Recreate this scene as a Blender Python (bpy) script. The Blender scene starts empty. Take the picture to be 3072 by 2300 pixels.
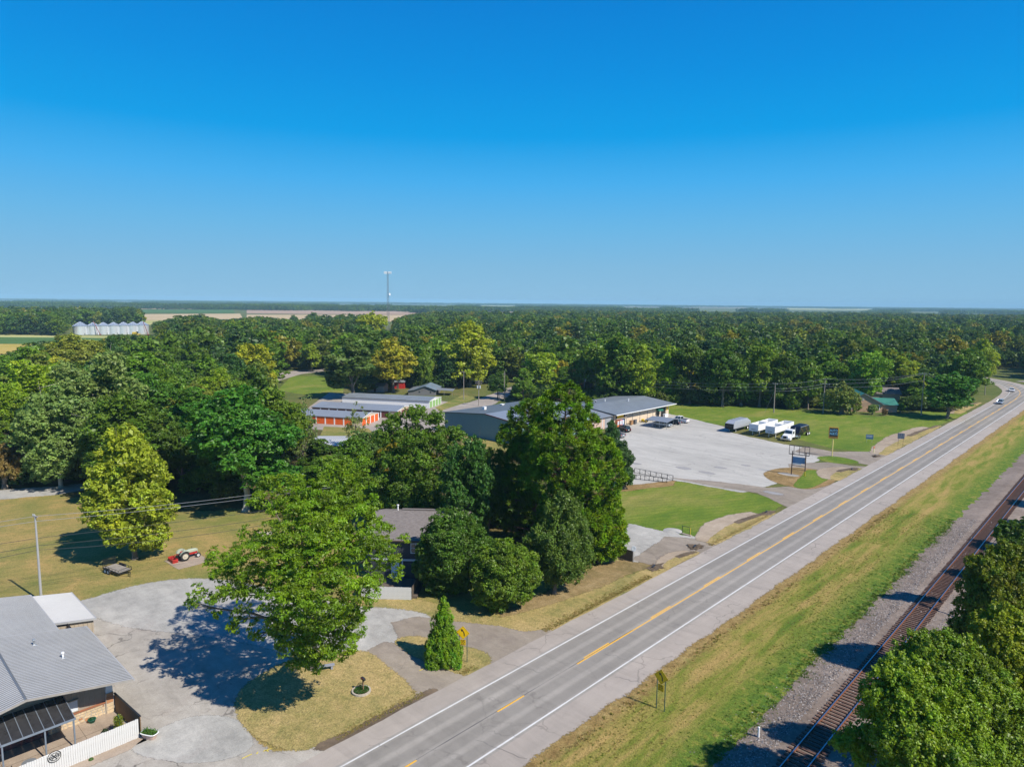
import bpy, math, random
import numpy as np
from mathutils import Vector, Matrix
random.seed(7)
C = bpy.context.scene.collection
PI = math.pi

# ------------------------------------------------------------------ camera
H = 35.0                                   # the drone hovers 35 m above the ground; +Y runs along the road, +X to the railway
YAW, PITCH, ROLL = math.radians(43.555), math.radians(6.75), math.radians(0.56)
FPX = 2048.0
_F = Vector((0, math.cos(PITCH), -math.sin(PITCH))); _R = Vector((1, 0, 0)); _U = _R.cross(_F)
_cr, _sr = math.cos(ROLL), math.sin(ROLL)
_RZ = Matrix.Rotation(YAW, 3, 'Z')
cF = _RZ @ _F; cR = _RZ @ (_R * _cr + _U * _sr); cU = _RZ @ (_U * _cr - _R * _sr)
cam = bpy.data.objects.new('camera', bpy.data.cameras.new('camera')); C.objects.link(cam)
cam.matrix_world = Matrix(((cR.x, cU.x, -cF.x, 0), (cR.y, cU.y, -cF.y, 0), (cR.z, cU.z, -cF.z, H), (0, 0, 0, 1)))
cam.data.sensor_width = 36; cam.data.lens = 36 * FPX / 3072
cam.data.clip_start = 0.5; cam.data.clip_end = 60000
bpy.context.scene.camera = cam

# ------------------------------------------------------------------ sky, sun, exposure
SUN_EL, SUN_DIR = math.radians(46), Vector((-0.992, -0.12))      # SUN_DIR: where shadows point on the ground
scn = bpy.context.scene
W = bpy.data.worlds.new('World'); scn.world = W; W.use_nodes = True
nt = W.node_tree; nt.nodes.clear()
out = nt.nodes.new('ShaderNodeOutputWorld'); bg = nt.nodes.new('ShaderNodeBackground')
sky = nt.nodes.new('ShaderNodeTexSky'); sky.sky_type = 'NISHITA'; sky.sun_disc = False
sky.sun_elevation = SUN_EL; sky.sun_rotation = math.atan2(-SUN_DIR.x, -SUN_DIR.y)
sky.air_density = 1.0; sky.dust_density = 0.4; sky.ozone_density = 2.5; sky.altitude = 100
tc = nt.nodes.new('ShaderNodeTexCoord'); sx = nt.nodes.new('ShaderNodeSeparateXYZ')
nt.links.new(tc.outputs['Generated'], sx.inputs[0])
rmp = nt.nodes.new('ShaderNodeValToRGB'); nt.links.new(sx.outputs['Z'], rmp.inputs[0])
def _lin(c): return tuple(((v / 255 + .055) / 1.055) ** 2.4 if v > 10 else v / 255 / 12.92 for v in c)
_st = [(0.0, (141, 189, 221)), (0.05, (128, 185, 222)), (0.105, (105, 182, 230)), (0.165, (70, 174, 238)), (0.225, (5, 158, 232)),
       (0.30, (2, 143, 224)), (0.40, (4, 126, 212)), (0.6, (6, 104, 190)), (1.0, (8, 84, 165))]
e = rmp.color_ramp.elements
while len(e) < len(_st): e.new(0.5)
for i, (p, c) in enumerate(_st): e[i].position = p; e[i].color = (*_lin(c), 1)
sc_ = nt.nodes.new('ShaderNodeVectorMath'); sc_.operation = 'SCALE'; sc_.inputs['Scale'].default_value = 7.9
nt.links.new(rmp.outputs[0], sc_.inputs[0])
mx = nt.nodes.new('ShaderNodeMix'); mx.data_type = 'RGBA'; mx.inputs['Factor'].default_value = 0.985
nt.links.new(sky.outputs[0], mx.inputs['A']); nt.links.new(sc_.outputs[0], mx.inputs['B'])
nt.links.new(mx.outputs['Result'], bg.inputs[0]); nt.links.new(bg.outputs[0], out.inputs[0])
bg.inputs[1].default_value = 0.1
sl = bpy.data.lights.new('sun', 'SUN'); sl.energy = 5.0; sl.angle = math.radians(0.55); sl.color = (1.0, 0.94, 0.84)
so = bpy.data.objects.new('sun', sl); C.objects.link(so)
_d = Vector((SUN_DIR.x, SUN_DIR.y, 0)).normalized() * math.cos(SUN_EL) - Vector((0, 0, math.sin(SUN_EL)))
so.rotation_euler = _d.to_track_quat('-Z', 'Y').to_euler(); so.location = (60, 0, 90)
scn.view_settings.view_transform = 'Standard'; scn.view_settings.look = 'None'
scn.view_settings.exposure = 0.35; scn.view_settings.gamma = 1.0; scn.view_settings.use_curve_mapping = False
scn.cycles.max_bounces = 6; scn.cycles.transparent_max_bounces = 8; scn.cycles.volume_bounces = 0
scn.cycles.diffuse_bounces = 3; scn.cycles.glossy_bounces = 3; scn.cycles.transmission_bounces = 4

# ------------------------------------------------------------------ places: a sight line of the photograph met with the ground (or height z)
def ray(px, py):
    return cF + cR * ((px - 1536) / FPX) + cU * ((1150 - py) / FPX)
def S(px, py, z=0.0):
    d = ray(px, py); t = (H - z) / -d.z
    return Vector((d.x * t, d.y * t, z))
def Fv(x, y, z=0.0): return S(x * 1.38879, y * 1.38879, z)
def atd(px, py, base, dd=0.0):
    """point on the sight line standing dd metres behind `base` (measured along the view)"""
    d = ray(px, py); h = Vector((cF.x, cF.y)).normalized()
    D = base.x * h.x + base.y * h.y + dd
    t = D / (d.x * h.x + d.y * h.y)
    return Vector((d.x * t, d.y * t, H + d.z * t))
def hgt(px, py, base): return atd(px, py, base).z
def proj(p):
    v = Vector(p) - Vector((0, 0, H)); k = v.dot(cF)
    return (1536 + FPX * v.dot(cR) / k, 1150 - FPX * v.dot(cU) / k, k)

# ------------------------------------------------------------------ materials
MATS = {}
def nodes(name):
    m = bpy.data.materials.new(name); m.use_nodes = True
    n = m.node_tree.nodes; n.clear(); MATS[name] = m
    return m, n, m.node_tree.links
def noise(n, l, vec, scale, detail=4, rough=0.55, dist=0.0):
    t = n.new('ShaderNodeTexNoise'); t.inputs['Scale'].default_value = scale; t.inputs['Detail'].default_value = detail
    t.inputs['Roughness'].default_value = rough; t.inputs['Distortion'].default_value = dist
    l.new(vec, t.inputs['Vector']); return t.outputs['Fac']
def ramp(n, l, fac, stops):
    r = n.new('ShaderNodeValToRGB'); e = r.color_ramp.elements
    while len(e) < len(stops): e.new(0.5)
    for i, (p, c) in enumerate(stops):
        e[i].position = p; e[i].color = (c, c, c, 1) if isinstance(c, (int, float)) else (*c, 1)
    l.new(fac, r.inputs[0]); return r.outputs[0]
def mix(n, l, f, a, b, mode='MIX'):
    x = n.new('ShaderNodeMix'); x.data_type = 'RGBA'; x.blend_type = mode
    for s, v in (('Factor', f), ('A', a), ('B', b)):
        if isinstance(v, (int, float)): x.inputs[s].default_value = v if s == 'Factor' else (v, v, v, 1)
        elif isinstance(v, tuple): x.inputs[s].default_value = (*v, 1)
        else: l.new(v, x.inputs[s])
    return x.outputs['Result']
def mapv(n, l, coord='Object', scale=(1, 1, 1), rz=0):
    if coord == 'Position':
        g = n.new('ShaderNodeNewGeometry').outputs['Position']
    else:
        g = n.new('ShaderNodeTexCoord').outputs[coord]
    m = n.new('ShaderNodeMapping'); m.inputs['Scale'].default_value = scale; m.inputs['Rotation'].default_value = (0, 0, rz)
    l.new(g, m.inputs[0]); return m.outputs[0]
def finish(m, n, l, col, rough=0.8, metal=0.0, bump=None, bs=0.3, bd=0.02, spec=0.5, extra=None, fade=False):
    b = n.new('ShaderNodeBsdfPrincipled'); o = n.new('ShaderNodeOutputMaterial')
    if isinstance(col, tuple): b.inputs['Base Color'].default_value = (*col, 1)
    else: l.new(col, b.inputs['Base Color'])
    if isinstance(rough, (int, float)): b.inputs['Roughness'].default_value = rough
    else: l.new(rough, b.inputs['Roughness'])
    b.inputs['Metallic'].default_value = metal; b.inputs['Specular IOR Level'].default_value = spec
    if bump is not None:
        u = n.new('ShaderNodeBump'); u.inputs['Strength'].default_value = bs; u.inputs['Distance'].default_value = bd
        l.new(bump, u.inputs['Height']); l.new(u.outputs[0], b.inputs['Normal'])
    if extra:
        for k, v in extra.items(): b.inputs[k].default_value = v
    if fade:      # ragged rim: the 'edge' attribute runs 0 (solid) to 1 (outside of the rim)
        a = n.new('ShaderNodeAttribute'); a.attribute_name = 'edge'
        w = mapv(n, l, 'Position'); f1 = noise(n, l, w, 3.2, 6, 0.75)
        q = n.new('ShaderNodeMath'); q.operation = 'MULTIPLY_ADD'; q.inputs[1].default_value = 2.4; q.inputs[2].default_value = -0.35; l.new(f1, q.inputs[0])
        e = n.new('ShaderNodeMath'); e.operation = 'MULTIPLY_ADD'; e.inputs[1].default_value = -1.7; l.new(a.outputs['Fac'], e.inputs[0]); l.new(q.outputs[0], e.inputs[2])
        r = n.new('ShaderNodeMapRange'); r.inputs['From Min'].default_value = -0.2; r.inputs['From Max'].default_value = 0.1; l.new(e.outputs[0], r.inputs['Value'])
        t = n.new('ShaderNodeBsdfTransparent'); x = n.new('ShaderNodeMixShader'); l.new(r.outputs[0], x.inputs[0]); l.new(t.outputs[0], x.inputs[1]); l.new(b.outputs[0], x.inputs[2]); l.new(x.outputs[0], o.inputs[0])
        return m
    l.new(b.outputs[0], o.inputs[0]); return m
def P(name, col, rough=0.7, metal=0.0, var=0.18, scale=1.5, fine=18, bump=0.15, spec=0.5, dirt=None):
    """everyday painted / wooden / metal surface: base colour with soft wear at two scales"""
    if name in MATS: return MATS[name]
    m, n, l = nodes(name); v = mapv(n, l)
    a = noise(n, l, v, scale, 5); b = noise(n, l, v, fine, 3)
    lo = tuple(c * (1 - var) for c in col); hi = tuple(min(1, c * (1 + var)) for c in col)
    c1 = ramp(n, l, a, [(0.3, lo), (0.7, hi)])
    c2 = mix(n, l, 0.35, c1, ramp(n, l, b, [(0.3, tuple(c * (1 - var * 1.3) for c in col)), (0.7, hi)]))
    if dirt:
        f = ramp(n, l, noise(n, l, v, scale * 0.7, 6, 0.7, 0.6), [(0.52, 0.0), (0.72, 0.75)])
        c2 = mix(n, l, f, c2, dirt)
    return finish(m, n, l, c2, rough, metal, b, bump, 0.02, spec)
def stretched(name, col, scale, rough=0.7, metal=0.0, var=0.25, bump=0.3, dirt=None):
    if name in MATS: return MATS[name]
    m, n, l = nodes(name); v = mapv(n, l, 'Object', scale)
    a = noise(n, l, v, 1.0, 6, 0.65); lo = tuple(c * (1 - var) for c in col); hi = tuple(min(1, c * (1 + var)) for c in col)
    c = ramp(n, l, a, [(0.3, lo), (0.5, col), (0.7, hi)])
    if dirt:
        w = mapv(n, l); f = ramp(n, l, noise(n, l, w, 0.5, 6, 0.7), [(0.5, 0.0), (0.72, 0.6)]); c = mix(n, l, f, c, dirt)
    return finish(m, n, l, c, rough, metal, a, bump, 0.02)
def glass(name='window_glass', col=(0.02, 0.03, 0.035), rough=0.06):
    if name in MATS: return MATS[name]
    m, n, l = nodes(name); v = mapv(n, l); a = noise(n, l, v, 2.0, 2)
    return finish(m, n, l, ramp(n, l, a, [(0.3, col), (0.7, tuple(c * 1.6 for c in col))]), rough, 0.0, None, spec=0.8)
def leafmat(name, trans=0.3, gloss=0.010, fixed=None):
    """leaves: colour of the tree (object colour) varied by the clump tint stored on the mesh"""
    m, n, l = nodes(name)
    oi = n.new('ShaderNodeObjectInfo'); at = n.new('ShaderNodeAttribute'); at.attribute_name = 'tint'
    sp = n.new('ShaderNodeSeparateColor'); l.new(at.outputs['Color'], sp.inputs[0])
    hs = n.new('ShaderNodeHueSaturation')
    if fixed: hs.inputs['Color'].default_value = (*fixed, 1)
    else: l.new(oi.outputs['Color'], hs.inputs['Color'])
    l.new(sp.outputs[0], hs.inputs['Hue']); l.new(sp.outputs[1], hs.inputs['Value'])
    d = n.new('ShaderNodeBsdfDiffuse'); t = n.new('ShaderNodeBsdfTranslucent'); g = n.new('ShaderNodeBsdfGlossy'); g.inputs['Roughness'].default_value = 0.5
    hy = n.new('ShaderNodeHueSaturation'); hy.inputs['Hue'].default_value = 0.485; hy.inputs['Value'].default_value = 1.5; l.new(hs.outputs[0], hy.inputs['Color'])
    l.new(hs.outputs[0], d.inputs[0]); l.new(hy.outputs[0], t.inputs[0])
    a = n.new('ShaderNodeMixShader'); a.inputs[0].default_value = trans; l.new(d.outputs[0], a.inputs[1]); l.new(t.outputs[0], a.inputs[2])
    b = n.new('ShaderNodeMixShader'); b.inputs[0].default_value = gloss; l.new(a.outputs[0], b.inputs[1]); l.new(g.outputs[0], b.inputs[2])
    o = n.new('ShaderNodeOutputMaterial'); l.new(b.outputs[0], o.inputs[0]); return m

# ------------------------------------------------------------------ mesh building
class MB:
    def __init__(s): s.v = []; s.f = []
    def add(s, vs, fs, M=None):
        k = len(s.v)
        s.v += [tuple(M @ Vector(p)) for p in vs] if M is not None else [tuple(p) for p in vs]
        s.f += [tuple(i + k for i in f) for f in fs]; return s
    def box(s, x0, x1, y0, y1, z0, z1, M=None):
        return s.add([(x0, y0, z0), (x1, y0, z0), (x1, y1, z0), (x0, y1, z0), (x0, y0, z1), (x1, y0, z1), (x1, y1, z1), (x0, y1, z1)],
                     [(0, 3, 2, 1), (4, 5, 6, 7), (0, 1, 5, 4), (1, 2, 6, 5), (2, 3, 7, 6), (3, 0, 4, 7)], M)
    def cb(s, c, d, M=None):
        return s.box(c[0] - d[0] / 2, c[0] + d[0] / 2, c[1] - d[1] / 2, c[1] + d[1] / 2, c[2] - d[2] / 2, c[2] + d[2] / 2, M)
    def tube(s, a, b, r, r2=None, n=8, caps=True):
        a = Vector(a); b = Vector(b); r2 = r if r2 is None else r2
        d = (b - a).normalized(); u = d.orthogonal().normalized(); w = d.cross(u)
        vs = [a + (u * math.cos(2 * PI * i / n) + w * math.sin(2 * PI * i / n)) * r for i in range(n)]
        vs += [b + (u * math.cos(2 * PI * i / n) + w * math.sin(2 * PI * i / n)) * r2 for i in range(n)]
        fs = [(i, (i + 1) % n, n + (i + 1) % n, n + i) for i in range(n)]
        if caps: fs += [tuple(reversed(range(n))), tuple(range(n, 2 * n))]
        return s.add(vs, fs)
    def path(s, pts, r, n=5):
        for a, b in zip(pts[:-1], pts[1:]): s.tube(a, b, r, r, n, False)
        return s
    def ext(s, prof, y0, y1, M=None, inset=None):
        """side profile (x,z) pushed from y0 to y1"""
        k = len(prof); vs = [(x, y0, z) for x, z in prof] + [(x, y1, z) for x, z in prof]
        fs = [tuple(range(k)), tuple(reversed(range(k, 2 * k)))] + [(i, i + k, (i + 1) % k + k, (i + 1) % k) for i in range(k)]
        return s.add(vs, fs, M)
    def prism(s, poly, z0, z1, M=None):
        k = len(poly); vs = [(p[0], p[1], z0) for p in poly] + [(p[0], p[1], z1) for p in poly]
        fs = [tuple(reversed(range(k))), tuple(range(k, 2 * k))] + [(i, (i + 1) % k, (i + 1) % k + k, i + k) for i in range(k)]
        return s.add(vs, fs, M)
    def lathe(s, prof, n=12, M=None):
        vs = [(r * math.cos(2 * PI * i / n), r * math.sin(2 * PI * i / n), z) for r, z in prof for i in range(n)]
        fs = [(j * n + i, j * n + (i + 1) % n, (j + 1) * n + (i + 1) % n, (j + 1) * n + i) for j in range(len(prof) - 1) for i in range(n)]
        return s.add(vs, fs, M)
    def mesh(s, name):
        me = bpy.data.meshes.new(name); me.from_pydata(s.v, [], s.f); me.update(); return me
    mi = None
    def build(s, name, mat, parent=None, smooth=False, bevel=0):
        me = s.mesh(name); me.materials.append(mat)
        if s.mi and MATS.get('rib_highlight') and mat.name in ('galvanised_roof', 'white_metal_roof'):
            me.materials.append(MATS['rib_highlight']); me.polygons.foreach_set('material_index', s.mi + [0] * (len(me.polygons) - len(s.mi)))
        if smooth:
            me.polygons.foreach_set('use_smooth', [True] * len(me.polygons))
        o = bpy.data.objects.new(name, me); C.objects.link(o)
        if parent is not None: o.parent = parent
        if bevel:
            b = o.modifiers.new('bevel', 'BEVEL'); b.width = bevel; b.segments = 2; b.limit_method = 'ANGLE'; b.angle_limit = 0.6
        return o
def tag(o, label=None, cat=None, group=None, kind=None):
    if label: o['label'] = label
    if cat: o['category'] = cat
    if group: o['group'] = group
    if kind: o['kind'] = kind
    return o
def thing(name, label, cat, loc=(0, 0, 0), rz=0.0, group=None):
    o = bpy.data.objects.new(name, None); C.objects.link(o); o.location = loc; o.rotation_euler = (0, 0, rz)
    o.empty_display_size = 0.2
    return tag(o, label, cat, group)
def copy_tree(o, parent=None):
    c = o.copy(); C.objects.link(c); c.parent = parent
    for ch in list(o.children): copy_tree(ch, c)
    return c
def inst(name, mesh, parent, loc=(0, 0, 0), rz=0.0, scale=None):
    o = bpy.data.objects.new(name, mesh); C.objects.link(o); o.parent = parent; o.location = loc; o.rotation_euler = (0, 0, rz)
    if scale: o.scale = scale
    return o
def Tm(loc=(0, 0, 0), rx=0, ry=0, rz=0):
    return Matrix.Translation(loc) @ Matrix.Rotation(rz, 4, 'Z') @ Matrix.Rotation(ry, 4, 'Y') @ Matrix.Rotation(rx, 4, 'X')
def text_mesh(body, size, mat, parent, M, name='lettering', depth=0.01, sx=1.0, spacing=1.0):
    cu = bpy.data.curves.new('t', 'FONT'); cu.body = body; cu.size = size; cu.extrude = depth; cu.align_x = 'CENTER'; cu.align_y = 'CENTER'
    cu.space_line = spacing; cu.resolution_u = 3; cu.offset = size * 0.012
    t = bpy.data.objects.new('t', cu); C.objects.link(t); bpy.context.view_layer.update()
    me = bpy.data.meshes.new_from_object(t.evaluated_get(bpy.context.evaluated_depsgraph_get()))
    bpy.data.objects.remove(t); me.name = name; me.materials.clear(); me.materials.append(mat)
    o = bpy.data.objects.new(name, me); C.objects.link(o); o.parent = parent; o.matrix_local = M @ Matrix.Diagonal((sx, 1, 1, 1)); return o
# ------------------------------------------------------------------ ground
def grass(name, c_g, c_y, c_t, big=0.06, mid=0.5, stretch=(1, 1, 1), bias=0.0, fine=7.0, amt=1.0, mow=0.0):
    """lawn: green, yellow-green and dry tan mixed at several scales, blades as fine relief"""
    m, n, l = nodes(name); v = mapv(n, l, 'Position', stretch); w = mapv(n, l, 'Position')
    a = noise(n, l, v, big, 5, 0.6, 0.4); b = noise(n, l, v, mid, 5, 0.65, 0.3); c = noise(n, l, w, fine, 3, 0.7); d = noise(n, l, w, 2.1, 4, 0.7)
    base = ramp(n, l, a, [(0.36 + bias, c_g), (0.5 + bias, c_y), (0.64 + bias, c_t)])
    second = ramp(n, l, b, [(0.32 + bias, c_g), (0.52 + bias, c_y), (0.68 + bias, c_t)])
    x = mix(n, l, 0.5, base, second)
    x = mix(n, l, ramp(n, l, d, [(0.45, 0.0), (0.75, 0.5 * amt)]), x, tuple(k * 0.62 for k in c_g))
    x = mix(n, l, 1.0, x, ramp(n, l, c, [(0.22, 0.5), (0.5, 0.96), (0.78, 1.42)]), 'MULTIPLY')
    if mow:       # faint mower passes
        mv = mapv(n, l, 'Position', (1, 1, 1), .5); wv = n.new('ShaderNodeTexWave'); wv.inputs['Scale'].default_value = .22; wv.inputs['Distortion'].default_value = 2.5; wv.inputs['Detail'].default_value = 3; wv.inputs['Detail Scale'].default_value = .6
        l.new(mv, wv.inputs['Vector']); x = mix(n, l, 1.0, x, ramp(n, l, wv.outputs['Fac'], [(.2, 1 - mow), (.8, 1 + mow)]), 'MULTIPLY')
    return finish(m, n, l, x, 0.95, 0, c, 0.9, 0.12, 0.15, fade=True)
g_far = grass('meadow_grass', (0.06, 0.10, 0.022), (0.12, 0.14, 0.035), (0.20, 0.16, 0.06), 0.02, 0.2)
g_yard = grass('yard_grass', (0.105, 0.165, 0.030), (0.26, 0.225, 0.070), (0.46, 0.30, 0.115), 0.035, 0.22, bias=-0.01, mow=.03)
g_dry = grass('dry_grass', (0.15, 0.17, 0.05), (0.34, 0.27, 0.10), (0.47, 0.34, 0.15), 0.12, 0.6, bias=-0.04)
g_lawn = grass('green_lawn', (0.082, 0.152, 0.016), (0.165, 0.218, 0.026), (0.31, 0.255, 0.078), 0.07, 0.4, (1, 0.45, 1), bias=0.03, mow=.045)
def verge_mat():
    """roadside grass: dry fringe by the shoulder, mown yellow-green in the middle, lusher towards the ballast"""
    m, n, l = nodes('verge_grass'); w = mapv(n, l, 'Position'); v = mapv(n, l, 'Position', (1, .14, 1)); sxyz = n.new('ShaderNodeSeparateXYZ'); l.new(w, sxyz.inputs[0])
    a = noise(n, l, v, .55, 6, .65, .3); b = noise(n, l, w, .9, 6, .7); c = noise(n, l, w, 7.5, 3, .75); d = noise(n, l, w, 2.3, 4, .7)
    def band(c0, wid, amp):       # 0..1 across the strip, its border wandering with noise
        q = n.new('ShaderNodeMath'); q.operation = 'MULTIPLY_ADD'; q.inputs[1].default_value = amp; l.new(b, q.inputs[0]); l.new(sxyz.outputs[0], q.inputs[2])
        r = n.new('ShaderNodeMapRange'); r.interpolation_type = 'SMOOTHSTEP'; r.inputs['From Min'].default_value = c0 - wid + amp * .5; r.inputs['From Max'].default_value = c0 + wid + amp * .5; l.new(q.outputs[0], r.inputs['Value']); return r.outputs[0]
    dry = ramp(n, l, b, [(.3, (.20, .125, .045)), (.5, (.33, .225, .085)), (.7, (.42, .31, .13))])
    mid = ramp(n, l, a, [(.31, (.10, .165, .022)), (.43, (.19, .215, .034)), (.53, (.30, .255, .065)), (.65, (.41, .285, .10))])
    lush = ramp(n, l, b, [(.33, (.055, .125, .018)), (.48, (.11, .185, .024)), (.60, (.22, .235, .04)), (.72, (.33, .25, .09))])
    x = mix(n, l, band(-30.9, .7, 2.2), dry, mid); x = mix(n, l, band(-25.2, 1.6, 5.0), x, lush)
    x = mix(n, l, ramp(n, l, d, [(.5, 0.0), (.78, .55)]), x, (.05, .085, .014))
    x = mix(n, l, 1.0, x, ramp(n, l, c, [(.2, .42), (.5, .95), (.8, 1.5)]), 'MULTIPLY')
    return finish(m, n, l, x, .95, 0, c, 1.0, .15, .1, fade=True)
g_verge = verge_mat()
g_rail = grass('lush_grass', (0.04, 0.115, 0.014), (0.09, 0.18, 0.018), (0.22, 0.22, 0.05), 0.2, 0.9, (1, 0.5, 1), bias=0.04)
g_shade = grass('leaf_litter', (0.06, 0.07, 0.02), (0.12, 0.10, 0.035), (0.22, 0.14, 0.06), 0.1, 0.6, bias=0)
g_brown = grass('brown_weeds', (0.17, 0.12, 0.045), (0.29, 0.19, 0.08), (0.42, 0.29, 0.14), 0.3, 1.2, bias=0)
def stony(name, lo, hi, scale=2.5, stain=(0.2, 0.18, 0.16), st=(0.55, 0.75, 0.5), speck=14.0, rough=0.95, stretch=(1, 1, 1), crack=0.0, bs=0.5, big=0.09, lanes=False):
    m, n, l = nodes(name); v = mapv(n, l, 'Position', stretch); w = mapv(n, l, 'Position')
    a = noise(n, l, v, big, 6, 0.6, 0.5); b = noise(n, l, v, scale * 0.25, 6, 0.7); c = noise(n, l, w, speck, 3, 0.8)
    x = mix(n, l, 0.5, ramp(n, l, a, [(0.40, lo), (0.60, hi)]), ramp(n, l, b, [(0.36, lo), (0.64, hi)]))
    x = mix(n, l, ramp(n, l, noise(n, l, v, big * 2.3, 7, 0.75, 1.0), [(st[0], 0.0), (st[1], st[2])]), x, stain)
    x = mix(n, l, 1.0, x, ramp(n, l, c, [(0.2, 0.74), (0.5, 1.0), (0.8, 1.22)]), 'MULTIPLY')
    sv = mapv(n, l, 'Position', (.22, 1.6, 1), .9)
    x = mix(n, l, 1.0, x, ramp(n, l, noise(n, l, sv, .35, 5, .65, 1.2), [(.32, .90), (.5, 1.0), (.68, 1.07)]), 'MULTIPLY')
    if crack:
        vo = n.new('ShaderNodeTexVoronoi'); vo.feature = 'DISTANCE_TO_EDGE'; vo.inputs['Scale'].default_value = 0.16
        ds = n.new('ShaderNodeVectorMath'); ds.operation = 'ADD'
        nn = n.new('ShaderNodeTexNoise'); nn.inputs['Scale'].default_value = 0.5; nn.inputs['Detail'].default_value = 6; l.new(w, nn.inputs['Vector'])
        sc2 = n.new('ShaderNodeVectorMath'); sc2.operation = 'SCALE'; sc2.inputs['Scale'].default_value = 3.0; l.new(nn.outputs['Color'], sc2.inputs[0])
        l.new(w, ds.inputs[0]); l.new(sc2.outputs[0], ds.inputs[1]); l.new(ds.outputs[0], vo.inputs['Vector'])
        k = ramp(n, l, vo.outputs['Distance'], [(0.0, 1.0), (0.006, 0.8), (0.014, 0.0)])
        k = mix(n, l, 1.0, k, ramp(n, l, noise(n, l, w, 0.12, 3), [(0.46, 0.0), (0.56, 1.0)]), 'MULTIPLY')
        x = mix(n, l, mix(n, l, 1.0, k, crack, 'MULTIPLY'), x, (0.07, 0.06, 0.055))
    if lanes:      # tyre-polished wheel paths along the lanes
        sx_ = n.new('ShaderNodeSeparateXYZ'); l.new(w, sx_.inputs[0]); q = n.new('ShaderNodeMath'); q.operation = 'MULTIPLY_ADD'; q.inputs[1].default_value = 3.59; q.inputs[2].default_value = 38.7 * 3.59; l.new(sx_.outputs[0], q.inputs[0])
        c_ = n.new('ShaderNodeMath'); c_.operation = 'COSINE'; l.new(q.outputs[0], c_.inputs[0]); x = mix(n, l, 1.0, x, ramp(n, l, c_.outputs[0], [(0.0, .88), (.9, 1.1)]), 'MULTIPLY')
    return finish(m, n, l, x, rough, 0, c, bs, 0.03, 0.25, fade=True)
m_asph = stony('road_asphalt', (0.235, 0.216, 0.191), (0.305, 0.280, 0.248), 2.5, (0.19, 0.185, 0.19), (0.55, 0.8, 0.35), 20, 0.9, (1, 0.2, 1), crack=0.25, lanes=True)
m_should = stony('shoulder_asphalt', (0.300, 0.264, 0.229), (0.380, 0.331, 0.288), 2.5, (0.34, 0.325, 0.32), (0.55, 0.8, 0.4), 18, 0.95, (1, 0.3, 1), crack=0.4)
m_drive = stony('driveway_asphalt', (.205,.170,.132), (.315,.268,.214), 2.5, (0.20, 0.16, 0.14), (0.5, 0.75, 0.6), 12, 0.95, crack=0.3)
m_gravel = stony('white_gravel', (0.270, 0.261, 0.238), (0.440, 0.419, 0.378), 3, (0.33, 0.29, 0.26), (0.56, 0.76, 0.55), 9, 0.95)
m_oldlot = stony('cracked_lot', (0.285, 0.258, 0.220), (0.420, 0.384, 0.332), 3, (0.32, 0.27, 0.23), (0.55, 0.78, 0.6), 11, 0.95, crack=0.75)
m_biglot = stony('store_lot', (0.350, 0.333, 0.300), (0.455, 0.433, 0.391), 2, (0.38, 0.37, 0.37), (0.6, 0.8, 0.5), 7, 0.95, (0.4, 1, 1), crack=0.35)
m_ballast = stony('ballast_stone', (.155,.118,.092), (.27,.218,.180), 5, (0.20, 0.14, 0.10), (0.55, 0.75, 0.5), 4.5, 0.95, bs=1.0)
m_sand = stony('eroded_sand', (.26,.20,.14), (.40,.325,.245), 3, (0.27, 0.20, 0.12), (0.5, 0.7, 0.6), 6, 0.95, (1, 0.4, 1), bs=0.8)
m_soil = stony('dark_silt', (0.085, 0.062, 0.04), (0.19, 0.14, 0.095), 4, (0.05, 0.04, 0.03), (0.5, 0.7, 0.6), 5, 0.95, bs=0.9)
m_conc = stony('old_concrete', (0.290, 0.225, 0.170), (0.400, 0.325, 0.255), 3, (0.27, 0.22, 0.17), (0.5, 0.75, 0.5), 10, 0.9)
m_town = stony('town_road', (0.272, 0.236, 0.204), (0.368, 0.323, 0.277), 2, (0.27, 0.23, 0.2), (0.5, 0.75, 0.5), 5, 0.95)

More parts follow.
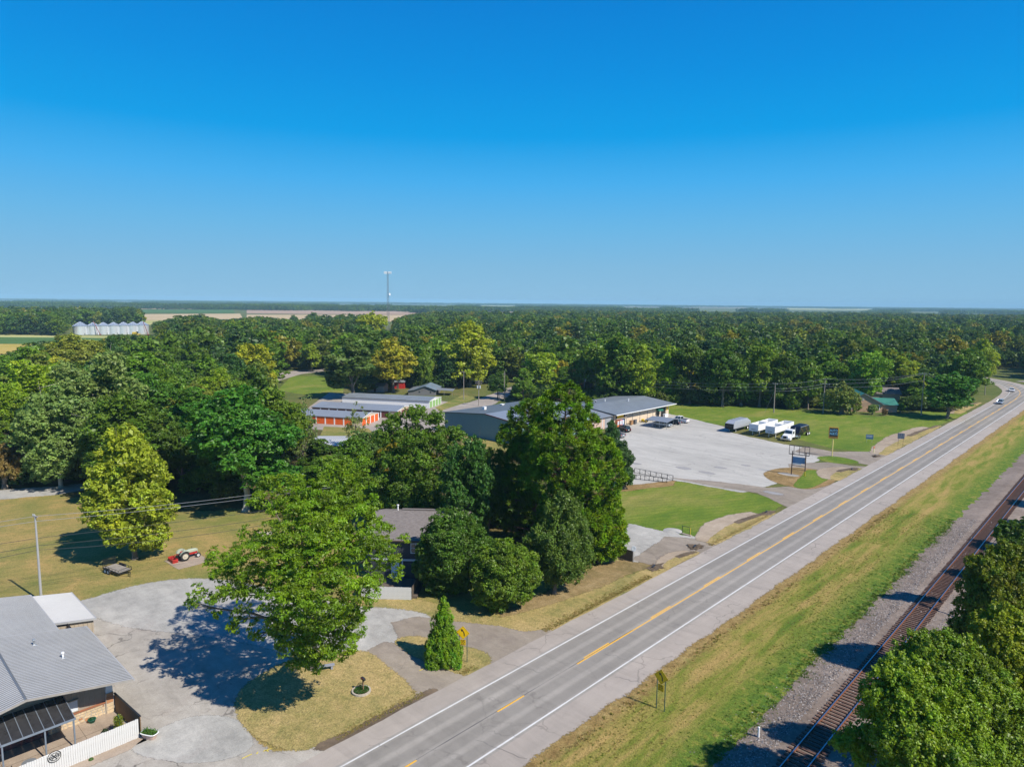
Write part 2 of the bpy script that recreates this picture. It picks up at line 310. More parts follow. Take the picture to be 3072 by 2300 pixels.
def fnoise(t, seed):
    return sum(math.sin(t * f + seed * 1.7 + f * 3.1) * a for f, a in ((0.31, .9), (0.83, .7), (1.9, .45), (4.3, .28), (9.1, .16))) / 1.6
def sheet(name, pts, z, mat, jit=0.0, step=1.0, kind='structure', parent=None, seed=1, rim=None):
    """flat ground patch; with jit its outline wanders and a ragged rim thins out into the ground around it"""
    o = []; pts = [Vector((p[0], p[1])) for p in pts]; k = len(pts); sd = sum(map(ord, name)) % 17 + seed; tl = 0
    step = min(step, .6)
    for i in range(k):
        a, b = pts[i], pts[(i + 1) % k]; L = (b - a).length; m = max(1, int(L / step)) if jit else 1
        nrm = Vector((-(b - a).y, (b - a).x)).normalized() if L > 0 else Vector((0, 0))
        for j in range(m):
            q = a.lerp(b, j / m); e = min(j, m - j) / max(1, m) * L
            if jit: q = q + nrm * fnoise(tl + L * j / m, sd) * jit * 2.2 * min(1, e / 1.0 + .15)
            o.append(q)
        tl += L
    if jit: o = [q for i, q in enumerate(o) if (q - o[i - 1]).length > .05]
    n = len(o); area = sum(o[i].x * o[(i + 1) % n].y - o[(i + 1) % n].x * o[i].y for i in range(n))
    if area < 0: o.reverse()
    vs = [(q.x, q.y, z) for q in o]; fs = [tuple(range(n))]; edge = [0.0] * n
    if jit:
        rim = jit * 4 + .35 if rim is None else rim
        for r_, ed, dz in ((rim * .5, .5, -.001), (rim, 1.0, -.002)):
            for i in range(n):
                t = (o[(i + 3) % n] - o[i - 3]); t = t.normalized() if t.length > 0 else Vector((1, 0)); q = o[i] + Vector((t.y, -t.x)) * r_; vs.append((q.x, q.y, z + dz)); edge.append(ed)
        for q in range(2): fs += [(q * n + i, (q + 1) * n + i, (q + 1) * n + (i + 1) % n, q * n + (i + 1) % n) for i in range(n)]
    me = bpy.data.meshes.new(name); me.from_pydata(vs, [], fs); me.update()
    if jit: a = me.attributes.new('edge', 'FLOAT', 'POINT'); a.data.foreach_set('value', edge)
    me.materials.append(mat); ob = bpy.data.objects.new(name, me); C.objects.link(ob)
    if parent is not None: ob.parent = parent
    if kind: ob['kind'] = kind
    return ob
def spline(pts, n=8):
    """smooth closed outline through points"""
    k = len(pts); o = []
    for i in range(k):
        p0, p1, p2, p3 = (Vector((pts[(i + j) % k][0], pts[(i + j) % k][1])) for j in (-1, 0, 1, 2))
        for t in range(n):
            t /= n; o.append(0.5 * ((2 * p1) + (p2 - p0) * t + (2 * p0 - 5 * p1 + 4 * p2 - p3) * t * t + (3 * p1 - p0 - 3 * p2 + p3) * t ** 3))
    return o
def Q(*pts): return [S(x, y) for x, y in pts]
def QF(*pts): return [Fv(x, y) for x, y in pts]

GR = 11800.0
ang = [2 * PI * i / 64 for i in range(64)]
gb = MB(); gb.v = [(0, 0, 0)] + [(GR * r * math.cos(a), GR * r * math.sin(a), 0) for r in (0.05, 0.3, 1.0) for a in ang]
gb.f = [(0, 1 + i, 1 + (i + 1) % 64) for i in range(64)] + [(1 + j * 64 + i, 1 + (j + 1) * 64 + i, 1 + (j + 1) * 64 + (i + 1) % 64, 1 + j * 64 + (i + 1) % 64) for j in range(2) for i in range(64)]
tag(gb.build('ground', g_far), kind='structure')

# far fields (crops beyond the town)
def crop(name, c, c2, rows=0.12):
    m, n, l = nodes(name); v = mapv(n, l, 'Position', (0.02, 0.004, 1), 0.4); a = noise(n, l, v, 1.0, 5, 0.6)
    return finish(m, n, l, ramp(n, l, a, [(0.35, c), (0.65, c2)]), 0.95, spec=0.1)
f_tan = crop('stubble_field', (0.42, 0.31, 0.17), (0.52, 0.40, 0.24)); f_grn = crop('soy_field', (0.055, 0.12, 0.03), (0.09, 0.16, 0.04))
f_brn = crop('ploughed_field', (0.33, 0.22, 0.15), (0.42, 0.30, 0.21)); f_yel = crop('rice_field', (0.33, 0.34, 0.12), (0.42, 0.40, 0.16))
f_gold = crop('golden_field', (0.36, 0.29, 0.06), (0.48, 0.34, 0.10))
def field(mat, pts, z): sheet('field', Q(*pts), z, mat)
field(f_yel, [(-400, 1000), (340, 1008), (330, 1014), (-400, 1008)], 0.06)
field(f_grn, [(-400, 1008), (330, 1014), (300, 1033), (-400, 1030)], 0.08)
field(f_gold, [(-500, 1030), (460, 1016), (470, 1060), (300, 1075), (-500, 1072)], 0.04)
field(f_tan, [(150, 921), (700, 922), (700, 928), (170, 928)], 0.5)
field(f_grn, [(-200, 929), (700, 929), (705, 940), (-200, 938)], 0.5)
field(f_tan, [(320, 943), (720, 941), (730, 957), (330, 963)], 0.3)
field(f_yel, [(-200, 950), (500, 956), (500, 975), (-200, 975)], 0.2)
field(f_yel, [(700, 924), (1260, 925), (1260, 929), (700, 928)], 0.6)
field(f_brn, [(740, 930), (1420, 933), (1640, 938), (1640, 948), (740, 941)], 0.5)
field(f_tan, [(740, 944), (1280, 945), (1240, 965), (740, 965)], 0.3)
field(f_yel, [(1250, 924), (1560, 926), (1560, 931), (1250, 930)], 0.6)
field(f_grn, [(1420, 929), (1900, 932), (1900, 937), (1420, 934)], 0.4)
field(f_tan, [(1860, 917), (2240, 920), (2240, 924), (1860, 921)], 1.0)
field(f_yel, [(2360, 924), (2620, 927), (2620, 931), (2360, 929)], 1.0)
field(f_tan, [(560, 907), (700, 907), (700, 909), (560, 909)], 1.0)
field(f_yel, [(1400, 916), (1600, 917), (1600, 919), (1400, 918)], 1.0)

# near ground, patch by patch
sheet('yard_lawn', [(-175, -20), (-44.5, -20), (-44.5, 110), (-120, 112), (-190, 60)], 0.004, g_yard)
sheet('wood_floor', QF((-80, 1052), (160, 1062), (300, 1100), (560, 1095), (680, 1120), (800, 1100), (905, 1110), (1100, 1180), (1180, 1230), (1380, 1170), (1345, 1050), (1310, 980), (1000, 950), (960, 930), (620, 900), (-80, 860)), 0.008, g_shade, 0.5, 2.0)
sheet('pine_straw', QF((1090, 1330), (1190, 1285), (1290, 1225), (1345, 1200), (1400, 1215), (1360, 1235), (1300, 1262), (1200, 1325)), 0.012, grass('straw_litter', (.16, .13, .05), (.29, .205, .095), (.39, .295, .155), 0.2, 0.9), 0.25, 0.8)
sheet('field_track', QF((-60, 1063), (120, 1052), (230, 1040), (230, 1048), (110, 1068), (-60, 1083)), 0.014, m_gravel, 0.15, 1)
sheet('green_lawn', QF((1305, 1062), (1345, 1052), (1400, 1035), (1462, 1040), (1560, 1052), (1655, 1074), (1690, 1086), (1640, 1130), (1560, 1166), (1480, 1158), (1400, 1140), (1340, 1128), (1290, 1130)), 0.010, g_lawn, 0.12, 0.8)
sheet('hedge_bed', QF((1300, 1050), (1335, 1040), (1460, 1036), (1450, 1047), (1400, 1052), (1330, 1062)), 0.018, g_brown, 0.15, 0.8)
sheet('store_lawn', QF((1430, 862), (1640, 878), (1900, 900), (2080, 880), (2090, 893), (1985, 935), (1885, 978), (1795, 968), (1700, 942), (1600, 925), (1480, 905), (1440, 900)), 0.010, g_lawn)
sheet('side_lawn', QF((1000, 938), (1080, 925), (1120, 975), (1000, 965)), 0.012, g_yard, 0.1, 1)
sheet('town_lawn', QF((630, 812), (745, 812), (740, 860), (640, 850), (600, 842)), 0.012, g_lawn)
sheet('town_lane', QF((560, 812), (640, 800), (700, 796), (700, 802), (650, 808), (590, 826)), 0.02, m_town)
sheet('store_road', QF((940, 890), (1020, 868), (1060, 853), (1120, 830), (1150, 835), (1090, 858), (1050, 880), (1010, 905), (960, 915)), 0.02, m_town, 0.15, 2)
sheet('storage_yard', [(-176, 92), (-158, 100), (-140, 118), (-140, 140), (-175, 160), (-230, 140)], 0.016, m_town)
sheet('storage_grass', QF((940, 880), (1000, 853), (1030, 858), (1010, 868), (950, 888)), 0.024, g_yard)
sheet('storage_front_grass', QF((700, 921), (795, 925), (830, 952), (690, 945)), 0.024, g_yard)

# shop lots
sheet('gravel_lot', spline(QF((170, 1312), (215, 1290), (320, 1262), (420, 1253), (520, 1262), (640, 1290), (760, 1312), (860, 1320), (920, 1333), (905, 1362), (840, 1392), (800, 1420), (770, 1425), (700, 1400), (560, 1425), (430, 1440), (330, 1410), (210, 1400))), 0.030, m_gravel, 0.16, 0.7)
sheet('cracked_lot', spline([(-90, 16), (-78, 21.5), (-70, 26.5), (-63, 30), (-57.5, 30.5), (-57, 28.5), (-55.5, 25.6), (-52.5, 22.8), (-47.5, 22.8), (-44.6, 24.6), (-44.6, 2), (-70, -6), (-90, 0)]), 0.036, m_oldlot, 0.12, 0.7)
sheet('entrance_driveway', QF((795, 1408), (830, 1390), (862, 1392), (880, 1408), (960, 1435), (1010, 1447), (1020, 1462), (960, 1500), (886, 1508), (872, 1480), (840, 1450)), 0.042, m_drive, 0.08, 0.7)
sheet('house_driveway', QF((905, 1335), (960, 1342), (1040, 1352), (1130, 1368), (1180, 1362), (1200, 1372), (1130, 1420), (1054, 1455), (1046, 1440), (1040, 1408), (1000, 1392), (940, 1385), (870, 1380), (850, 1345)), 0.042, m_drive, 0.10, 0.7)
sheet('island_grass', spline(QF((790, 1415), (740, 1412), (650, 1425), (590, 1448), (535, 1488), (522, 1532), (560, 1580), (640, 1612), (720, 1590), (800, 1552), (880, 1512), (868, 1478), (830, 1445))), 0.050, g_dry, 0.16, 0.5)
sheet('cedar_island', spline(QF((862, 1385), (900, 1378), (950, 1392), (1010, 1402), (1045, 1415), (1050, 1432), (1030, 1450), (1000, 1452), (940, 1430), (890, 1408))), 0.050, g_dry, 0.12, 0.5)
sheet('house_grass', spline(QF((800, 1300), (880, 1296), (960, 1312), (1050, 1335), (1120, 1330), (1250, 1290), (1400, 1232), (1440, 1228), (1420, 1240), (1300, 1302), (1180, 1360), (1120, 1366), (1030, 1350), (930, 1332), (840, 1322))), 0.026, g_dry, 0.15, 0.6)
sheet('drive_dirt', [(-45.5, 26), (-44.75, 26.5), (-44.75, 37.5), (-45.0, 37.5), (-45.15, 31)], 0.054, m_soil, 0.12, 0.5)
sheet('side_gravel', QF((1340, 1128), (1400, 1142), (1470, 1158), (1560, 1168), (1530, 1185), (1470, 1165), (1450, 1170), (1375, 1212), (1335, 1200)), 0.030, m_gravel, 0.15, 0.6)
sheet('field_driveway', QF((1372, 1208), (1400, 1190), (1440, 1160), (1500, 1165), (1560, 1180), (1500, 1200), (1450, 1222), (1410, 1218)), 0.036, m_drive, 0.1, 0.7)

sheet('patched_pavement', spline([(-55.8, 16), (-52, 17.5), (-49.6, 20), (-49.4, 22.2), (-52, 22.9), (-54.5, 22.4), (-56.5, 20)]), 0.046, m_gravel, 0.04, .5)
m_spray = P('yellow_spray_paint', (.62, .48, .06), .8)
for i, pts_ in enumerate(([(768 - 42, 2276), (768 - 12, 2262)], [(768 + 2, 2262), (768 + 6, 2256)], [(768 + 22, 2254), (768 + 46, 2246)], [(768 + 26, 2250), (768 + 38, 2254)], [(1258, 2012), (1276, 2005)])):
    a, b = S(*pts_[0]), S(*pts_[1]); d = (b - a).normalized(); w_ = Vector((-d.y, d.x, 0)) * .045; mb = MB().add([a - w_ + Vector((0, 0, .062)), a + w_ + Vector((0, 0, .062)), b + w_ + Vector((0, 0, .062)), b - w_ + Vector((0, 0, .062))], [(0, 1, 2, 3)]); tag(mb.build('paint_mark', m_spray), kind='structure')
# big store lot and its aprons
sheet('store_lot', QF((1338, 1048), (1345, 1000), (1330, 930), (1300, 925), (1345, 905), (1380, 895), (1440, 893), (1484, 903), (1560, 921), (1580, 935), (1690, 960), (1790, 975), (1740, 1010), (1690, 1040), (1600, 1062), (1455, 1036)), 0.030, m_biglot, 0.12, 1.2)
sheet('store_driveway', [(-69.5, 120.5), (-62, 121), (-52.5, 122.6), (-44.6, 117.5), (-44.6, 141), (-47.2, 135), (-52.5, 127), (-61, 124.5)], 0.036, m_drive, 0.08, 1)
sheet('store_driveway', [(-57.5, 150), (-54, 143.4), (-44.6, 143), (-44.6, 160), (-46.5, 158.5), (-52, 158.2)], 0.036, m_drive, 0.08, 1)
sheet('store_driveway', [(-61.5, 164), (-52.5, 163.2), (-44.6, 162.5), (-44.6, 186), (-48, 178), (-55, 170.5), (-62, 172)], 0.036, m_drive, 0.08, 1)
sheet('sign_island', spline(QF((1655, 1022), (1690, 1012), (1740, 1012), (1785, 1020), (1810, 1026), (1790, 1045), (1745, 1055), (1700, 1048), (1665, 1035))), 0.044, g_brown, 0.12, 0.7)
sheet('sign_island_green', spline(QF((1750, 1016), (1790, 1022), (1800, 1026), (1775, 1040), (1745, 1053), (1720, 1050), (1735, 1030))), 0.050, g_lawn, 0.12, 0.6)
sheet('auto_sign_island', spline(QF((1770, 988), (1800, 986), (1835, 992), (1850, 999), (1810, 1000), (1780, 995))), 0.044, g_lawn, 0.1, 0.7)
c_ = Vector((-53.6, 140.6)); sheet('sign_base_pad', [c_ + Vector(v) for v in ((-2.2, -.4), (-.3, -.9), (1.2, -.6), (1.6, .3), (.2, .7), (-1.6, .6))], .056, m_oldlot, .08, .4)
# road
RC = [(-38.7, -60), (-38.7, 60), (-38.7, 180), (-38.7, 250), (-38.75, 300), (-39.2, 325), (-40.6, 346), (-43.6, 362), (-48.5, 378), (-56, 392), (-66, 404), (-80, 415), (-100, 425), (-140, 438), (-260, 470), (-420, 500)]
def offs(line, d):
    o = []
    for i, p in enumerate(line):
        a = Vector(line[max(0, i - 1)]); b = Vector(line[min(len(line) - 1, i + 1)]); t = (b - a).normalized()
        o.append(Vector(p) + Vector((t.y, -t.x)) * d)
    return o
def cr(pts, n=6):
    o = []; k = len(pts)
    for i in range(k - 1):
        p0, p1, p2, p3 = (Vector(pts[max(0, min(k - 1, i + j))]) for j in (-1, 0, 1, 2))
        for t in range(n):
            t /= n; o.append(0.5 * ((2 * p1) + (p2 - p0) * t + (2 * p0 - 5 * p1 + 4 * p2 - p3) * t * t + (3 * p1 - p0 - 3 * p2 + p3) * t ** 3))
    return o + [Vector(pts[-1])]
RCs = cr(RC)
def strip(name, line, d0, d1, z, mat, jit=0.0, kind='structure', parent=None, y0=None, y1=None, seed=3):
    rng = random.Random(seed); L = [p for p in line if (y0 is None or p.y >= y0) and (y1 is None or p.y <= y1)]
    dense = []
    for a, b in zip(L[:-1], L[1:]):
        m = max(1, int((b - a).length / (1.0 if jit and a.y < 330 else 8))); dense += [a.lerp(b, j / m) for j in range(m)]
    dense.append(L[-1]); A = offs(dense, d0); B = offs(dense, d1); k = len(A)
    vs = [(p.x + fnoise(p.y, seed) * jit * 1.6, p.y, z) for p in A] + [(p.x + fnoise(p.y, seed + 5) * jit * 1.6, p.y, z) for p in B]
    me = bpy.data.meshes.new(name); me.from_pydata(vs, [], [(i, k + i, k + i + 1, i + 1) for i in range(k - 1)]); me.update()
    me.materials.append(mat); o = bpy.data.objects.new(name, me); C.objects.link(o)
    if me.polygons[0].normal.z < 0: me.flip_normals()
    if parent: o.parent = parent
    if kind: o['kind'] = kind
    return o
strip('road_shoulder', RCs, -6.0, 6.85, 0.060, m_should, 0.05)
strip('road', RCs, -3.75, 3.75, 0.066, m_asph)
strip('side_road', [Vector((-48, 404)), Vector((-20, 396)), Vector((30, 390)), Vector((200, 380))], -4.5, 4.5, 0.070, m_asph)
m_white = P('white_road_paint', (0.60, 0.59, 0.57), 0.7, var=0.08, scale=0.6, fine=9, dirt=(0.45, 0.43, 0.41))
m_yel = P('yellow_road_paint', (0.80, 0.42, 0.025), 0.7, var=0.10, scale=0.6, fine=9, dirt=(0.55, 0.36, 0.12))
strip('edge_line', RCs, -3.50, -3.34, 0.071, m_white, 0.008, y1=385)
strip('edge_line', RCs, 3.34, 3.50, 0.071, m_white, 0.008, y1=385)
YS = 50.2
def yl(a, b, d0=-0.20, d1=-0.06, z=.0715): 
    mb = MB(); mb.add([(-38.7 + d0, a, z), (-38.7 + d1, a, z), (-38.7 + d1, b, z), (-38.7 + d0, b, z)], [(0, 1, 2, 3)])
    tag(mb.build('centre_dash', m_yel), kind='structure')
strip('centre_line', [Vector((-38.7, YS))] + [p for p in RCs if p.y > 60], 0.04, 0.18, 0.071, m_yel, 0.004, y1=382)
for k in range(26): yl(YS + 1.4 + 12.2 * k, YS + 1.4 + 12.2 * k + 4.2)
for y in (39.2, 27.0, 14.8): yl(y, y + 3.4, 0.0, 0.15)
m_tar = P('crack_sealant', (0.085, 0.08, 0.08), 0.6)
strip('centre_seam', RCs, -0.03, 0.03, 0.0695, m_tar, 0.012, y0=-10, y1=60)
# long shallow cracks across the lanes
rng = random.Random(5)
for k in range(22):
    y = 18 + k * 5.2 + rng.uniform(-2, 2); x = rng.uniform(-44, -34); L = rng.uniform(1.2, 4.5); mb = MB(); p = []
    for j in range(9): p.append((x + L * j / 8, y + rng.gauss(0, 0.13) + 0.12 * j))
    for a, b in zip(p[:-1], p[1:]):
        w = 0.016; mb.add([(a[0], a[1] - w, .0725), (b[0], b[1] - w, .0725), (b[0], b[1] + w, .0725), (a[0], a[1] + w, .0725)], [(0, 1, 2, 3)])
    tag(mb.build('road_crack', m_tar), kind='structure')
# verge between road and railway
vg = [(-38.7 + 6.95, y) for y in range(-20, 300, 4)]; wr = random.Random(6)
vr = [(float(np.interp(y, [-20, 44, 52, 60, 80, 92, 110, 300], [-20.3, -20.4, -21.0, -22.4, -22.0, -20.9, -20.6, -20.8])) + fnoise(y * .3, 3) * .8, y) for y in range(300, -20, -4)]
sheet('grass_verge', vg + vr, 0.064, g_verge, 0.10, .5, rim=1.1)
for i, (y0, y1, x0, x1) in enumerate(((72, 90, -28.2, -27.2), (99, 116, -29.0, -27.9), (124, 150, -29.8, -29.0))):
    sheet('bare_wheel_track', spline([(x0, y0), ((x0 + x1) / 2 + .3, y0 - 2.5), (x1, y0), (x1 + .2, (y0 + y1) / 2), (x1, y1), ((x0 + x1) / 2, y1 + 2.5), (x0, y1), (x0 - .2, (y0 + y1) / 2)]), 0.036, g_brown, 0.22, 0.5)
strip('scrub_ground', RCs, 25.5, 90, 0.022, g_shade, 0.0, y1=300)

def ditch(y0, y1, xa, xb, name='eroded_ditch', deep=0.45):
    """washed-out roadside bank: sandy slope, dark silty bottom, grassy lip beside the shoulder"""
    r = thing(name, {91: 'sandy washed-out ditch bank beside the small green lawn', 143: 'short sandy ditch with dark hole beside the blank two-post sign', 176: 'long sandy roadside ditch past the store lawn', 78: 'muddy ditch mouth by the dark board fence', 262: 'far sandy roadside ditch past the shade tree in the bend'}[int(y0)], 'ditch')
    n = 9; e = [math.sin(PI * (i / n * .86 + .1)) ** .6 for i in range(n + 1)]; Y = [y0 + (y1 - y0) * i / n for i in range(n + 1)]; w = xb - xa
    def b_(k0, k1, yy0, yy1): a = int(yy0 * n); c = int(yy1 * n); return [(xb - w * k0 * e[i], Y[i]) for i in range(a, c + 1)] + [(xb - w * k1 * e[i], Y[i]) for i in range(c, a - 1, -1)]
    sheet('sandy_bank', b_(1.0, .46, 0, .9), .066, m_sand, .13, .4, None, r); sheet('silty_bottom', b_(.48, .38, .6, 1), .069, m_soil, .07, .4, None, r, 2); sheet('grassy_lip', b_(.40, .0, 0, 1), .067, g_dry, .10, .4, None, r, 3)
ditch(91, 112, -50.2, -45.0); ditch(143, 157, -50.5, -45.0); ditch(176, 232, -51.0, -45.2, deep=.2)
ditch(78, 86, -47.6, -45.2)
ditch(262, 300, -52, -46.4, deep=.2)

for px, py, a, b in ((2050, 1404, 1.3, .6), (2161, 1403, .9, .4), (2238, 1396, .5, .3), (1910, 1391, .6, .3), (2320, 1479, 1.5, .5), (2120, 1418, 1.4, .35)):
    c_ = S(px, py); sheet('oil_stain', spline([(c_.x - a, c_.y), (c_.x, c_.y + b), (c_.x + a, c_.y + .1), (c_.x, c_.y - b)]), .052 if py < 1470 else .058, stony('oil_stain', (.25, .24, .235), (.33, .32, .31), 3) if 'oil_stain' not in MATS else MATS['oil_stain'], .12, .3)
# railway
xl, xr = -18.02, -16.50
mb = MB(); n = 60
prof = [(-22.4, 0.03), (-19.6, 0.30), (-14.9, 0.30), (-12.2, 0.03)]
rng = random.Random(4); ys = [-10 + i * 1.0 for i in range(420)]
for y in ys: mb.v += [(x + (rng.gauss(0, .28) if k in (0, 3) else 0), y, z) for k, (x, z) in enumerate(prof)]
for i in range(len(ys) - 1): mb.f += [(4 * i + k, 4 * i + k + 1, 4 * i + k + 5, 4 * i + k + 4) for k in range(3)]
tag(mb.build('ballast_bed', m_ballast), kind='structure')
rw = thing('railway_track', 'single railway track of rusty rails on dark timber sleepers', 'railway track', (-17.26, 0, 0.3))
m_rust = P('rail_rust', (0.19, 0.075, 0.035), 0.8, 0.2, 0.3, 3, 20); m_rail = P('rail_head_steel', (0.42, 0.45, 0.5), 0.28, 0.9, 0.1)
for x in (xl + 17.26, xr + 17.26):
    rb = MB().box(x - .07, x + .07, -8, 400, .10, .125).box(x - .012, x + .012, -8, 400, .125, .23).build('rail', m_rust, rw)
    MB().box(x - .036, x + .036, -8, 400, .23, .27).build('rail_head', m_rail, rb)
m_sleep = stretched('creosote_timber', (0.115, 0.06, 0.04), (2, 14, 14), 0.9, var=0.4, bump=0.5)
sm = MB().box(-1.3, 1.3, -.115, .115, 0, .10).mesh('sleeper'); sm.materials.append(m_sleep)
rng = random.Random(9)
for k in range(300):
    o = inst('sleeper', sm, rw, (rng.gauss(0, .03), 12 + k * 0.53, rng.gauss(0, .006)), rng.gauss(0, .012))
mb = MB()
for k in range(300, 700): mb.box(-1.3, 1.3, 12 + k * .53 - .115, 12 + k * .53 + .115, 0, .1)
mb.build('sleepers', m_sleep, rw)['kind'] = 'stuff'
mb = MB()
for k in range(0, 300):
    for x in (xl + 17.26, xr + 17.26): mb.box(x - .17, x + .17, 12 + k * .53 - .09, 12 + k * .53 + .09, .1, .112)
mb.build('tie_plates', m_rust, rw)['kind'] = 'stuff'
# loose ballast stones (one mass)
rng = np.random.default_rng(3); N = 26000
y = 22 + 110 * rng.random(N) ** 1.5; side = rng.random(N) < 0.62
x = np.where(side, -19.3 - np.abs(rng.normal(0, 1.35, N)), -15.0 + np.abs(rng.normal(0, 1.0, N)))
x = np.where(rng.random(N) < .2, rng.uniform(-19.3, -15, N), x)
z = np.interp(x, [-22.4, -19.6, -14.9, -12.2], [0.03, 0.30, 0.30, 0.03]) + 0.012
s = rng.uniform(.035, .085, N)
base = np.array([(1, 0, 0), (-.5, .9, 0), (-.6, -.8, .1), (0, .1, .8)], float)
R = rng.normal(0, .35, (N, 4, 3)); V = (base[None] + R) * s[:, None, None] + np.stack([x, y, z], 1)[:, None]
Fc = np.array([(0, 1, 3), (1, 2, 3), (2, 0, 3)])[None] + (np.arange(N) * 4)[:, None, None]
me = bpy.data.meshes.new('ballast_stones'); me.from_pydata(V.reshape(-1, 3).tolist(), [], Fc.reshape(-1, 3).tolist()); me.update()
def stonemat():
    m, n, l = nodes('loose_ballast'); g = n.new('ShaderNodeNewGeometry')
    return finish(m, n, l, ramp(n, l, g.outputs['Random Per Island'], [(0, (.10, .085, .08)), (.5, (.24, .215, .205)), (1, (.46, .42, .40))]), 0.9)
me.materials.append(stonemat()); o = bpy.data.objects.new('ballast_stones', me); C.objects.link(o)
tag(o, 'loose grey ballast stones spread along the railway', 'gravel', kind='stuff')
# ------------------------------------------------------------------ trees
m_leaf = leafmat('foliage', 0.28, 0.03); m_pine = leafmat('pine_needles', 0.12, 0.02)
m_bark = stretched('grey_bark', (0.17, 0.14, 0.11), (6, 6, 1.2), 0.95, var=0.4, bump=0.8)
m_pbark = stretched('pine_bark', (0.14, 0.085, 0.055), (6, 6, 1.2), 0.95, var=0.4, bump=0.8)
m_pale = stretched('pale_bark', (0.42, 0.38, 0.31), (6, 6, 1.2), 0.9, var=0.3, bump=0.5)

def unit(v): return v / np.maximum(np.linalg.norm(v, axis=1, keepdims=True), 1e-6)
def quads_mesh(name, Pn, Nn, L, Wd, tint, rng, droop=0.0, mat=None, up=0.0, axis=None):
    """leaf-sized rhombs at points Pn facing Nn"""
    n = len(Pn); r = rng.normal(0, 1, (n, 3)); r[:, 2] -= droop * 1.5; r[:, 2] += up * 1.5
    if axis is not None: r = r * 0.35 + axis
    t = r - Nn * (r * Nn).sum(1, keepdims=True); t = unit(t); b = np.cross(Nn, t)
    l = (L * rng.uniform(.65, 1.3, n))[:, None] * .5; w = (Wd * rng.uniform(.65, 1.3, n))[:, None] * .5
    V = np.empty((n, 4, 3)); V[:, 0] = Pn - t * l; V[:, 1] = Pn + b * w + t * l * .2; V[:, 2] = Pn + t * l; V[:, 3] = Pn - b * w + t * l * .2
    me = bpy.data.meshes.new(name); me.vertices.add(4 * n); me.vertices.foreach_set('co', V.reshape(-1).astype(np.float32))
    me.loops.add(4 * n); me.loops.foreach_set('vertex_index', np.arange(4 * n, dtype=np.int32))
    me.polygons.add(n); me.polygons.foreach_set('loop_start', np.arange(0, 4 * n, 4, dtype=np.int32)); me.polygons.foreach_set('loop_total', np.full(n, 4, dtype=np.int32))
    me.update(calc_edges=True)
    a = me.color_attributes.new('tint', 'FLOAT_COLOR', 'POINT'); c = np.ones((n, 4, 4), np.float32); c[:, :, :3] = tint[:, None, :]
    a.data.foreach_set('color', c.reshape(-1)); me.materials.append(mat or m_leaf); return me

def sub_lobes(rng, lobes, per, fr=(.26, .42), squash=.8, shell=.82):
    """secondary leaf clumps spread over the skin of the main lobes"""
    out = []; vol = np.array([(l[3] * l[4] + l[3] * l[5] + l[4] * l[5]) for l in lobes]); cnt = np.maximum(3, (per * vol / vol.sum()).astype(int))
    LB = np.array(lobes)
    for l, k in zip(LB, cnt):
        d = unit(rng.normal(0, 1, (k * 2, 3))); d = d[(d[:, 2] > -.75) | (rng.random(len(d)) < .4)][:k]
        p = l[:3] + d * l[3:6] * shell * rng.uniform(.82, 1.12, (len(d), 1)); R = rng.uniform(fr[0], fr[1], len(d)) * l[3:6].mean()
        keep = np.ones(len(p), bool)
        for m in LB:                      # drop clumps buried inside another lobe
            if not np.allclose(m, l):
                q = ((p - m[:3]) / m[3:6]); keep &= (q ** 2).sum(1) > .55
        for a, b, dd in zip(p[keep], R[keep], d[keep]): out.append((a, b, dd, l[:3]))
    return out
def crown(name, rng, lobes, clumps=160, leaves=6000, L=.5, Wd=.3, droop=0., fr=(.26, .42), inner=.12, mat=None, spread=.55, hue=.007, val=.16, squash=.75, up=0., shell=.84):
    SL = sub_lobes(rng, lobes, clumps, fr, shell=shell); k = len(SL)
    c = np.array([s[0] for s in SL]); R = np.array([s[1] for s in SL]); D = np.array([s[2] for s in SL])
    ch = .5 + rng.normal(0, hue, k); cv = 1 + rng.normal(0, val, k)
    pr = R ** 2; pr /= pr.sum(); n = int(leaves * (1 - inner)); idx = rng.choice(k, n, p=pr)
    TW = 11; tw = rng.normal(0, 1, (k, TW, 3)) + D[:, None] * .8 + np.array([0, 0, .3]); tw /= np.linalg.norm(tw, axis=2, keepdims=True); tr_ = rng.uniform(.70, 1.12, (k, TW))
    j = rng.integers(0, TW, n); d0 = tw[idx, j]; q = d0 * tr_[idx, j][:, None] + rng.normal(0, .17, (n, 3)); d = unit(q)
    p = c[idx] + q * R[idx][:, None] * np.array([1, 1, squash]); N = unit(d * spread + rng.normal(0, .55, (n, 3)) + np.array([0, 0, .3]))
    tint = np.stack([ch[idx] + rng.normal(0, .006, n), cv[idx] * (1 + rng.normal(0, .14, n)), np.ones(n)], 1)
    m = leaves - n; LB = np.array(lobes); li = rng.integers(0, len(LB), m)
    pi = LB[li, :3] + unit(rng.normal(0, 1, (m, 3))) * LB[li, 3:6] * (rng.random((m, 1)) ** .5) * .8
    P2 = np.vstack([p, pi]); N2 = np.vstack([N, unit(rng.normal(0, 1, (m, 3)))]); T2 = np.vstack([tint, np.stack([np.full(m, .5), np.full(m, 1.0), np.ones(m)], 1)])
    P2[:, 2] = np.maximum(P2[:, 2], .15)
    Ls = np.concatenate([np.full(n, L), np.full(m, L * 1.9)]); Ws = np.concatenate([np.full(n, Wd), np.full(m, Wd * 2.2)])
    return quads_mesh(name, P2, N2, Ls, Ws, T2, rng, droop, mat, up), SL
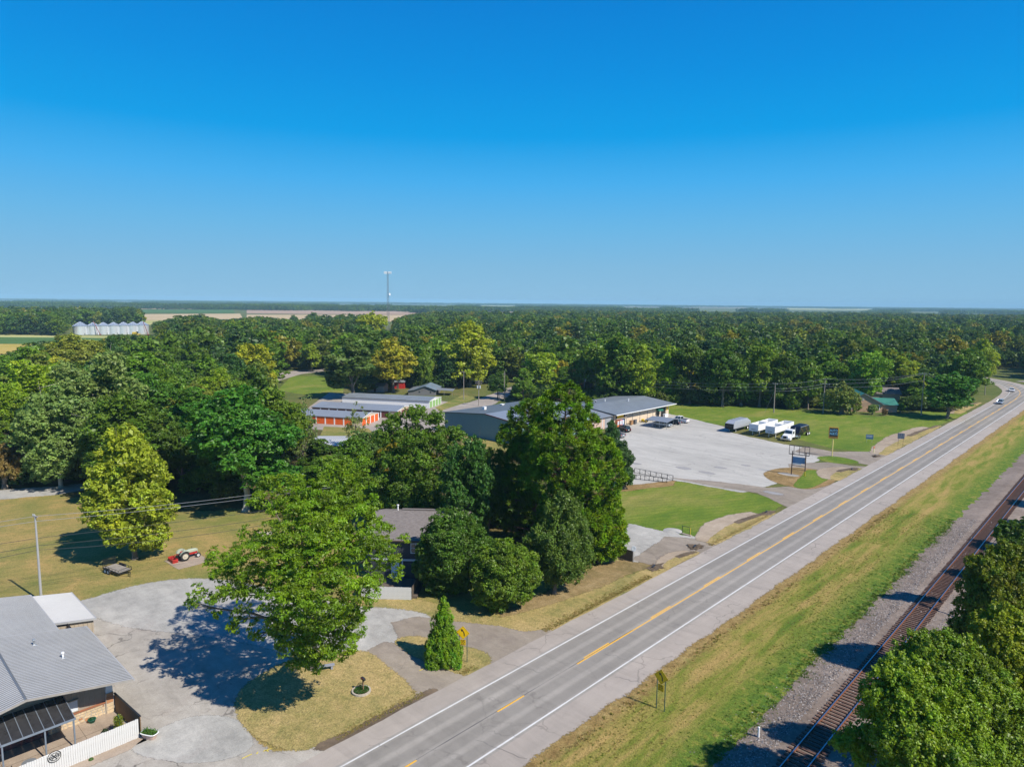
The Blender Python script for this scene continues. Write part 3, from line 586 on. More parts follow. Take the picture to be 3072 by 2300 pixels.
def trunk_mesh(name, rng, h, r, lobes, z0=0., mat=None, limbs=7, bend=.3, seg=8, top=None):
    """tapered trunk with limbs that reach into the crown lobes"""
    mb = MB(); topz = h if top is None else top; pts = [Vector((0, 0, 0))]; m = 6
    cx = np.mean([l[0] for l in lobes]); cy = np.mean([l[1] for l in lobes])
    for i in range(1, m + 1):
        t = i / m; pts.append(Vector((cx * t ** 1.5 * .8 + rng.normal(0, bend * .3), cy * t ** 1.5 * .8 + rng.normal(0, bend * .3), topz * .8 * t)))
    mb.tube(pts[0] - Vector((0, 0, .1)), pts[0] + Vector((0, 0, .35)), r * 1.5, r * 1.05, seg)
    for i in range(m):
        a, b = (1 - i / m) ** .8, (1 - (i + 1) / m) ** .8; mb.tube(pts[i], pts[i + 1], r * max(a, .12), r * max(b, .1), seg, False)
    LB = list(lobes); rng.shuffle(LB)
    for l in LB[:limbs]:
        z = max(h * .16, l[2] * .5); j = min(m - 1, int(z / (topz * .8) * m)); s = pts[j].lerp(pts[j + 1], .4); e = Vector(l[:3]); 
        mid = s.lerp(e, .5) + Vector((rng.normal(0, .3), rng.normal(0, .3), .1 * (e - s).length)); rr = r * .38
        mb.tube(s, mid, rr, rr * .6, 6, False); mb.tube(mid, e, rr * .6, rr * .25, 5, False)
        for q in range(3):
            e2 = e + Vector(rng.normal(0, 1, 3)) * float(l[3]) * .55; mb.tube(mid.lerp(e, .6), e2, rr * .3, rr * .08, 4, False)
    me = mb.mesh(name); me.materials.append(mat or m_bark); me.polygons.foreach_set('use_smooth', [True] * len(me.polygons)); return me

def std_lobes(rng, kind, h, w):
    """main lobes for a crown of height h and width w"""
    r = w / 2; L = []
    if kind == 'round':
        L.append((0, 0, h * .58, r * .62, r * .62, h * .26))
        for i in range(11):
            a = i * 2.4 + rng.uniform(-.4, .4); z = h * rng.uniform(.24, .80); k = 1 - ((z / h - .5) / .55) ** 2
            d = r * .62 * max(.35, k) * rng.uniform(.75, 1.15); q = r * rng.uniform(.30, .46); L.append((math.cos(a) * d, math.sin(a) * d, z, q, q, q * .85))
        L.append((rng.normal(0, .1) * r, rng.normal(0, .1) * r, h * .86, r * .38, r * .38, h * .13))
    elif kind == 'oval':
        for i in range(13):
            t = (i + .5) / 13; z = h * (.15 + .75 * t); k = math.sin(PI * (t * .8 + .14)) ** .7; a = i * 2.4 + rng.uniform(-.5, .5)
            d = r * .45 * k; q = r * rng.uniform(.42, .58) * (k * .7 + .3); L.append((math.cos(a) * d, math.sin(a) * d, z, q, q, q * 1.05))
        L.append((0, 0, h * .92, r * .25, r * .25, h * .09))
    elif kind == 'cone':
        for i in range(14):
            t = (i + .5) / 14; z = h * (.12 + .82 * t); k = 1 - t * .82; a = i * 2.4; d = r * .42 * k; q = r * .55 * k + .2; L.append((math.cos(a) * d, math.sin(a) * d, z, q, q, q * .9))
    elif kind == 'wide':
        for i in range(15):
            a = i * 2.4 + rng.uniform(-.4, .4); d = r * rng.uniform(.25, .72); z = h * rng.uniform(.26, .80) * (1 - .22 * d / r); q = r * rng.uniform(.24, .38)
            L.append((math.cos(a) * d, math.sin(a) * d, z, q * 1.1, q * 1.1, q * .75))
        L.append((0, 0, h * .8, r * .34, r * .34, h * .14))
    elif kind == 'tall':
        for i in range(16):
            t = (i + .5) / 16; z = h * (.17 + .74 * t); k = .55 + .45 * math.sin(PI * t) + rng.uniform(-.12, .12); a = i * 2.4 + rng.uniform(-.7, .7)
            d = r * .62 * k; q = r * rng.uniform(.28, .42); L.append((math.cos(a) * d, math.sin(a) * d, z, q, q, q * 1.1))
        L.append((0, 0, h * .55, r * .45, r * .45, h * .26)); L.append((rng.normal(0, .1) * r, 0, h * .90, r * .3, r * .3, h * .09))
    elif kind == 'bush':
        for i in range(8):
            a = i * 2.4; d = r * .5; q = r * rng.uniform(.38, .5); L.append((math.cos(a) * d, math.sin(a) * d, h * rng.uniform(.35, .62), q, q, h * .33))
        L.append((0, 0, h * .62, r * .5, r * .5, h * .36))
    return L
# prototypes for the trees between 100 m and 500 m (all 16 m tall, 11 m wide; scaled per tree)
PROTO = {}
def make_proto(key, kind, seed, leaves=14000, L=.46, Wd=.30, h=16., w=11., **kw):
    rng = np.random.default_rng(seed); lb = std_lobes(rng, kind, h, w)
    cm, _ = crown('crown', rng, lb, kw.pop('clumps', 190), leaves, L, Wd, **kw); tm = trunk_mesh('trunk', rng, h, .32, lb)
    PROTO[key] = (cm, tm, h, w)
for s in range(2):
    make_proto('round%d' % s, 'round', 11 + s); make_proto('oval%d' % s, 'oval', 21 + s); make_proto('wide%d' % s, 'wide', 31 + s); make_proto('tall%d' % s, 'tall', 41 + s)
make_proto('cone0', 'cone', 51, w=8.)
make_proto('bush0', 'bush', 61, 4500, .28, .2, 4., 5.); make_proto('bush1', 'bush', 62, 4500, .28, .2, 4., 5.)
make_proto('sparse0', 'tall', 71, 3000, .5, .3, clumps=90, fr=(.3, .5), inner=.0, spread=.3)
for k_ in ('round', 'oval', 'wide', 'tall'):     # denser copies for trees within about 150 m
    make_proto(k_ + 'N', k_, 81 + len(k_) * 3 + ord(k_[0]), 34000, .33, .20, clumps=520, fr=(.18, .32))

COL = dict(dark=(.062, .122, .008), mid=(.098, .178, .009), bright=(.165, .265, .010), yell=(.245, .290, .012), gold=(.290, .275, .016), grey=(.130, .170, .045),
           olive=(.130, .165, .018), rust=(.17, .11, .03), blue=(.050, .110, .020))
TREES = []
def tree(key, base, h, w, col, label, group=None, rz=None, name='broadleaf_tree', cat='tree', jit=.12, trunkmat=None):
    cm, tm, ph, pw = PROTO[key]; rnd = random.random
    t = thing(name, label, cat, (base[0], base[1], 0), rnd() * 6.28 if rz is None else rz, group)
    t.scale = (w / pw, w / pw, h / ph)
    c = inst('crown', cm, t); b = COL[col] if isinstance(col, str) else (col[0] * 1.55, col[1] * 1.72, col[2] * 1.0); f = 1.28 + random.uniform(-jit, jit)
    c.color = (b[0] * f * (1 + random.uniform(-.12, .12)), b[1] * f, b[2] * f, 1)
    if trunkmat: tm = tm.copy(); tm.materials.clear(); tm.materials.append(trunkmat)
    inst('trunk', tm, t); TREES.append((base[0], base[1], w / 2, h)); return t
def ptree(x, by, ty, wpx, key, col, label, group=None, name='broadleaf_tree', **kw):
    """tree from full-view pixels: foot at (x, by), top at ty, crown wpx wide"""
    b = Fv(x, by); h = hgt(x * 1.38879, ty * 1.38879, b); k = proj(b)[2]; w = wpx * 1.38879 / FPX * k
    return tree(key, b, h, w, col, label, group, name=name, **kw)

# ------------------------------------------------------------------ shared materials
def ribm(name, col, rough=.4, metal=.5, var=.1, dirt=None): return stretched(name, col, (.35, .35, .35), rough, metal, var, .05, dirt)
m_roof = ribm('galvanised_roof', (.19, .192, .198), .38, .25, .16, (.19, .185, .18)); P('rib_highlight', (.62, .62, .61), .4, .1, .06); m_roofw = ribm('white_metal_roof', (.38, .375, .37), .5, .1, .06)  # rib_highlight: bright glints on the roof ribs, painted as a lighter colour
m_roofg = ribm('grey_metal_roof', (.22, .245, .265), .5, .25, .10, (.17, .18, .19)); m_roofd = ribm('dark_metal_roof', (.135, .15, .155), .55, .2, .12); m_roofl = ribm('light_metal_roof', (.27, .29, .315), .45, .3, .08)
m_roofb = ribm('blue_grey_roof', (.20, .27, .32), .45, .3, .2, (.28, .2, .15)); m_roofgr = ribm('green_metal_roof', (.05, .20, .135), .45, .1, .12)
m_beige = P('beige_siding', (.36, .30, .225), .6, var=.08); m_taupe = P('taupe_siding', (.30, .255, .20), .6, var=.1); m_brown = P('brown_panel', (.10, .07, .05), .7)
m_wwood = stretched('white_weathered_board', (.56, .555, .54), (8, 8, .8), .85, var=.16, bump=.35, dirt=(.40, .38, .34)); m_bwood = stretched('brown_board', (.20, .125, .065), (8, 8, .8), .85, var=.35, bump=.4)
m_dwood = stretched('dark_weathered_board', (.11, .085, .065), (8, 8, .8), .9, var=.35, bump=.4); m_gwood = stretched('grey_barn_board', (.155, .15, .15), (6, 6, .6), .9, var=.5, bump=.4)
m_black = P('black_paint', (.018, .018, .02), .45, var=.2); m_blackmet = P('black_iron', (.03, .03, .032), .5, .3); m_white = P('white_paint', (.78, .78, .77), .5, var=.05); m_steel = P('galvanised_steel', (.40, .42, .43), .45, .6)
m_grey = P('grey_paint', (.28, .29, .31), .45, var=.1); m_rub = P('tyre_rubber', (.022, .022, .022), .85); m_chrome = P('bright_metal', (.62, .63, .65), .22, .85, .05); m_red = P('tractor_red', (.42, .025, .018), .5, var=.15); m_orange = P('orange_door_paint', (.72, .115, .012), .5, var=.06)
m_green = P('pale_green_door', (.25, .42, .16), .5, var=.06); m_dkred = P('dark_red_door', (.16, .045, .04), .55); m_teal = P('blue_green_siding', (.20, .315, .32), .55, var=.07); m_trimred = P('red_trim', (.22, .05, .045), .5)
m_cream = P('cream_wall', (.62, .50, .37), .75, var=.06, dirt=(.50, .37, .26)); m_pink = P('pinkish_wall', (.56, .40, .33), .75, var=.06); m_tanb = P('tan_brick', (.50, .325, .205), .85, var=.12, scale=.8, fine=6)
m_slate = P('dark_grey_siding', (.035, .042, .052), .7, var=.1); m_trimw = P('pale_trim', (.60, .64, .68), .5, var=.04); m_yell = P('sign_yellow', (.92, .56, .006), .4, var=.05); m_yel2 = P('machine_yellow', (.70, .50, .02), .45)
m_awn = P('dark_green_canvas', (.008, .11, .07), .7); m_flag = P('flagstone', (.56, .43, .27), .85, var=.3, scale=1.2, fine=9); m_flag2 = P('rust_flagstone', (.42, .20, .09), .85, var=.3); m_mort = P('mortar', (.42, .37, .30), .9)
m_redbr = P('mauve_brick', (.19, .085, .075), .85, var=.35, scale=3, fine=8); m_poly = glass('smoked_polycarbonate', (.030, .030, .032), .18); m_glass = glass(); m_bluef = P('faded_blue_panel', (.09, .22, .42), .5, var=.12); m_terr = P('terracotta', (.30, .12, .06), .8)
m_pole = stretched('pole_timber', (.27, .235, .20), (9, 9, .8), .9, var=.3, bump=.4); m_wire = P('cable_dark', (.05, .05, .05), .6); m_wirel = P('cable_bright', (.40, .40, .40), .4, .5); m_cerm = P('ceramic_grey', (.45, .48, .52), .35); m_pallet = P('pallet_wood', (.42, .23, .10), .85, var=.25)
m_deck = stretched('grey_deck_plank', (.30, .265, .225), (2, 9, 9), .9, var=.3, bump=.3); m_decal = P('black_lettering', (.012, .012, .012), .5); m_bluet = P('blue_lettering', (.16, .42, .62), .5, var=.05); m_blkyel = P('aged_gold_frame', (.40, .26, .03), .6, var=.2)
m_shingle = None
def shingles():
    m, n, l = nodes('asphalt_shingle'); v = mapv(n, l, 'Object', (1, 1, 1))
    b = n.new('ShaderNodeTexBrick'); b.inputs['Scale'].default_value = 1.0; b.inputs['Brick Width'].default_value = .33; b.inputs['Row Height'].default_value = .15; b.inputs['Mortar Size'].default_value = .012
    b.inputs['Color1'].default_value = (.155, .135, .125, 1); b.inputs['Color2'].default_value = (.235, .205, .19, 1); b.inputs['Mortar'].default_value = (.08, .07, .065, 1); l.new(v, b.inputs['Vector'])
    return finish(m, n, l, mix(n, l, .4, b.outputs[0], ramp(n, l, noise(n, l, v, 3, 5), [(.3, (.14, .12, .11)), (.7, (.24, .21, .195))])), .95, 0, b.outputs['Fac'], .5, .02)
m_shingle = shingles()

def corr(x0, x1, y0, z0, y1, z1, pitch=.30, h=.06, th=.03):
    """ribbed metal sheet; ribs run from (y0,z0) to (y1,z1), spaced along x"""
    mb = MB(); n = max(1, int(round((x1 - x0) / pitch))); p = (x1 - x0) / n; prof = []
    for i in range(n):
        a = x0 + i * p; prof += [(a, 0), (a + p * .62, 0), (a + p * .70, h), (a + p * .92, h)]
    prof.append((x1, 0)); k = len(prof)
    vs = [(x, y0, z0 + d) for x, d in prof] + [(x, y1, z1 + d) for x, d in prof] + [(x0, y0, z0 - th), (x1, y0, z0 - th), (x0, y1, z1 - th), (x1, y1, z1 - th)]
    fs = [(i, i + 1, k + i + 1, k + i) for i in range(k - 1)] + [(2 * k, 2 * k + 2, 2 * k + 3, 2 * k + 1), tuple(range(k))[::-1] + (2 * k, 2 * k + 1), tuple(range(k, 2 * k)) + (2 * k + 3, 2 * k + 2), (0, k, 2 * k + 2, 2 * k), (k - 1, 2 * k + 1, 2 * k + 3, 2 * k - 1)]
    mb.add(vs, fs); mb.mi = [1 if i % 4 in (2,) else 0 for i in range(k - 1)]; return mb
def window(par, M, w, h, mat=m_white, cols=2, rows=1, fr=.07, name='window'):
    """frame with recessed panes; M maps local x (width) z (height), front towards -y"""
    f = MB().box(-w / 2, w / 2, -.04, .03, 0, fr, M).box(-w / 2, w / 2, -.04, .03, h - fr, h, M).box(-w / 2, -w / 2 + fr, -.04, .03, fr, h - fr, M).box(w / 2 - fr, w / 2, -.04, .03, fr, h - fr, M)
    for i in range(1, cols): x = -w / 2 + w * i / cols; f.box(x - fr * .35, x + fr * .35, -.035, .02, fr, h - fr, M)
    for j in range(1, rows): z = h * j / rows; f.box(-w / 2 + fr, w / 2 - fr, -.032, .018, z - fr * .35, z + fr * .35, M)
    o = f.build(name, mat, par)
    for i in range(cols):
        for j in range(rows):
            MB().box(-w / 2 + w * i / cols + fr * .4, -w / 2 + w * (i + 1) / cols - fr * .4, -.004, .006, h * j / rows + fr * .4, h * (j + 1) / rows - fr * .4, M).build('pane', m_glass, o)
    return o
def board_fence(name, label, a, b, h, mat, bw=.14, cat='fence', z0=.04, rail=m_bwood, th=.022, cap=None):
    a = Vector((a[0], a[1])); b = Vector((b[0], b[1])); L = (b - a).length; rz = math.atan2((b - a).y, (b - a).x)
    t = thing(name, label, cat, (a.x, a.y, 0), rz); n = int(L / bw); me = MB().box(.006, bw - .008, -th / 2, th / 2, z0, h).mesh('board'); me.materials.append(mat); r = random.Random(int(L * 10))
    for i in range(n): o = inst('board', me, t, (i * bw, r.uniform(-.004, .004), r.uniform(-.015, .015)), r.gauss(0, .008))
    for z in (h * .2, h * .8): MB().box(0, n * bw, th * .5 + .003, .06, z - .04, z + .04).build('rail', rail, t)
    for i in range(int(L / 2.4) + 1): x = min(i * 2.4, L - .1); MB().box(x, x + .09, .063, .153, 0, h - .04).build('post', rail, t)
    if cap: MB().box(-.02, n * bw + .02, -.05, .10, h + .018, h + .05).build('cap_rail', cap, t)
    return t

# ================================================================== the shop in the lower left corner
sh = thing('shop_building', 'low building with ribbed galvanised roof and stone front in the lower left corner', 'building', (-60, 10, 0))
def L_(x, y, z=0): return (x + 60, y - 10, z)
def bshift(mb): mb.v = [(x + 60, y - 10, z) for x, y, z in mb.v]; return mb
RZ, EZ = 4.75, 3.35; RY, EY, EYL = 9.95, 17.35, 2.4
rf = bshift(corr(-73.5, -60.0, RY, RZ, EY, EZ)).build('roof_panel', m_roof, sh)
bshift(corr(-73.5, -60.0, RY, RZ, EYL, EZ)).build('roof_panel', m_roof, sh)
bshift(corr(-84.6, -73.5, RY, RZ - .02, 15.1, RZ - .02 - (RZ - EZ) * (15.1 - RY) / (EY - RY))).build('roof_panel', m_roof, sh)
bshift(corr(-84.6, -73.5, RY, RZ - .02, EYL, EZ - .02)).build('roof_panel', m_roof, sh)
bshift(MB().add([(-84.6, RY - .09, RZ + .045), (-59.96, RY - .09, RZ + .045), (-59.96, RY, RZ + .085), (-84.6, RY, RZ + .085), (-84.6, RY + .09, RZ + .045), (-59.96, RY + .09, RZ + .045)], [(0, 1, 2, 3), (3, 2, 5, 4)])).build('ridge_cap', m_roof, sh)
# fascias and gutters along the rake and eaves
def bar(a, b, w, h): # sloped bar from a to b
    a = Vector(a); b = Vector(b); d = (b - a).normalized(); s = Vector((0, 0, 1)).cross(d).normalized() * w / 2; u = Vector((0, 0, h))
    v = [a - s, a + s, b + s, b - s]; return MB().add([*v, *[p - u for p in v]], [(0, 1, 2, 3), (7, 6, 5, 4), (0, 4, 5, 1), (1, 5, 6, 2), (2, 6, 7, 3), (3, 7, 4, 0)])
for a, b in (((-59.95, RY, RZ + .05), (-59.95, EY, EZ + .05)), ((-59.95, RY, RZ + .05), (-59.95, EYL, EZ + .05))): bshift(bar(a, b, .10, .17)).build('fascia', P('fascia_grey', (.30, .28, .255), .5), sh)
bshift(MB().box(-73.5, -59.9, EY, EY + .10, EZ - .14, EZ + .0)).build('gutter', m_roofw, sh)
bshift(MB().box(-84.6, -73.5, 15.1, 15.18, 3.55, 3.76)).build('gutter', m_roofw, sh)
# soffit and walls
bshift(MB().add([(-62.3, 3.2, 0), (-62.3, 16.3, 0), (-62.3, 16.3, 3.35), (-62.3, RY, 4.55), (-62.3, 3.2, 3.35), (-84.3, 3.2, 0), (-84.3, 16.3, 0), (-84.3, 16.3, 3.35), (-84.3, RY, 4.55), (-84.3, 3.2, 3.35)],
               [(0, 1, 2, 3, 4), (1, 6, 7, 2), (0, 4, 9, 5), (5, 9, 8, 7, 6)])).build('wall', m_taupe, sh)
for i in range(32):
    y = 3.3 + i * .405
    if y > 16.1: break
    zt = 3.3 + 1.2 * (1 - abs(y - RY) / 6.7); bshift(MB().box(-62.3, -62.26, y, y + .035, 1.05, zt - .02)).build('siding_batten', m_beige, sh) if i else None
for i in range(24):
    y = None; x = -73 + i * .45; bshift(MB().box(x, x + .035, 16.3, 16.34, .2, 3.3)).build('siding_batten', m_beige, sh)
bshift(MB().box(-62.28, -62.16, 11.6, 16.3, .05, 1.02)).build('stone_wainscot', m_mort, sh)
bshift(MB().box(-62.30, -62.08, 11.6, 16.32, 1.02, 1.10)).build('sill_band', m_terr, sh)
bshift(MB().box(-62.4, -62.02, 15.75, 16.35, .05, 1.85)).build('stone_pillar', m_mort, sh)
bshift(MB().box(-62.36, -62.06, 15.8, 16.32, 1.86, 2.62)).build('pillar_panel', m_trimw, sh)
r = random.Random(3); y = 11.65; stones = []
rows = [.06, .30, .52, .76, .98]
for zi in range(4):
    y = 11.62 + r.uniform(0, .1)
    while y < 15.68:
        w = r.uniform(.28, .62); y2 = min(y + w, 15.7); z0, z1 = rows[zi], rows[zi + 1]
        pts = [(y + r.uniform(0, .06), z0 + r.uniform(.0, .06)), (y2 - r.uniform(.02, .06), z0 + r.uniform(0, .06)), (y2 - r.uniform(.02, .07), (z0 + z1) / 2), (y2 - r.uniform(.03, .10), z1 - r.uniform(.02, .06)), (y + r.uniform(0, .08), z1 - r.uniform(.02, .06)), (y + r.uniform(0, .03), (z0 + z1) / 2)]
        mb = MB(); k = 6; mb.add([(-62.165, a, b) for a, b in pts] + [(-62.12 + r.uniform(-.01, .01), a, b) for a, b in pts], [tuple(range(6, 12))] + [(i, (i + 1) % 6, (i + 1) % 6 + 6, i + 6) for i in range(6)])
        bshift(mb).build('stone', m_flag2 if r.random() < .12 else m_flag, sh); y = y2
for z0 in (.06, .36, .66, .98, 1.28, 1.56): bshift(MB().box(-62.03, -61.98, 15.80 + r.uniform(0, .05), 16.30, z0 + .02, z0 + .26)).build('stone', m_flag2 if z0 > .9 else m_flag, sh)
bshift(MB().box(-62.26, -62.2, 12.55, 13.75, 1.25, 2.15)).build('boarded_window', m_trimw, sh); 
fr = MB(); [fr.box(-62.27, -62.17, a, b, c, d) for a, b, c, d in ((12.47, 12.55, 1.17, 2.23), (13.75, 13.83, 1.17, 2.23), (12.55, 13.75, 1.17, 1.25), (12.55, 13.75, 2.15, 2.23))]; bshift(fr).build('window_frame', m_beige, sh)
bshift(MB().box(-62.27, -62.14, 3.3, 11.58, .05, 1.02)).build('brick_wainscot', m_redbr, sh)
for i in range(5):
    for j in range(12):
        bshift(MB().box(-62.14, -62.10, 9.4 + j * .175 + (i % 2) * .08, 9.4 + j * .175 + .155 + (i % 2) * .08, .10 + i * .18, .25 + i * .18)).build('brick', m_redbr, sh)
d_ = bshift(MB().box(-62.26, -62.18, 7.7, 8.75, .06, 2.15)).build('door', m_brown, sh)
for i in range(4): bshift(MB().box(-62.175, -62.16, 7.82 + i * .22, 8.0 + i * .22, 1.55, 1.95)).build('pane', m_glass, d_)
bshift(MB().box(-62.178, -62.165, 7.78, 8.72, 1.50, 2.0)).build('pane_surround', m_white, d_)
for x, y, z in ((-70.5, 12.6, 4.28), (-66.7, 13.9, 4.0)):
    v_ = thing('roof_vent', 'small grey cone vent near the ridge of the galvanised roof' if x < -70 else 'white roof vent pipe with flashing on the galvanised roof', 'vent', (x, y, z - .05))
    MB().lathe([(.24, 0), (.12, .12), (.08, .16)], 10).build('flashing', m_steel, v_); MB().lathe([(.08, .14), (.08, .5), (.0, .5)], 10).build('pipe', m_white if x > -70 else m_steel, v_); MB().lathe([(.14, .5), (.10, .6), (0, .62)], 10).build('cap', m_white if x > -70 else m_steel, v_)
# garage behind
gg = thing('garage', 'beige metal garage with bright white ribbed roof behind the galvanised shop roof', 'garage', (-80, 16.6, 0))
gs = lambda mb: (setattr(mb, 'v', [(x + 80, y - 16.6, z) for x, y, z in mb.v]), mb)[1]
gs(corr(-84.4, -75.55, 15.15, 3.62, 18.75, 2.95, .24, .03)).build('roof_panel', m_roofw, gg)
gs(MB().add([(-75.75, 15.2, 0), (-75.75, 18.6, 0), (-75.75, 18.6, 2.9), (-75.75, 15.2, 3.52), (-84.2, 15.2, 0), (-84.2, 18.6, 0), (-84.2, 18.6, 2.9), (-84.2, 15.2, 3.52)], [(0, 1, 2, 3), (1, 5, 6, 2), (0, 3, 7, 4), (4, 7, 6, 5)])).build('wall', m_beige, gg)
for i in range(9): y = 15.4 + i * .38; gs(MB().box(-75.74, -75.70, y, y + .03, .05, 3.45 - (y - 15.2) * .17)).build('siding_batten', m_taupe, gg)
for i in range(22): x = -84 + i * .38; gs(MB().box(x, x + .03, 18.6, 18.64, .05, 2.86)).build('siding_batten', m_taupe, gg)
gs(bar((-75.5, 15.1, 3.68), (-75.5, 18.8, 3.0), .10, .2)).build('fascia', m_roofw, gg)
gs(MB().box(-84.4, -75.5, 18.75, 18.85, 2.83, 2.97)).build('gutter', m_roofw, gg)
# patio, awning and what stands there
sheet('patio_slab', [(-62.2, 3), (-56.9, 3), (-56.9, 16.6), (-62.2, 16.2)], 0.075, m_conc)
for y in (5.5, 8.2, 10.9, 13.6): sheet('slab_joint', [(-62.1, y), (-57, y), (-57, y + .03), (-62.1, y + .03)], .079, m_soil)
sheet('slab_joint', [(-60.0, 3), (-59.96, 3), (-59.96, 16.3), (-60.0, 16.3)], .0795, m_soil)
sheet('paver_strip', [(-56.7, 2.5), (-55.9, 2.5), (-55.9, 16.9), (-56.7, 16.8)], 0.046, m_conc, .03, .7)
aw = thing('porch_awning', 'smoked panel porch awning on slim blue-grey posts against the shop front', 'awning', (-60, 10, 0))
m_bg = P('blue_grey_frame', (.22, .26, .31), .45, .2)
AX0, AX1, AZ0, AZ1, AY0, AY1 = -62.15, -58.75, 3.02, 2.55, 8.05, 12.75
np_ = 7
for i in range(np_):
    y0 = AY0 + (AY1 - AY0) * i / np_; y1 = AY0 + (AY1 - AY0) * (i + 1) / np_
    mb = MB().add([(AX0, y0 + .03, AZ0), (AX1, y0 + .03, AZ1), (AX1, y1 - .03, AZ1), (AX0, y1 - .03, AZ0), (AX0, y0 + .03, AZ0 - .015), (AX1, y0 + .03, AZ1 - .015), (AX1, y1 - .03, AZ1 - .015), (AX0, y1 - .03, AZ0 - .015)], [(0, 1, 2, 3), (7, 6, 5, 4), (0, 4, 5, 1), (1, 5, 6, 2), (2, 6, 7, 3), (3, 7, 4, 0)])
    bshift(mb).build('awning_panel', m_poly, aw)
for i in range(np_ + 1):
    y = AY0 + (AY1 - AY0) * i / np_; bshift(bar((AX0, y, AZ0 + .03), (AX1, y, AZ1 + .03), .045, .07)).build('rib', m_bg, aw)
bshift(MB().box(AX1, AX1 + .08, AY0 - .05, AY1 + .05, AZ1 - .10, AZ1 + .04)).build('gutter', m_bg, aw); bshift(MB().box(AX0 - .04, AX0, AY0 - .05, AY1 + .05, AZ0 - .1, AZ0 + .05)).build('wall_plate', m_beige, aw)
for y in (8.1, 10.75, 12.65): bshift(MB().box(-58.82, -58.72, y - .05, y + .05, .08, AZ1 - .1)).build('post', m_bg, aw)
fz = 1.62
wf = board_fence('white_board_fence', 'white weathered vertical board fence in front of the shop patio', (-56.75, 2.0), (-56.75, 16.72), fz, m_wwood, .152, rail=m_wwood)
# round black emblem hung on the fence
ec = None
dd_ = ray(163.3, 2268.5); tt = (-56.66 - 0) / dd_.x; ec = Vector((-56.70, dd_.y * tt, H + dd_.z * tt))
em = thing('round_emblem', 'round black metal emblem with crossed bars hung on the white fence', 'wall sign', ec, PI / 2)
def ring(r0, r1, n=28, y=-.02): 
    mb = MB(); vs = []; 
    for i in range(n): a = 2 * PI * i / n; vs += [(r0 * math.cos(a), y, r0 * math.sin(a)), (r1 * math.cos(a), y, r1 * math.sin(a)), (r1 * math.cos(a), y + .02, r1 * math.sin(a)), (r0 * math.cos(a), y + .02, r0 * math.sin(a))]
    fs = []
    for i in range(n): a, b = 4 * i, 4 * ((i + 1) % n); fs += [(a, a + 1, b + 1, b), (a + 1, a + 2, b + 2, b + 1), (a + 2, a + 3, b + 3, b + 2), (a + 3, a, b, b + 3)]
    return mb.add(vs, fs)
ring(.40, .44).build('outer_ring', m_decal, em); ring(.27, .295).build('inner_ring', m_decal, em)
for a in (55, 125): MB().box(-.27, .27, -.02, 0, -.02, .02, Tm((0, 0, 0), 0, math.radians(a))).build('cross_bar', m_decal, em)
for a in (0.055, -.055): MB().box(-.36, .36, -.024, -.004, -.018 + a, .018 + a, Tm((0, 0, 0), 0, math.radians(-4))).build('cross_bar', m_decal, em)
sfence = board_fence('brown_board_fence', 'dark brown board fence closing the side of the shop patio', (-62.1, 16.42), (-56.8, 16.80), 1.62, m_bwood, .14, cap=m_blackmet)
gt = thing('garden_bench', 'white framed lattice bench behind the white board fence', 'bench', (-57.75, 11.1, 0.08), PI / 2)
f = MB(); [f.tube(a, b, .022, n=6) for a, b in (((-.95, 0, .35), (.95, 0, .35)), ((-.95, 0, .95), (.95, 0, .95)), ((-.95, 0, 0), (-.95, 0, .95)), ((.95, 0, 0), (.95, 0, .95)), ((0, 0, .35), (0, 0, .98)), ((-.95, .5, 0), (-.95, .5, .4)), ((.95, .5, 0), (.95, .5, .4)), ((-.95, 0, .4), (-.95, .5, .4)), ((.95, 0, .4), (.95, .5, .4)))]; f.build('frame', m_white, gt)
for i in range(24): MB().tube((-.92 + i * .08, 0, .36), (-.92 + i * .08, 0, .94), .009, n=4).build('slat', m_blackmet, gt)
for i in range(5): MB().box(-.94, .94, .04 + i * .095, .11 + i * .095, .40, .42).build('seat_slat', m_steel, gt)
def pot(name, label, loc, r, h, mat, plant=(.05, .11, .02), pr=.4, ph=.5, cat='plant pot', n=900):
    t = thing(name, label, cat, loc); MB().lathe([(r * .7, 0), (r, h), (r * 1.08, h), (r * 1.08, h + .03), (r * .9, h + .03), (r * .85, h - .02), (0, h - .03)], 14).build('pot', mat, t, True)
    if plant:
        rng = np.random.default_rng(int(abs(loc[0] * 7 + loc[1] * 13))); d = unit(rng.normal(0, 1, (n, 3))); d[:, 2] = np.abs(d[:, 2]); p = d * np.array([pr, pr, ph]) * rng.random((n, 1)) ** .4 + np.array([0, 0, h])
        N_ = unit(d + rng.normal(0, .6, (n, 3))); o = inst('foliage', quads_mesh('foliage', p, N_, np.full(n, .13), np.full(n, .05), np.stack([.5 + rng.normal(0, .012, n), rng.uniform(.75, 1.25, n), np.ones(n)], 1), rng, up=.6), t); o.color = (*plant, 1)
    return t
pot('plant_pot', 'round dark green pot against the stone wall of the shop', (-61.6, 14.55, .08), .30, .26, m_awn, (.02, .09, .04), .22, .12)
pot('plant_pot', 'black pot on the patio below the climbing plant', (-58.9, 14.75, .08), .26, .30, m_black, (.03, .05, .015), .22, .25)
tr = thing('climbing_plant', 'yellow-flowered climbing plant on an arched frame inside the patio fence', 'climbing plant', (-58.3, 15.6, .08)); mb = MB()
for s in (-.28, .28):
    mb.tube((s, 0, 0), (s, 0, 1.35), .02, n=5)
mb.path([(.28 * math.cos(a), 0, 1.35 + .3 * math.sin(a)) for a in [PI * i / 8 for i in range(9)]], .02); mb.build('arch', m_awn, tr)
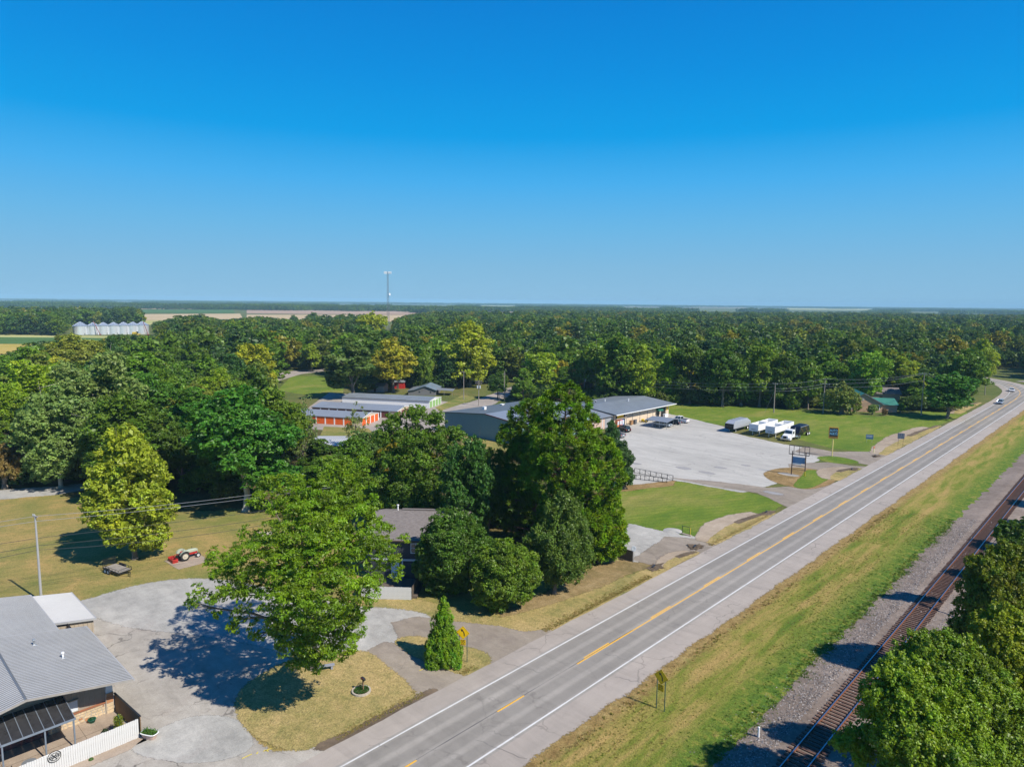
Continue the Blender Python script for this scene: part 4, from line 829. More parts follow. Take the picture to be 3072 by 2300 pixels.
rng = np.random.default_rng(5); n = 1500; p = np.stack([rng.normal(0, .20, n), rng.normal(0, .14, n), rng.random(n) ** .8 * 1.5], 1); o = inst('foliage', quads_mesh('foliage', p, unit(rng.normal(0, 1, (n, 3))), np.full(n, .13), np.full(n, .08), np.stack([.5 + rng.normal(0, .02, n), rng.uniform(.7, 1.4, n), np.ones(n)], 1), rng), tr); o.color = (.17, .20, .015, 1)
MB().cb((-.1, -.16, 1.0), (.26, .03, .22)).build('plaque', m_white, tr)
tb = thing('bathtub_planter', 'old white-rimmed bathtub planted with greenery at the corner of the white fence', 'planter', (-56.05, 17.15, .04), .5)
pro = [(.95, 0), (.9, 0)]
vs = []; mb = MB()
def oval(a, b, z, n=18): return [(a * math.copysign(abs(math.cos(2 * PI * i / n)) ** .6, math.cos(2 * PI * i / n)), b * math.copysign(abs(math.sin(2 * PI * i / n)) ** .6, math.sin(2 * PI * i / n)), z) for i in range(n)]
def loft(rings): 
    mb = MB(); n = len(rings[0]); [mb.v.extend(r) for r in rings]; mb.f += [(j * n + i, j * n + (i + 1) % n, (j + 1) * n + (i + 1) % n, (j + 1) * n + i) for j in range(len(rings) - 1) for i in range(n)]; return mb
loft([oval(.50, .24, .02), oval(.62, .32, .30), oval(.68, .36, .46)]).build('tub', m_pink, tb, True); loft([oval(.68, .36, .46), oval(.74, .42, .48), oval(.74, .42, .52), oval(.66, .34, .52), oval(.62, .31, .40)]).build('rim', m_white, tb, True)
n = 1400; p = np.stack([rng.uniform(-.6, .6, n), rng.uniform(-.3, .3, n), .4 + np.abs(rng.normal(0, .14, n))], 1); o = inst('foliage', quads_mesh('foliage', p, unit(rng.normal(0, 1, (n, 3)) + np.array([0, 0, .8])), np.full(n, .12), np.full(n, .06), np.stack([.5 + rng.normal(0, .02, n), rng.uniform(.7, 1.3, n), np.ones(n)], 1), rng), tb); o.color = (.07, .16, .02, 1)
def chair(label, loc, rz):
    t = thing('metal_chair', label, 'chair', loc, rz); MB().cb((0, 0, .44), (.48, .46, .03)).build('seat', m_blackmet, t); b = MB()
    for i in range(6): b.box(-.22 + i * .085, -.20 + i * .085, .22, .24, .45, .92)
    b.box(-.24, .24, .21, .25, .90, .94); b.build('backrest', m_blackmet, t)
    for x in (-.21, .21):
        for y in (-.2, .2): MB().tube((x, y, 0), (x, y, .44), .014, n=5).build('leg', m_blackmet, t)
        MB().path([(x, -.2, .44), (x, -.2, .66), (x, .22, .68)], .012).build('armrest', m_blackmet, t)
chair('black iron chair nearest the bottom edge behind the white fence', (-59.1, 7.3, .08), 2.4); chair('black iron chair beside the patio table under the awning edge', (-58.2, 8.2, .08), -.6)
tt_ = thing('patio_table', 'grey mesh patio table between the awning post and the white fence', 'table', (-58.2, 9.55, .08)); MB().lathe([(0, .68), (.48, .68), (.48, .71), (0, .71)], 18).build('table_top', m_steel, tt_); MB().tube((0, 0, 0), (0, 0, .68), .03).build('pedestal', m_blackmet, tt_)
for a in (0, 2.1, 4.2): MB().tube((0, 0, .12), (.32 * math.cos(a), .32 * math.sin(a), 0), .02, n=5).build('leg', m_blackmet, tt_)
wd = thing('weed', 'small green weed growing at the foot of the white fence', 'weed', (-56.45, 13.1, .03)); n = 160; d = unit(rng.normal(0, 1, (n, 3))); d[:, 2] = abs(d[:, 2]); o = inst('foliage', quads_mesh('foliage', d * .17, d, np.full(n, .14), np.full(n, .05), np.ones((n, 3)) * np.array([.5, 1, 1]), rng), wd); o.color = (.06, .13, .02, 1)

# ================================================================== grey two-storey house
hr = math.radians(41.5); hu = Vector((math.cos(hr), math.sin(hr), 0)); hn = Vector((-math.sin(hr), math.cos(hr), 0))
ho = hu * -21.0 + hn * 82.4
hs = thing('grey_house', 'dark grey two-storey house with brown shingle roof behind the pecan tree', 'house', ho, hr)
hw = 12.0; MB().box(0, hw, 0, 12.2, 0, 5.25).build('wall', m_slate, hs)
mb = MB().add([(-.4, -.45, 5.32), (hw + .4, -.45, 5.32), (hw + .4, 6.1, 7.15), (-.4, 6.1, 7.15), (-.4, 12.6, 5.32), (hw + .4, 12.6, 5.32), (-.4, -.45, 5.22), (hw + .4, -.45, 5.22), (hw + .4, 12.6, 5.22), (-.4, 12.6, 5.22), (-.4, 6.1, 7.02), (hw + .4, 6.1, 7.02)],
               [(0, 1, 2, 3), (3, 2, 5, 4), (0, 6, 7, 1), (4, 5, 8, 9), (1, 7, 11, 2), (2, 11, 8, 5), (0, 3, 10, 6), (3, 4, 9, 10)])
rfh = mb.build('roof', m_shingle, hs); MB().add([(0, -.0, 5.2), (0, 12.2, 5.2), (0, 6.1, 7.0)], [(0, 1, 2)]).add([(hw, 0, 5.2), (hw, 12.2, 5.2), (hw, 6.1, 7.0)], [(2, 1, 0)]).build('gable', m_slate, hs)
MB().box(-.42, hw + .42, -.52, -.45, 5.2, 5.34).build('fascia', m_brown, hs)
MB().tube((2.6, 6.4, 6.9), (2.6, 6.4, 7.75), .09).tube((2.6, 6.4, 7.75), (2.6, 6.4, 7.85), .16).build('vent_pipe', m_white, rfh)
MB().box(3.2, 11.5, 6.15, 6.6, 7.0, 7.32).build('ridge_bump', m_shingle, rfh)
window(hs, Tm((6.1, -.06, 3.55)), 1.25, 1.35, m_trimw, 2, 2, .11); window(hs, Tm((2.3, -.06, 3.55)), 1.25, 1.35, m_trimw, 2, 2, .11); window(hs, Tm((9.8, -.06, 3.55)), 1.25, 1.35, m_trimw, 2, 2, .11)
MB().box(-.05, hw + .05, -.10, -.003, 2.55, 2.78).build('trim_band', m_trimw, hs); MB().box(4.35, 4.5, -.09, -.003, .3, 2.55).build('corner_trim', m_trimw, hs); dh = MB().box(3.0, 4.0, -.08, -.003, .3, 2.4).build('door', m_white, hs); MB().cb((3.85, -.1, 1.3), (.05, .05, .12)).build('handle', m_steel, dh)
MB().box(0, 7.2, -5.3, -.1, .02, .28).build('deck', m_dwood, hs)
f1 = ho + hu * .6 + hn * -5.75; f2 = ho + hu * 6.65 + hn * -5.75; f3 = ho + hu * 6.7 + hn * -.3
board_fence('white_yard_fence', 'pale blue-white board fence in front of the grey house deck', f1, f2, 1.55, m_wwood, .15, rail=m_wwood)
board_fence('dark_yard_fence', 'dark side fence running from the white yard fence to the grey house', f2 + hn * .1, f3, 1.5, m_dwood, .15, rail=m_dwood)
board_fence('brown_yard_fence', 'short reddish-brown fence at the left end of the grey house deck', f1 + hn * .3 - hu * .1, f1 + hn * 3.6 - hu * .1, 1.6, m_bwood, .15)
board_fence('dark_board_fence', 'dark board fence panel at the gravel drive by the highway', (-52.7, 76.55), (-49.7, 76.55), 1.55, m_dwood, .15, rail=m_dwood)
sd = thing('satellite_dish', 'small grey-blue satellite dish on the end of the dark board fence', 'satellite dish', (-49.55, 76.5, 0)); MB().tube((0, 0, 0), (0, 0, 1.8), .025).build('pole', m_steel, sd)
def dish(par, c, r, ax, mat):
    M = Matrix.Translation(c) @ Vector(ax).to_track_quat('Z', 'Y').to_matrix().to_4x4(); MB().lathe([(0, 0), (r * .5, r * .06), (r, r * .22), (r * 1.02, r * .2), (r * .5, r * .03), (0, -.02)], 18, M).build('dish', mat, par, True)
    MB().tube(M @ Vector((0, -r, r * .2)), M @ Vector((0, 0, r * .9)), .015, n=4).build('feed_arm', m_steel, par)
dish(sd, (0, -.05, 1.95), .36, (.3, -.9, .5), m_cerm)
# ================================================================== storage units
sr = math.radians(29); su = Vector((math.cos(sr), math.sin(sr), 0)); sn = Vector((-math.sin(sr), math.cos(sr), 0))
def storage(label, t0, t1, n0, n1, ez, rz_, wall, door, front=True, endd=True, roof=m_roofl, dw=2.9, trim=m_white, endcol=None):
    o = su * t0 + sn * n0; t = thing('storage_building', label, 'storage building', o, sr); Lx, Ly = t1 - t0, n1 - n0
    MB().add([(0, 0, 0), (Lx, 0, 0), (Lx, Ly, 0), (0, Ly, 0), (0, 0, ez), (Lx, 0, ez), (Lx, Ly, ez), (0, Ly, ez), (Lx, Ly / 2, rz_), (0, Ly / 2, rz_)], [(0, 1, 5, 4), (1, 2, 6, 8, 5), (2, 3, 7, 6), (3, 0, 4, 9, 7)]).build('wall', wall, t)
    corr(-.15, Lx + .15, -.15, ez + .02, Ly / 2, rz_ + .03, .6, .03).build('roof_panel', roof, t); corr(-.15, Lx + .15, Ly + .15, ez + .02, Ly / 2, rz_ + .03, .6, .03).build('roof_panel', roof, t)
    MB().box(-.18, Lx + .18, -.24, -.15, ez - .12, ez + .05).build('gutter', m_roofd, t); 
    for s in (0, 1): 
        y0, y1 = ((-.15, Ly / 2), (Ly + .15, Ly / 2))[s]; bar((Lx + .17, y0, ez + .07), (Lx + .17, y1, rz_ + .08), .06, .16).build('fascia', trim, t)
    if front:
        n = int(Lx / dw)
        for i in range(n):
            x = .25 + i * dw; MB().box(x, x + dw - .4, -.05, -.003, .06, ez - .22).build('roll_up_door', door, t); MB().box(x + dw - .4, x + dw, -.08, -.003, .0, ez - .14).build('pillar', trim, t)
    if endd:
        n = int(Ly / 2.6)
        for i in range(n):
            y = .2 + i * Ly / n; MB().box(Lx + .003, Lx + .05, y, y + Ly / n - .45, .06, ez - .18).build('roll_up_door', endcol or door, t); MB().box(Lx + .003, Lx + .08, y + Ly / n - .42, y + Ly / n - .05, 0, ez - .05).build('pillar', trim, t)
    return t
storage('storage building with bright orange roll-up doors, nearest of the three', -114.5, -88.5, 173, 183.5, 2.2, 3.1, m_cream, m_orange)
storage('middle storage building with dark red doors between the orange and green ones', -113, -84.5, 187.8, 199.5, 2.15, 3.0, m_cream, m_dkred)
storage('white-walled storage building with pale green doors on its end', -114.5, -82.6, 209.6, 220.3, 2.35, 3.0, m_white, m_green, front=False, roof=m_roofg)
# white-roofed shed
sd_ = thing('white_roofed_shed', 'low shed with white corrugated roof among the trees before the storage units', 'shed', (-142, 86.5, 0), math.radians(46))
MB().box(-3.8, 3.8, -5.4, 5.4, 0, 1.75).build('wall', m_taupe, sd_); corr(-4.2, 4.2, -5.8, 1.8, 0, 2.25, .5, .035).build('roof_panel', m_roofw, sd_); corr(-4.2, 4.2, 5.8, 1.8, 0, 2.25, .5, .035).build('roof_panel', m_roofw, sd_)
# barn
br = math.radians(40.5); bn = thing('old_barn', 'weathered grey board barn with blue-grey tin roof behind the storage units', 'barn', (-204, 157.8, 0), br)
GX0, GX1, BD, BE, BR = 2.6, 10.4, 12, 2.15, 3.5; gm = (GX0 + GX1) / 2
MB().add([(0, 0, 0), (GX1, 0, 0), (GX1, BD, 0), (0, BD, 0), (0, 0, 1.75), (GX0, 0, BE), (gm, 0, BR), (GX1, 0, BE), (GX1, BD, BE), (gm, BD, BR), (GX0, BD, BE), (0, BD, 1.75)], [(0, 1, 7, 6, 5, 4), (1, 2, 8, 7), (2, 3, 11, 10, 9, 8), (3, 0, 4, 11)]).build('wall', m_gwood, bn)
me = MB().box(0, .2, -.04, -.004, 0, 1).mesh('board'); me.materials.append(m_gwood)
r = random.Random(2)
for i in range(45):
    x = .05 + i * .228; zt = 1.72 if x < GX0 - .2 else (BR - abs(x + .1 - gm) * (BR - BE) / (gm - GX0) - .05); inst('board', me, bn, (x, r.uniform(-.02, .0), 0), 0, (1, 1, zt - r.uniform(0, .08)))
for a, b, za, zb in ((GX0 - .5, gm, BE - .12, BR + .08), (GX1 + .5, gm, BE - .12, BR + .08), (-.4, GX0, 1.68, BE + .03)):
    MB().add([(a, -.5, za), (b, -.5, zb), (b, BD + .4, zb), (a, BD + .4, za), (a, -.5, za - .06), (b, -.5, zb - .06), (b, BD + .4, zb - .06), (a, BD + .4, za - .06)], [(0, 1, 2, 3), (7, 6, 5, 4), (0, 4, 5, 1), (1, 5, 6, 2), (2, 6, 7, 3), (3, 7, 4, 0)]).build('roof_panel', m_roofb if a > 5 or b > 5 else m_roofg, bn)
MB().add([(GX1 - .1, .2, 2.25), (GX1 + 6.5, .2, 1.85), (GX1 + 6.5, 6.5, 1.85), (GX1 - .1, 6.5, 2.25), (GX1 - .1, .2, 2.17), (GX1 + 6.5, .2, 1.77), (GX1 + 6.5, 6.5, 1.77), (GX1 - .1, 6.5, 2.17)], [(0, 1, 2, 3), (7, 6, 5, 4), (0, 4, 5, 1), (1, 5, 6, 2), (2, 6, 7, 3)]).build('lean_to_roof', m_roofl, bn)
for x in (GX1 + .1, GX1 + 3.2, GX1 + 6.3): MB().tube((x, .3, 0), (x, .3, 1.85), .06, n=6).build('post', m_steel, bn)
for x, z in ((4.0, 1.0), (8.2, .9)): MB().box(x, x + .6, -.06, -.045, z, z + .6).build('window', m_glass, bn)
for fx, fy, w, d, h, lab, mt, rm, rz in ((702, 722, 16, 9, 2.6, 'distant white-roofed house between the dark trees left of the tower', m_white, m_roofw, .5), (862, 838, 5, 4, 2.6, 'small red shed in the shade under the golden tree', m_red, m_roofg, .7), (815, 845, 7, 5, 2.4, 'pale cottage wall in the shade behind the storage units', m_grey, m_roofg, .6), (1268, 836, 4, 4, 2.3, 'small white shed under the trees beside the tall mast', m_white, m_roofw, .6), (1750, 772, 10, 7, 3, 'distant building with a reddish roof among the trees', m_cream, m_trimred, .4), (1690, 738, 8, 6, 3, 'far pale house glimpsed between treetops on the right', m_white, m_roofw, .2), (590, 705, 14, 9, 3, 'distant pale farm building beyond the left wood', m_white, m_roofl, .2)):
    b = Fv(fx, fy); t = thing('house', lab, 'house', b, rz); MB().box(-w / 2, w / 2, -d / 2, d / 2, 0, h).build('wall', mt, t)
    MB().add([(-w / 2 - .3, -d / 2 - .3, h), (w / 2 + .3, -d / 2 - .3, h), (w / 2 + .3, 0, h + d * .2), (-w / 2 - .3, 0, h + d * .2), (-w / 2 - .3, d / 2 + .3, h), (w / 2 + .3, d / 2 + .3, h)], [(0, 1, 2, 3), (3, 2, 5, 4), (0, 3, 4), (1, 5, 2), (0, 4, 5, 1)]).build('roof', rm, t); MB().box(-.5, .4, -d / 2 - .04, -d / 2 - .003, 0, 2).build('door', m_brown, t)
# ================================================================== warehouse, annex, store
wh = thing('green_warehouse', 'large blue-green metal warehouse with dark low-pitched roof left of the pines', 'warehouse', (-140.3, 121, 0)); WX = [0, 16, 28.5]; WZ = [5.15, 6.55, 5.4]; WD = 30
MB().add([(0, 0, 0), (28.5, 0, 0), (28.5, WD, 0), (0, WD, 0), (0, 0, WZ[0]), (16, 0, WZ[1]), (28.5, 0, WZ[2]), (28.5, WD, WZ[2]), (16, WD, WZ[1]), (0, WD, WZ[0])], [(0, 1, 6, 5, 4), (1, 2, 7, 6), (2, 3, 9, 8, 7), (3, 0, 4, 9)]).build('wall', m_teal, wh)
bm_ = MB().box(0, .04, -.04, -.003, 0, 1).mesh('siding_rib'); bm_.materials.append(m_teal)
for i in range(60):
    x = .2 + i * .47; z = WZ[0] + (WZ[1] - WZ[0]) * x / 16 if x < 16 else WZ[1] - (WZ[1] - WZ[2]) * (x - 16) / 12.5; inst('siding_rib', bm_, wh, (x, 0, .02), 0, (1, 1, z - .15))
for a, b, za, zb, mt in ((-.2, 16, WZ[0], WZ[1], m_roofd), (28.8, 16, WZ[2], WZ[1], m_roofl)): MB().add([(a, -.2, za + .04), (b, -.2, zb + .06), (b, WD, zb + .06), (a, WD, za + .04), (a, -.2, za - .06), (b, -.2, zb - .04), (b, WD, zb - .04), (a, WD, za - .06)], [(0, 1, 2, 3), (7, 6, 5, 4), (0, 4, 5, 1), (1, 5, 6, 2), (2, 6, 7, 3), (3, 7, 4, 0)]).build('roof_panel', mt, wh)
bar((-.2, -.24, WZ[0] + .08), (16, -.24, WZ[1] + .1), .07, .22).build('fascia', m_roofd, wh); bar((16, -.24, WZ[1] + .1), (28.8, -.24, WZ[2] + .08), .07, .26).build('fascia', m_trimred, wh)
def rv(lab, p, w, h, mt=m_white): t = thing('roof_unit', lab, 'roof unit', p); MB().cb((0, 0, h / 2), (w, w, h)).build('casing', mt, t, bevel=.03); MB().cb((0, 0, h + .08), (w * 1.2, w * 1.2, .1)).build('hood', mt, t)
rv('white box vent near the middle of the dark warehouse roof', (-133, 129, 5.8), .8, .7); rv('long white vent on the far edge of the dark warehouse roof', (-137, 140, 5.4), .9, .3)
hvb = thing('air_conditioner', 'pale air conditioner box on the grass by the warehouse wall', 'air conditioner', S(1497, 1322)); MB().cb((0, 0, .55), (1.5, 1.3, 1.1)).build('casing', m_trimw, hvb, bevel=.04); MB().cb((0, 0, 1.13), (1.1, 1.0, .05)).build('grille', m_blackmet, hvb)
def ppost(lab, base, h, r=.06, box=None, col=m_white):
    t = thing('service_post', lab, 'post', base); MB().tube((0, 0, 0), (0, 0, h), r).build('pole', col, t)
    if box: MB().cb((0, -.16, h - .1 - box / 2), (.4, .22, box)).build('meter_box', m_cerm, t)
    return t
ppost('white service post with a grey box beside the warehouse', S(1498, 1312), 3.4, .07, .9); ppost('short white wire post by the warehouse wall', S(1474, 1318), 2.4, .07, .3)
an = thing('store_annex', 'pinkish walled annex between the warehouse and the store', 'annex', (-124, 147, 0)); MB().box(0, 12.6, 0, 12.2, 0, 3.3).build('wall', m_pink, an)
MB().add([(0, 0, 5.1), (13.2, 0, 3.5), (13.2, 12.3, 3.5), (0, 12.3, 5.1), (0, 0, 5.0), (13.2, 0, 3.4), (13.2, 12.3, 3.4), (0, 12.3, 5.0)], [(0, 1, 2, 3), (7, 6, 5, 4), (0, 4, 5, 1), (1, 5, 6, 2), (2, 6, 7, 3)]).build('roof_panel', m_roofl, an)
MB().box(12.603, 12.66, 8.2, 12.0, .05, 3.1).build('roll_up_door', m_grey, an)
for y in (2.5, 6.8): MB().box(12.603, 12.70, y, y + .2, 0, 3.3).build('pillar', m_trimw, an)
SY0, SY1 = 159.5, 189.0; SL_ = SY1 - SY0; st_ = thing('auto_parts_store', 'cream walled auto parts store with low grey metal roof on the gravel lot', 'store', (-111.2, SY0, 0))
MB().add([(0, 0, 0), (0, SL_, 0), (-20.6, SL_, 0), (-20.6, 0, 0), (0, 0, 3.75), (0, SL_, 3.75), (-20.6, SL_, 3.75), (-20.6, 0, 3.75), (-10.3, 0, 4.85), (-10.3, SL_, 4.85)], [(0, 1, 5, 4), (1, 2, 6, 9, 5), (2, 3, 7, 6), (3, 0, 4, 8, 7)]).build('wall', m_cream, st_)
for s in (0, 1):
    xa, za = ((1.5, 3.78), (-22, 3.78))[s]; MB().add([(xa, -1.2, za), (xa, SL_ + 2, za), (-10.3, SL_ + 2, 5.05), (-10.3, -1.2, 5.05), (xa, -1.2, za - .1), (xa, SL_ + 2, za - .1), (-10.3, SL_ + 2, 4.93), (-10.3, -1.2, 4.93)], [(0, 1, 2, 3), (7, 6, 5, 4), (0, 4, 5, 1), (1, 5, 6, 2), (2, 6, 7, 3), (3, 7, 4, 0)]).build('roof_panel', m_roofg, st_)
MB().box(1.5, 1.6, -1.25, SL_ + 2.05, 3.58, 3.80).build('fascia', m_white, st_); bar((1.5, -1.25, 3.82), (-10.3, -1.25, 5.09), .06, .2).build('fascia', m_roofd, st_)
for y in (5.9, 9.1, 13.0, 17.1, 20.2, 24.7, 27.8): MB().box(.003, .10, y, y + .1, 0, 3.6).build('wall_rib', m_grey, st_)
MB().box(.003, .10, 27.9, 28.9, 0, 3.6).build('corner_pillar', m_cream, st_)
sg = MB().box(.003, .14, .6, 5.2, 2.35, 3.45).build('sign_board', m_decal, st_); MB().box(.145, .17, 1.2, 2.9, 2.45, 3.2).build('sign_panel', m_yell, sg); MB().box(.145, .17, 3.05, 4.3, 2.5, 3.3).build('sign_panel', m_yell, sg)
MB().box(.003, .55, .4, 5.4, 2.22, 2.32).build('canopy_shelf', m_cream, st_)
dr = MB().box(.003, .08, 3.9, 5.3, .05, 2.15).build('shop_window', m_glass, st_); [MB().box(.083, .11, a, a + .08, .05, 2.15).build('frame', m_white, dr) for a in (3.9, 4.6, 5.22)]
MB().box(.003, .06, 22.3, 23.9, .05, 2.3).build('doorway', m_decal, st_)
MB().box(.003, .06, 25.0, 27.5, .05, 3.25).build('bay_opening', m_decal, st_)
MB().box(.103, .14, 27.95, 28.75, 1.9, 3.3).build('yellow_sign', m_yell, st_)
ag = thing('green_awning', 'dark green canvas awning above the store doorway', 'awning', (-111.1, SY0 + 23.1, 2.35)); MB().add([(0, -1.3, .95), (0, 1.3, .95), (1.2, 1.3, .15), (1.2, -1.3, .15), (1.2, 1.3, -.1), (1.2, -1.3, -.1), (0, -1.3, .0), (0, 1.3, .0)], [(0, 3, 2, 1), (3, 5, 4, 2), (0, 6, 5, 3), (1, 2, 4, 7)]).build('canvas', m_awn, ag)
MB().tube((0, -1.25, .0), (1.18, -1.25, -.08), .025, n=5).tube((0, 1.25, .0), (1.18, 1.25, -.08), .025, n=5).build('frame', m_steel, ag)
for i, (y, c, lab) in enumerate(((.75, P('vending_orange', (.55, .16, .05), .4), 'orange drinks machine at the left end of the store front'), (1.75, m_trimred, 'dark red drinks machine beside the orange one'), (2.55, P('vending_pink', (.6, .25, .25), .4), 'pink fronted drinks machine in the middle of the row'), (3.35, P('vending_blue', (.12, .18, .4), .4), 'blue drinks machine at the right end of the row'))):
    t = thing('vending_machine', lab, 'vending machine', (-110.7, SY0 + y, .05)); MB().cb((0, 0, .92), (.7, .8, 1.84)).build('cabinet', c, t, bevel=.03); MB().cb((.36, -.06, 1.15), (.02, .52, 1.1)).build('front_panel', m_trimw, t); MB().cb((.36, .28, .95), (.02, .1, .5)).build('coin_panel', m_black, t)
for i in range(2):
    t = thing('pallet', ['stack of orange-brown pallets leaning on the store wall', 'grey-brown pallet rack right of the pallet stack'][i], 'pallet', (-110.0, SY0 + 6.7 + i * 2.0, .05), .12); mt = m_pallet if i == 0 else m_gwood
    for k in range(7): MB().box(-.15 + .03 * k, .55 - .05 * k, -.85 + k * .27, -.72 + k * .27, 0, 1.25).build('slat', mt, t)
    for z in (.05, .6, 1.1): MB().box(-.25, -.17, -.85, .9, z, z + .12).build('rail', mt, t)
def mower(lab, p, s=1.0):
    t = thing('ride_on_mower', lab, 'mower', p, .4); t.scale = (s, s, s); MB().ext([(-.9, .35), (-.2, .35), (-.15, .75), (-.85, .8)], -.35, .35).build('hood', m_yel2, t, bevel=.04); MB().cb((.35, 0, .65), (.5, .5, .12)).build('seat', m_yel2, t); MB().cb((.58, 0, .9), (.1, .48, .5)).build('seat_back', m_black, t); MB().cb((0, 0, .35), (1.6, .6, .2)).build('chassis', m_black, t); MB().lathe([(.5, .12), (.55, .16), (.55, .28), (0, .3)], 14).build('mower_deck', m_yel2, t)
    for x, y, r_ in ((-.75, .42, .24), (-.75, -.42, .24), (.45, .46, .36), (.45, -.46, .36)): wheel(t, (x, y, r_), r_, .2, m_yel2)
def wheel(par, c, r, w, hub=m_chrome, ax='y', name='wheel', hr=.58):
    rot = Matrix.Rotation(PI / 2, 4, 'X') if ax == 'y' else Matrix.Rotation(PI / 2, 4, 'Y'); M = Matrix.Translation(c) @ rot
    t = MB().lathe([(r * hr, -w / 2), (r * .93, -w / 2), (r, -w * .33), (r, w * .33), (r * .93, w / 2), (r * hr, w / 2)], 20, M).build(name, m_rub, par, True)
    MB().lathe([(0, -w * .42), (r * .25, -w * .46), (r * .3, -w * .36), (r * (hr - .08), -w * .34), (r * hr, -w / 2 - .004), (r * hr, w / 2 + .004), (r * (hr - .08), w * .34), (r * .3, w * .36), (r * .25, w * .46), (0, w * .42)], 16, M).build('rim', hub, t, True); return t
mower('yellow mower with sunlit hood in front of the store wall', (-109.6, 172.9, .05), 1.15); mower('second yellow mower nearer the green awning', (-109.8, 176.9, .05)); 
t = thing('ice_chest', 'white chest freezer in front of the dark store bay', 'freezer', (-110.2, SY0 + 26.0, .05)); MB().cb((0, 0, .45), (.9, 1.7, .9)).build('cabinet', m_white, t, bevel=.03); MB().cb((0, 0, .95), (.95, 1.75, .08)).build('lid', m_trimw, t)
for x, y, z, lab in ((-126, 165, 4.4, 'first dark stack vent on the store roof'), (-125, 169, 4.5, 'second dark stack vent on the store roof'), (-124, 172.5, 4.6, 'white stack vent on the store roof'), (-119, 178, 4.8, 'short white vent on the front slope of the store roof')):
    t = thing('roof_vent', lab, 'vent', (x, y, z)); mt = m_white if 'white' in lab else m_blackmet; MB().tube((0, 0, 0), (0, 0, .7), .12).build('pipe', mt, t); MB().tube((0, 0, .7), (0, 0, .8), .22).build('cap', m_white, t)
dsh = thing('satellite_dish', 'large white satellite dish behind the left end of the store roof', 'satellite dish', S(1771, 1201)); MB().tube((0, 0, 0), (0, 0, 1.2), .06).build('pole', m_steel, dsh); dish(dsh, (0, 0, 1.5), .95, (.75, -.5, .5), m_white)

# ================================================================== vehicles
def car(name, label, loc, rz, body, L=4.6, Wd=1.85, h=1.55, kind='suv', cat='car', group=None):
    """nose towards +x"""
    t = thing(name, label, cat, loc, rz, group); w = Wd / 2; g = .28; b = h * .56
    if kind == 'sedan': pr = [(-L / 2, g + .1), (-L / 2 + .05, b), (-L / 2 + .9, b + .06), (L / 2 - 1.25, b + .02), (L / 2 - .15, b - .18), (L / 2, g + .15), (L / 2 - .1, g), (-L / 2 + .1, g)]; cab = (-L / 2 + .75, L / 2 - 1.25, -L / 2 + 1.35, L / 2 - 2.0)
    elif kind == 'pickup': pr = [(-L / 2, g + .1), (-L / 2, b + .1), (L / 2 - 1.5, b + .12), (L / 2 - .2, b - .02), (L / 2, g + .2), (L / 2 - .1, g), (-L / 2 + .1, g)]; cab = (-L / 2 + 2.0, L / 2 - 1.35, -L / 2 + 2.15, L / 2 - 2.1)
    else: pr = [(-L / 2, g + .1), (-L / 2 + .03, b + .05), (L / 2 - 1.3, b + .04), (L / 2 - .2, b - .12), (L / 2, g + .2), (L / 2 - .1, g), (-L / 2 + .1, g)]; cab = (-L / 2 + .06, L / 2 - 1.25, -L / 2 + .45, L / 2 - 2.0)
    MB().ext(pr, -w, w).build('body', body, t, bevel=.07)
    x0, x1, x2, x3 = cab; z0, z1 = b, h; wi = w - .06; wt = w - .26
    V = [(x0, -wi, z0), (x1, -wi, z0), (x1, wi, z0), (x0, wi, z0), (x2, -wt, z1), (x3, -wt, z1), (x3, wt, z1), (x2, wt, z1)]
    MB().add(V, [(0, 1, 5, 4), (1, 2, 6, 5), (2, 3, 7, 6), (3, 0, 4, 7), (4, 5, 6, 7)]).build('cabin_glass', m_glass, t)
    MB().add([(x2 - .05, -wt - .02, z1 - .02), (x3 + .05, -wt - .02, z1 - .02), (x3 + .05, wt + .02, z1 - .02), (x2 - .05, wt + .02, z1 - .02), (x2 + .05, -wt + .04, z1 + .05), (x3 - .05, -wt + .04, z1 + .05), (x3 - .05, wt - .04, z1 + .05), (x2 + .05, wt - .04, z1 + .05)], [(0, 1, 5, 4), (1, 2, 6, 5), (2, 3, 7, 6), (3, 0, 4, 7), (4, 5, 6, 7), (3, 2, 1, 0)]).build('roof', body, t)
    for s in (-1, 1):
        for a, bb in (((x0, z0), (x2, z1)), ((x1, z0), (x3, z1)), (((x0 + x1) / 2, z0), ((x2 + x3) / 2, z1))): MB().tube((a[0], s * wi, a[1]), (bb[0], s * wt, bb[1]), .045, n=5).build('pillar', body, t)
        MB().cb((L / 2 - .12, s * (w - .28), b - .28), (.14, .38, .16)).build('headlight', m_trimw, t); MB().cb((-L / 2 + .02, s * (w - .16), b - .12), (.08, .22, .26)).build('tail_light', m_red, t); MB().cb((x1 - .2, s * (w + .08), b + .1), (.12, .18, .12)).build('mirror', body, t)
        for x in (-L / 2 + .85, L / 2 - .85): wheel(t, (x, s * (w - .09), .34), .34, .22)
    if kind == 'pickup': MB().box(-L / 2 + .1, -L / 2 + 1.95, -w + .14, w - .14, b + .085, b + .125).build('bed_floor', m_black, t)
    MB().cb((-L / 2 - .03, 0, g + .2), (.14, Wd * .9, .2)).build('rear_bumper', m_chrome if kind == 'pickup' else body, t); MB().cb((L / 2, 0, g + .16), (.14, Wd * .9, .2)).build('front_bumper', m_grey, t); MB().cb((L / 2 - .01, 0, b - .3), (.06, Wd * .42, .18)).build('grille', m_black, t); MB().cb((-L / 2 - .02, 0, b - .18), (.04, .5, .13)).build('number_plate', m_white, t)
    return t
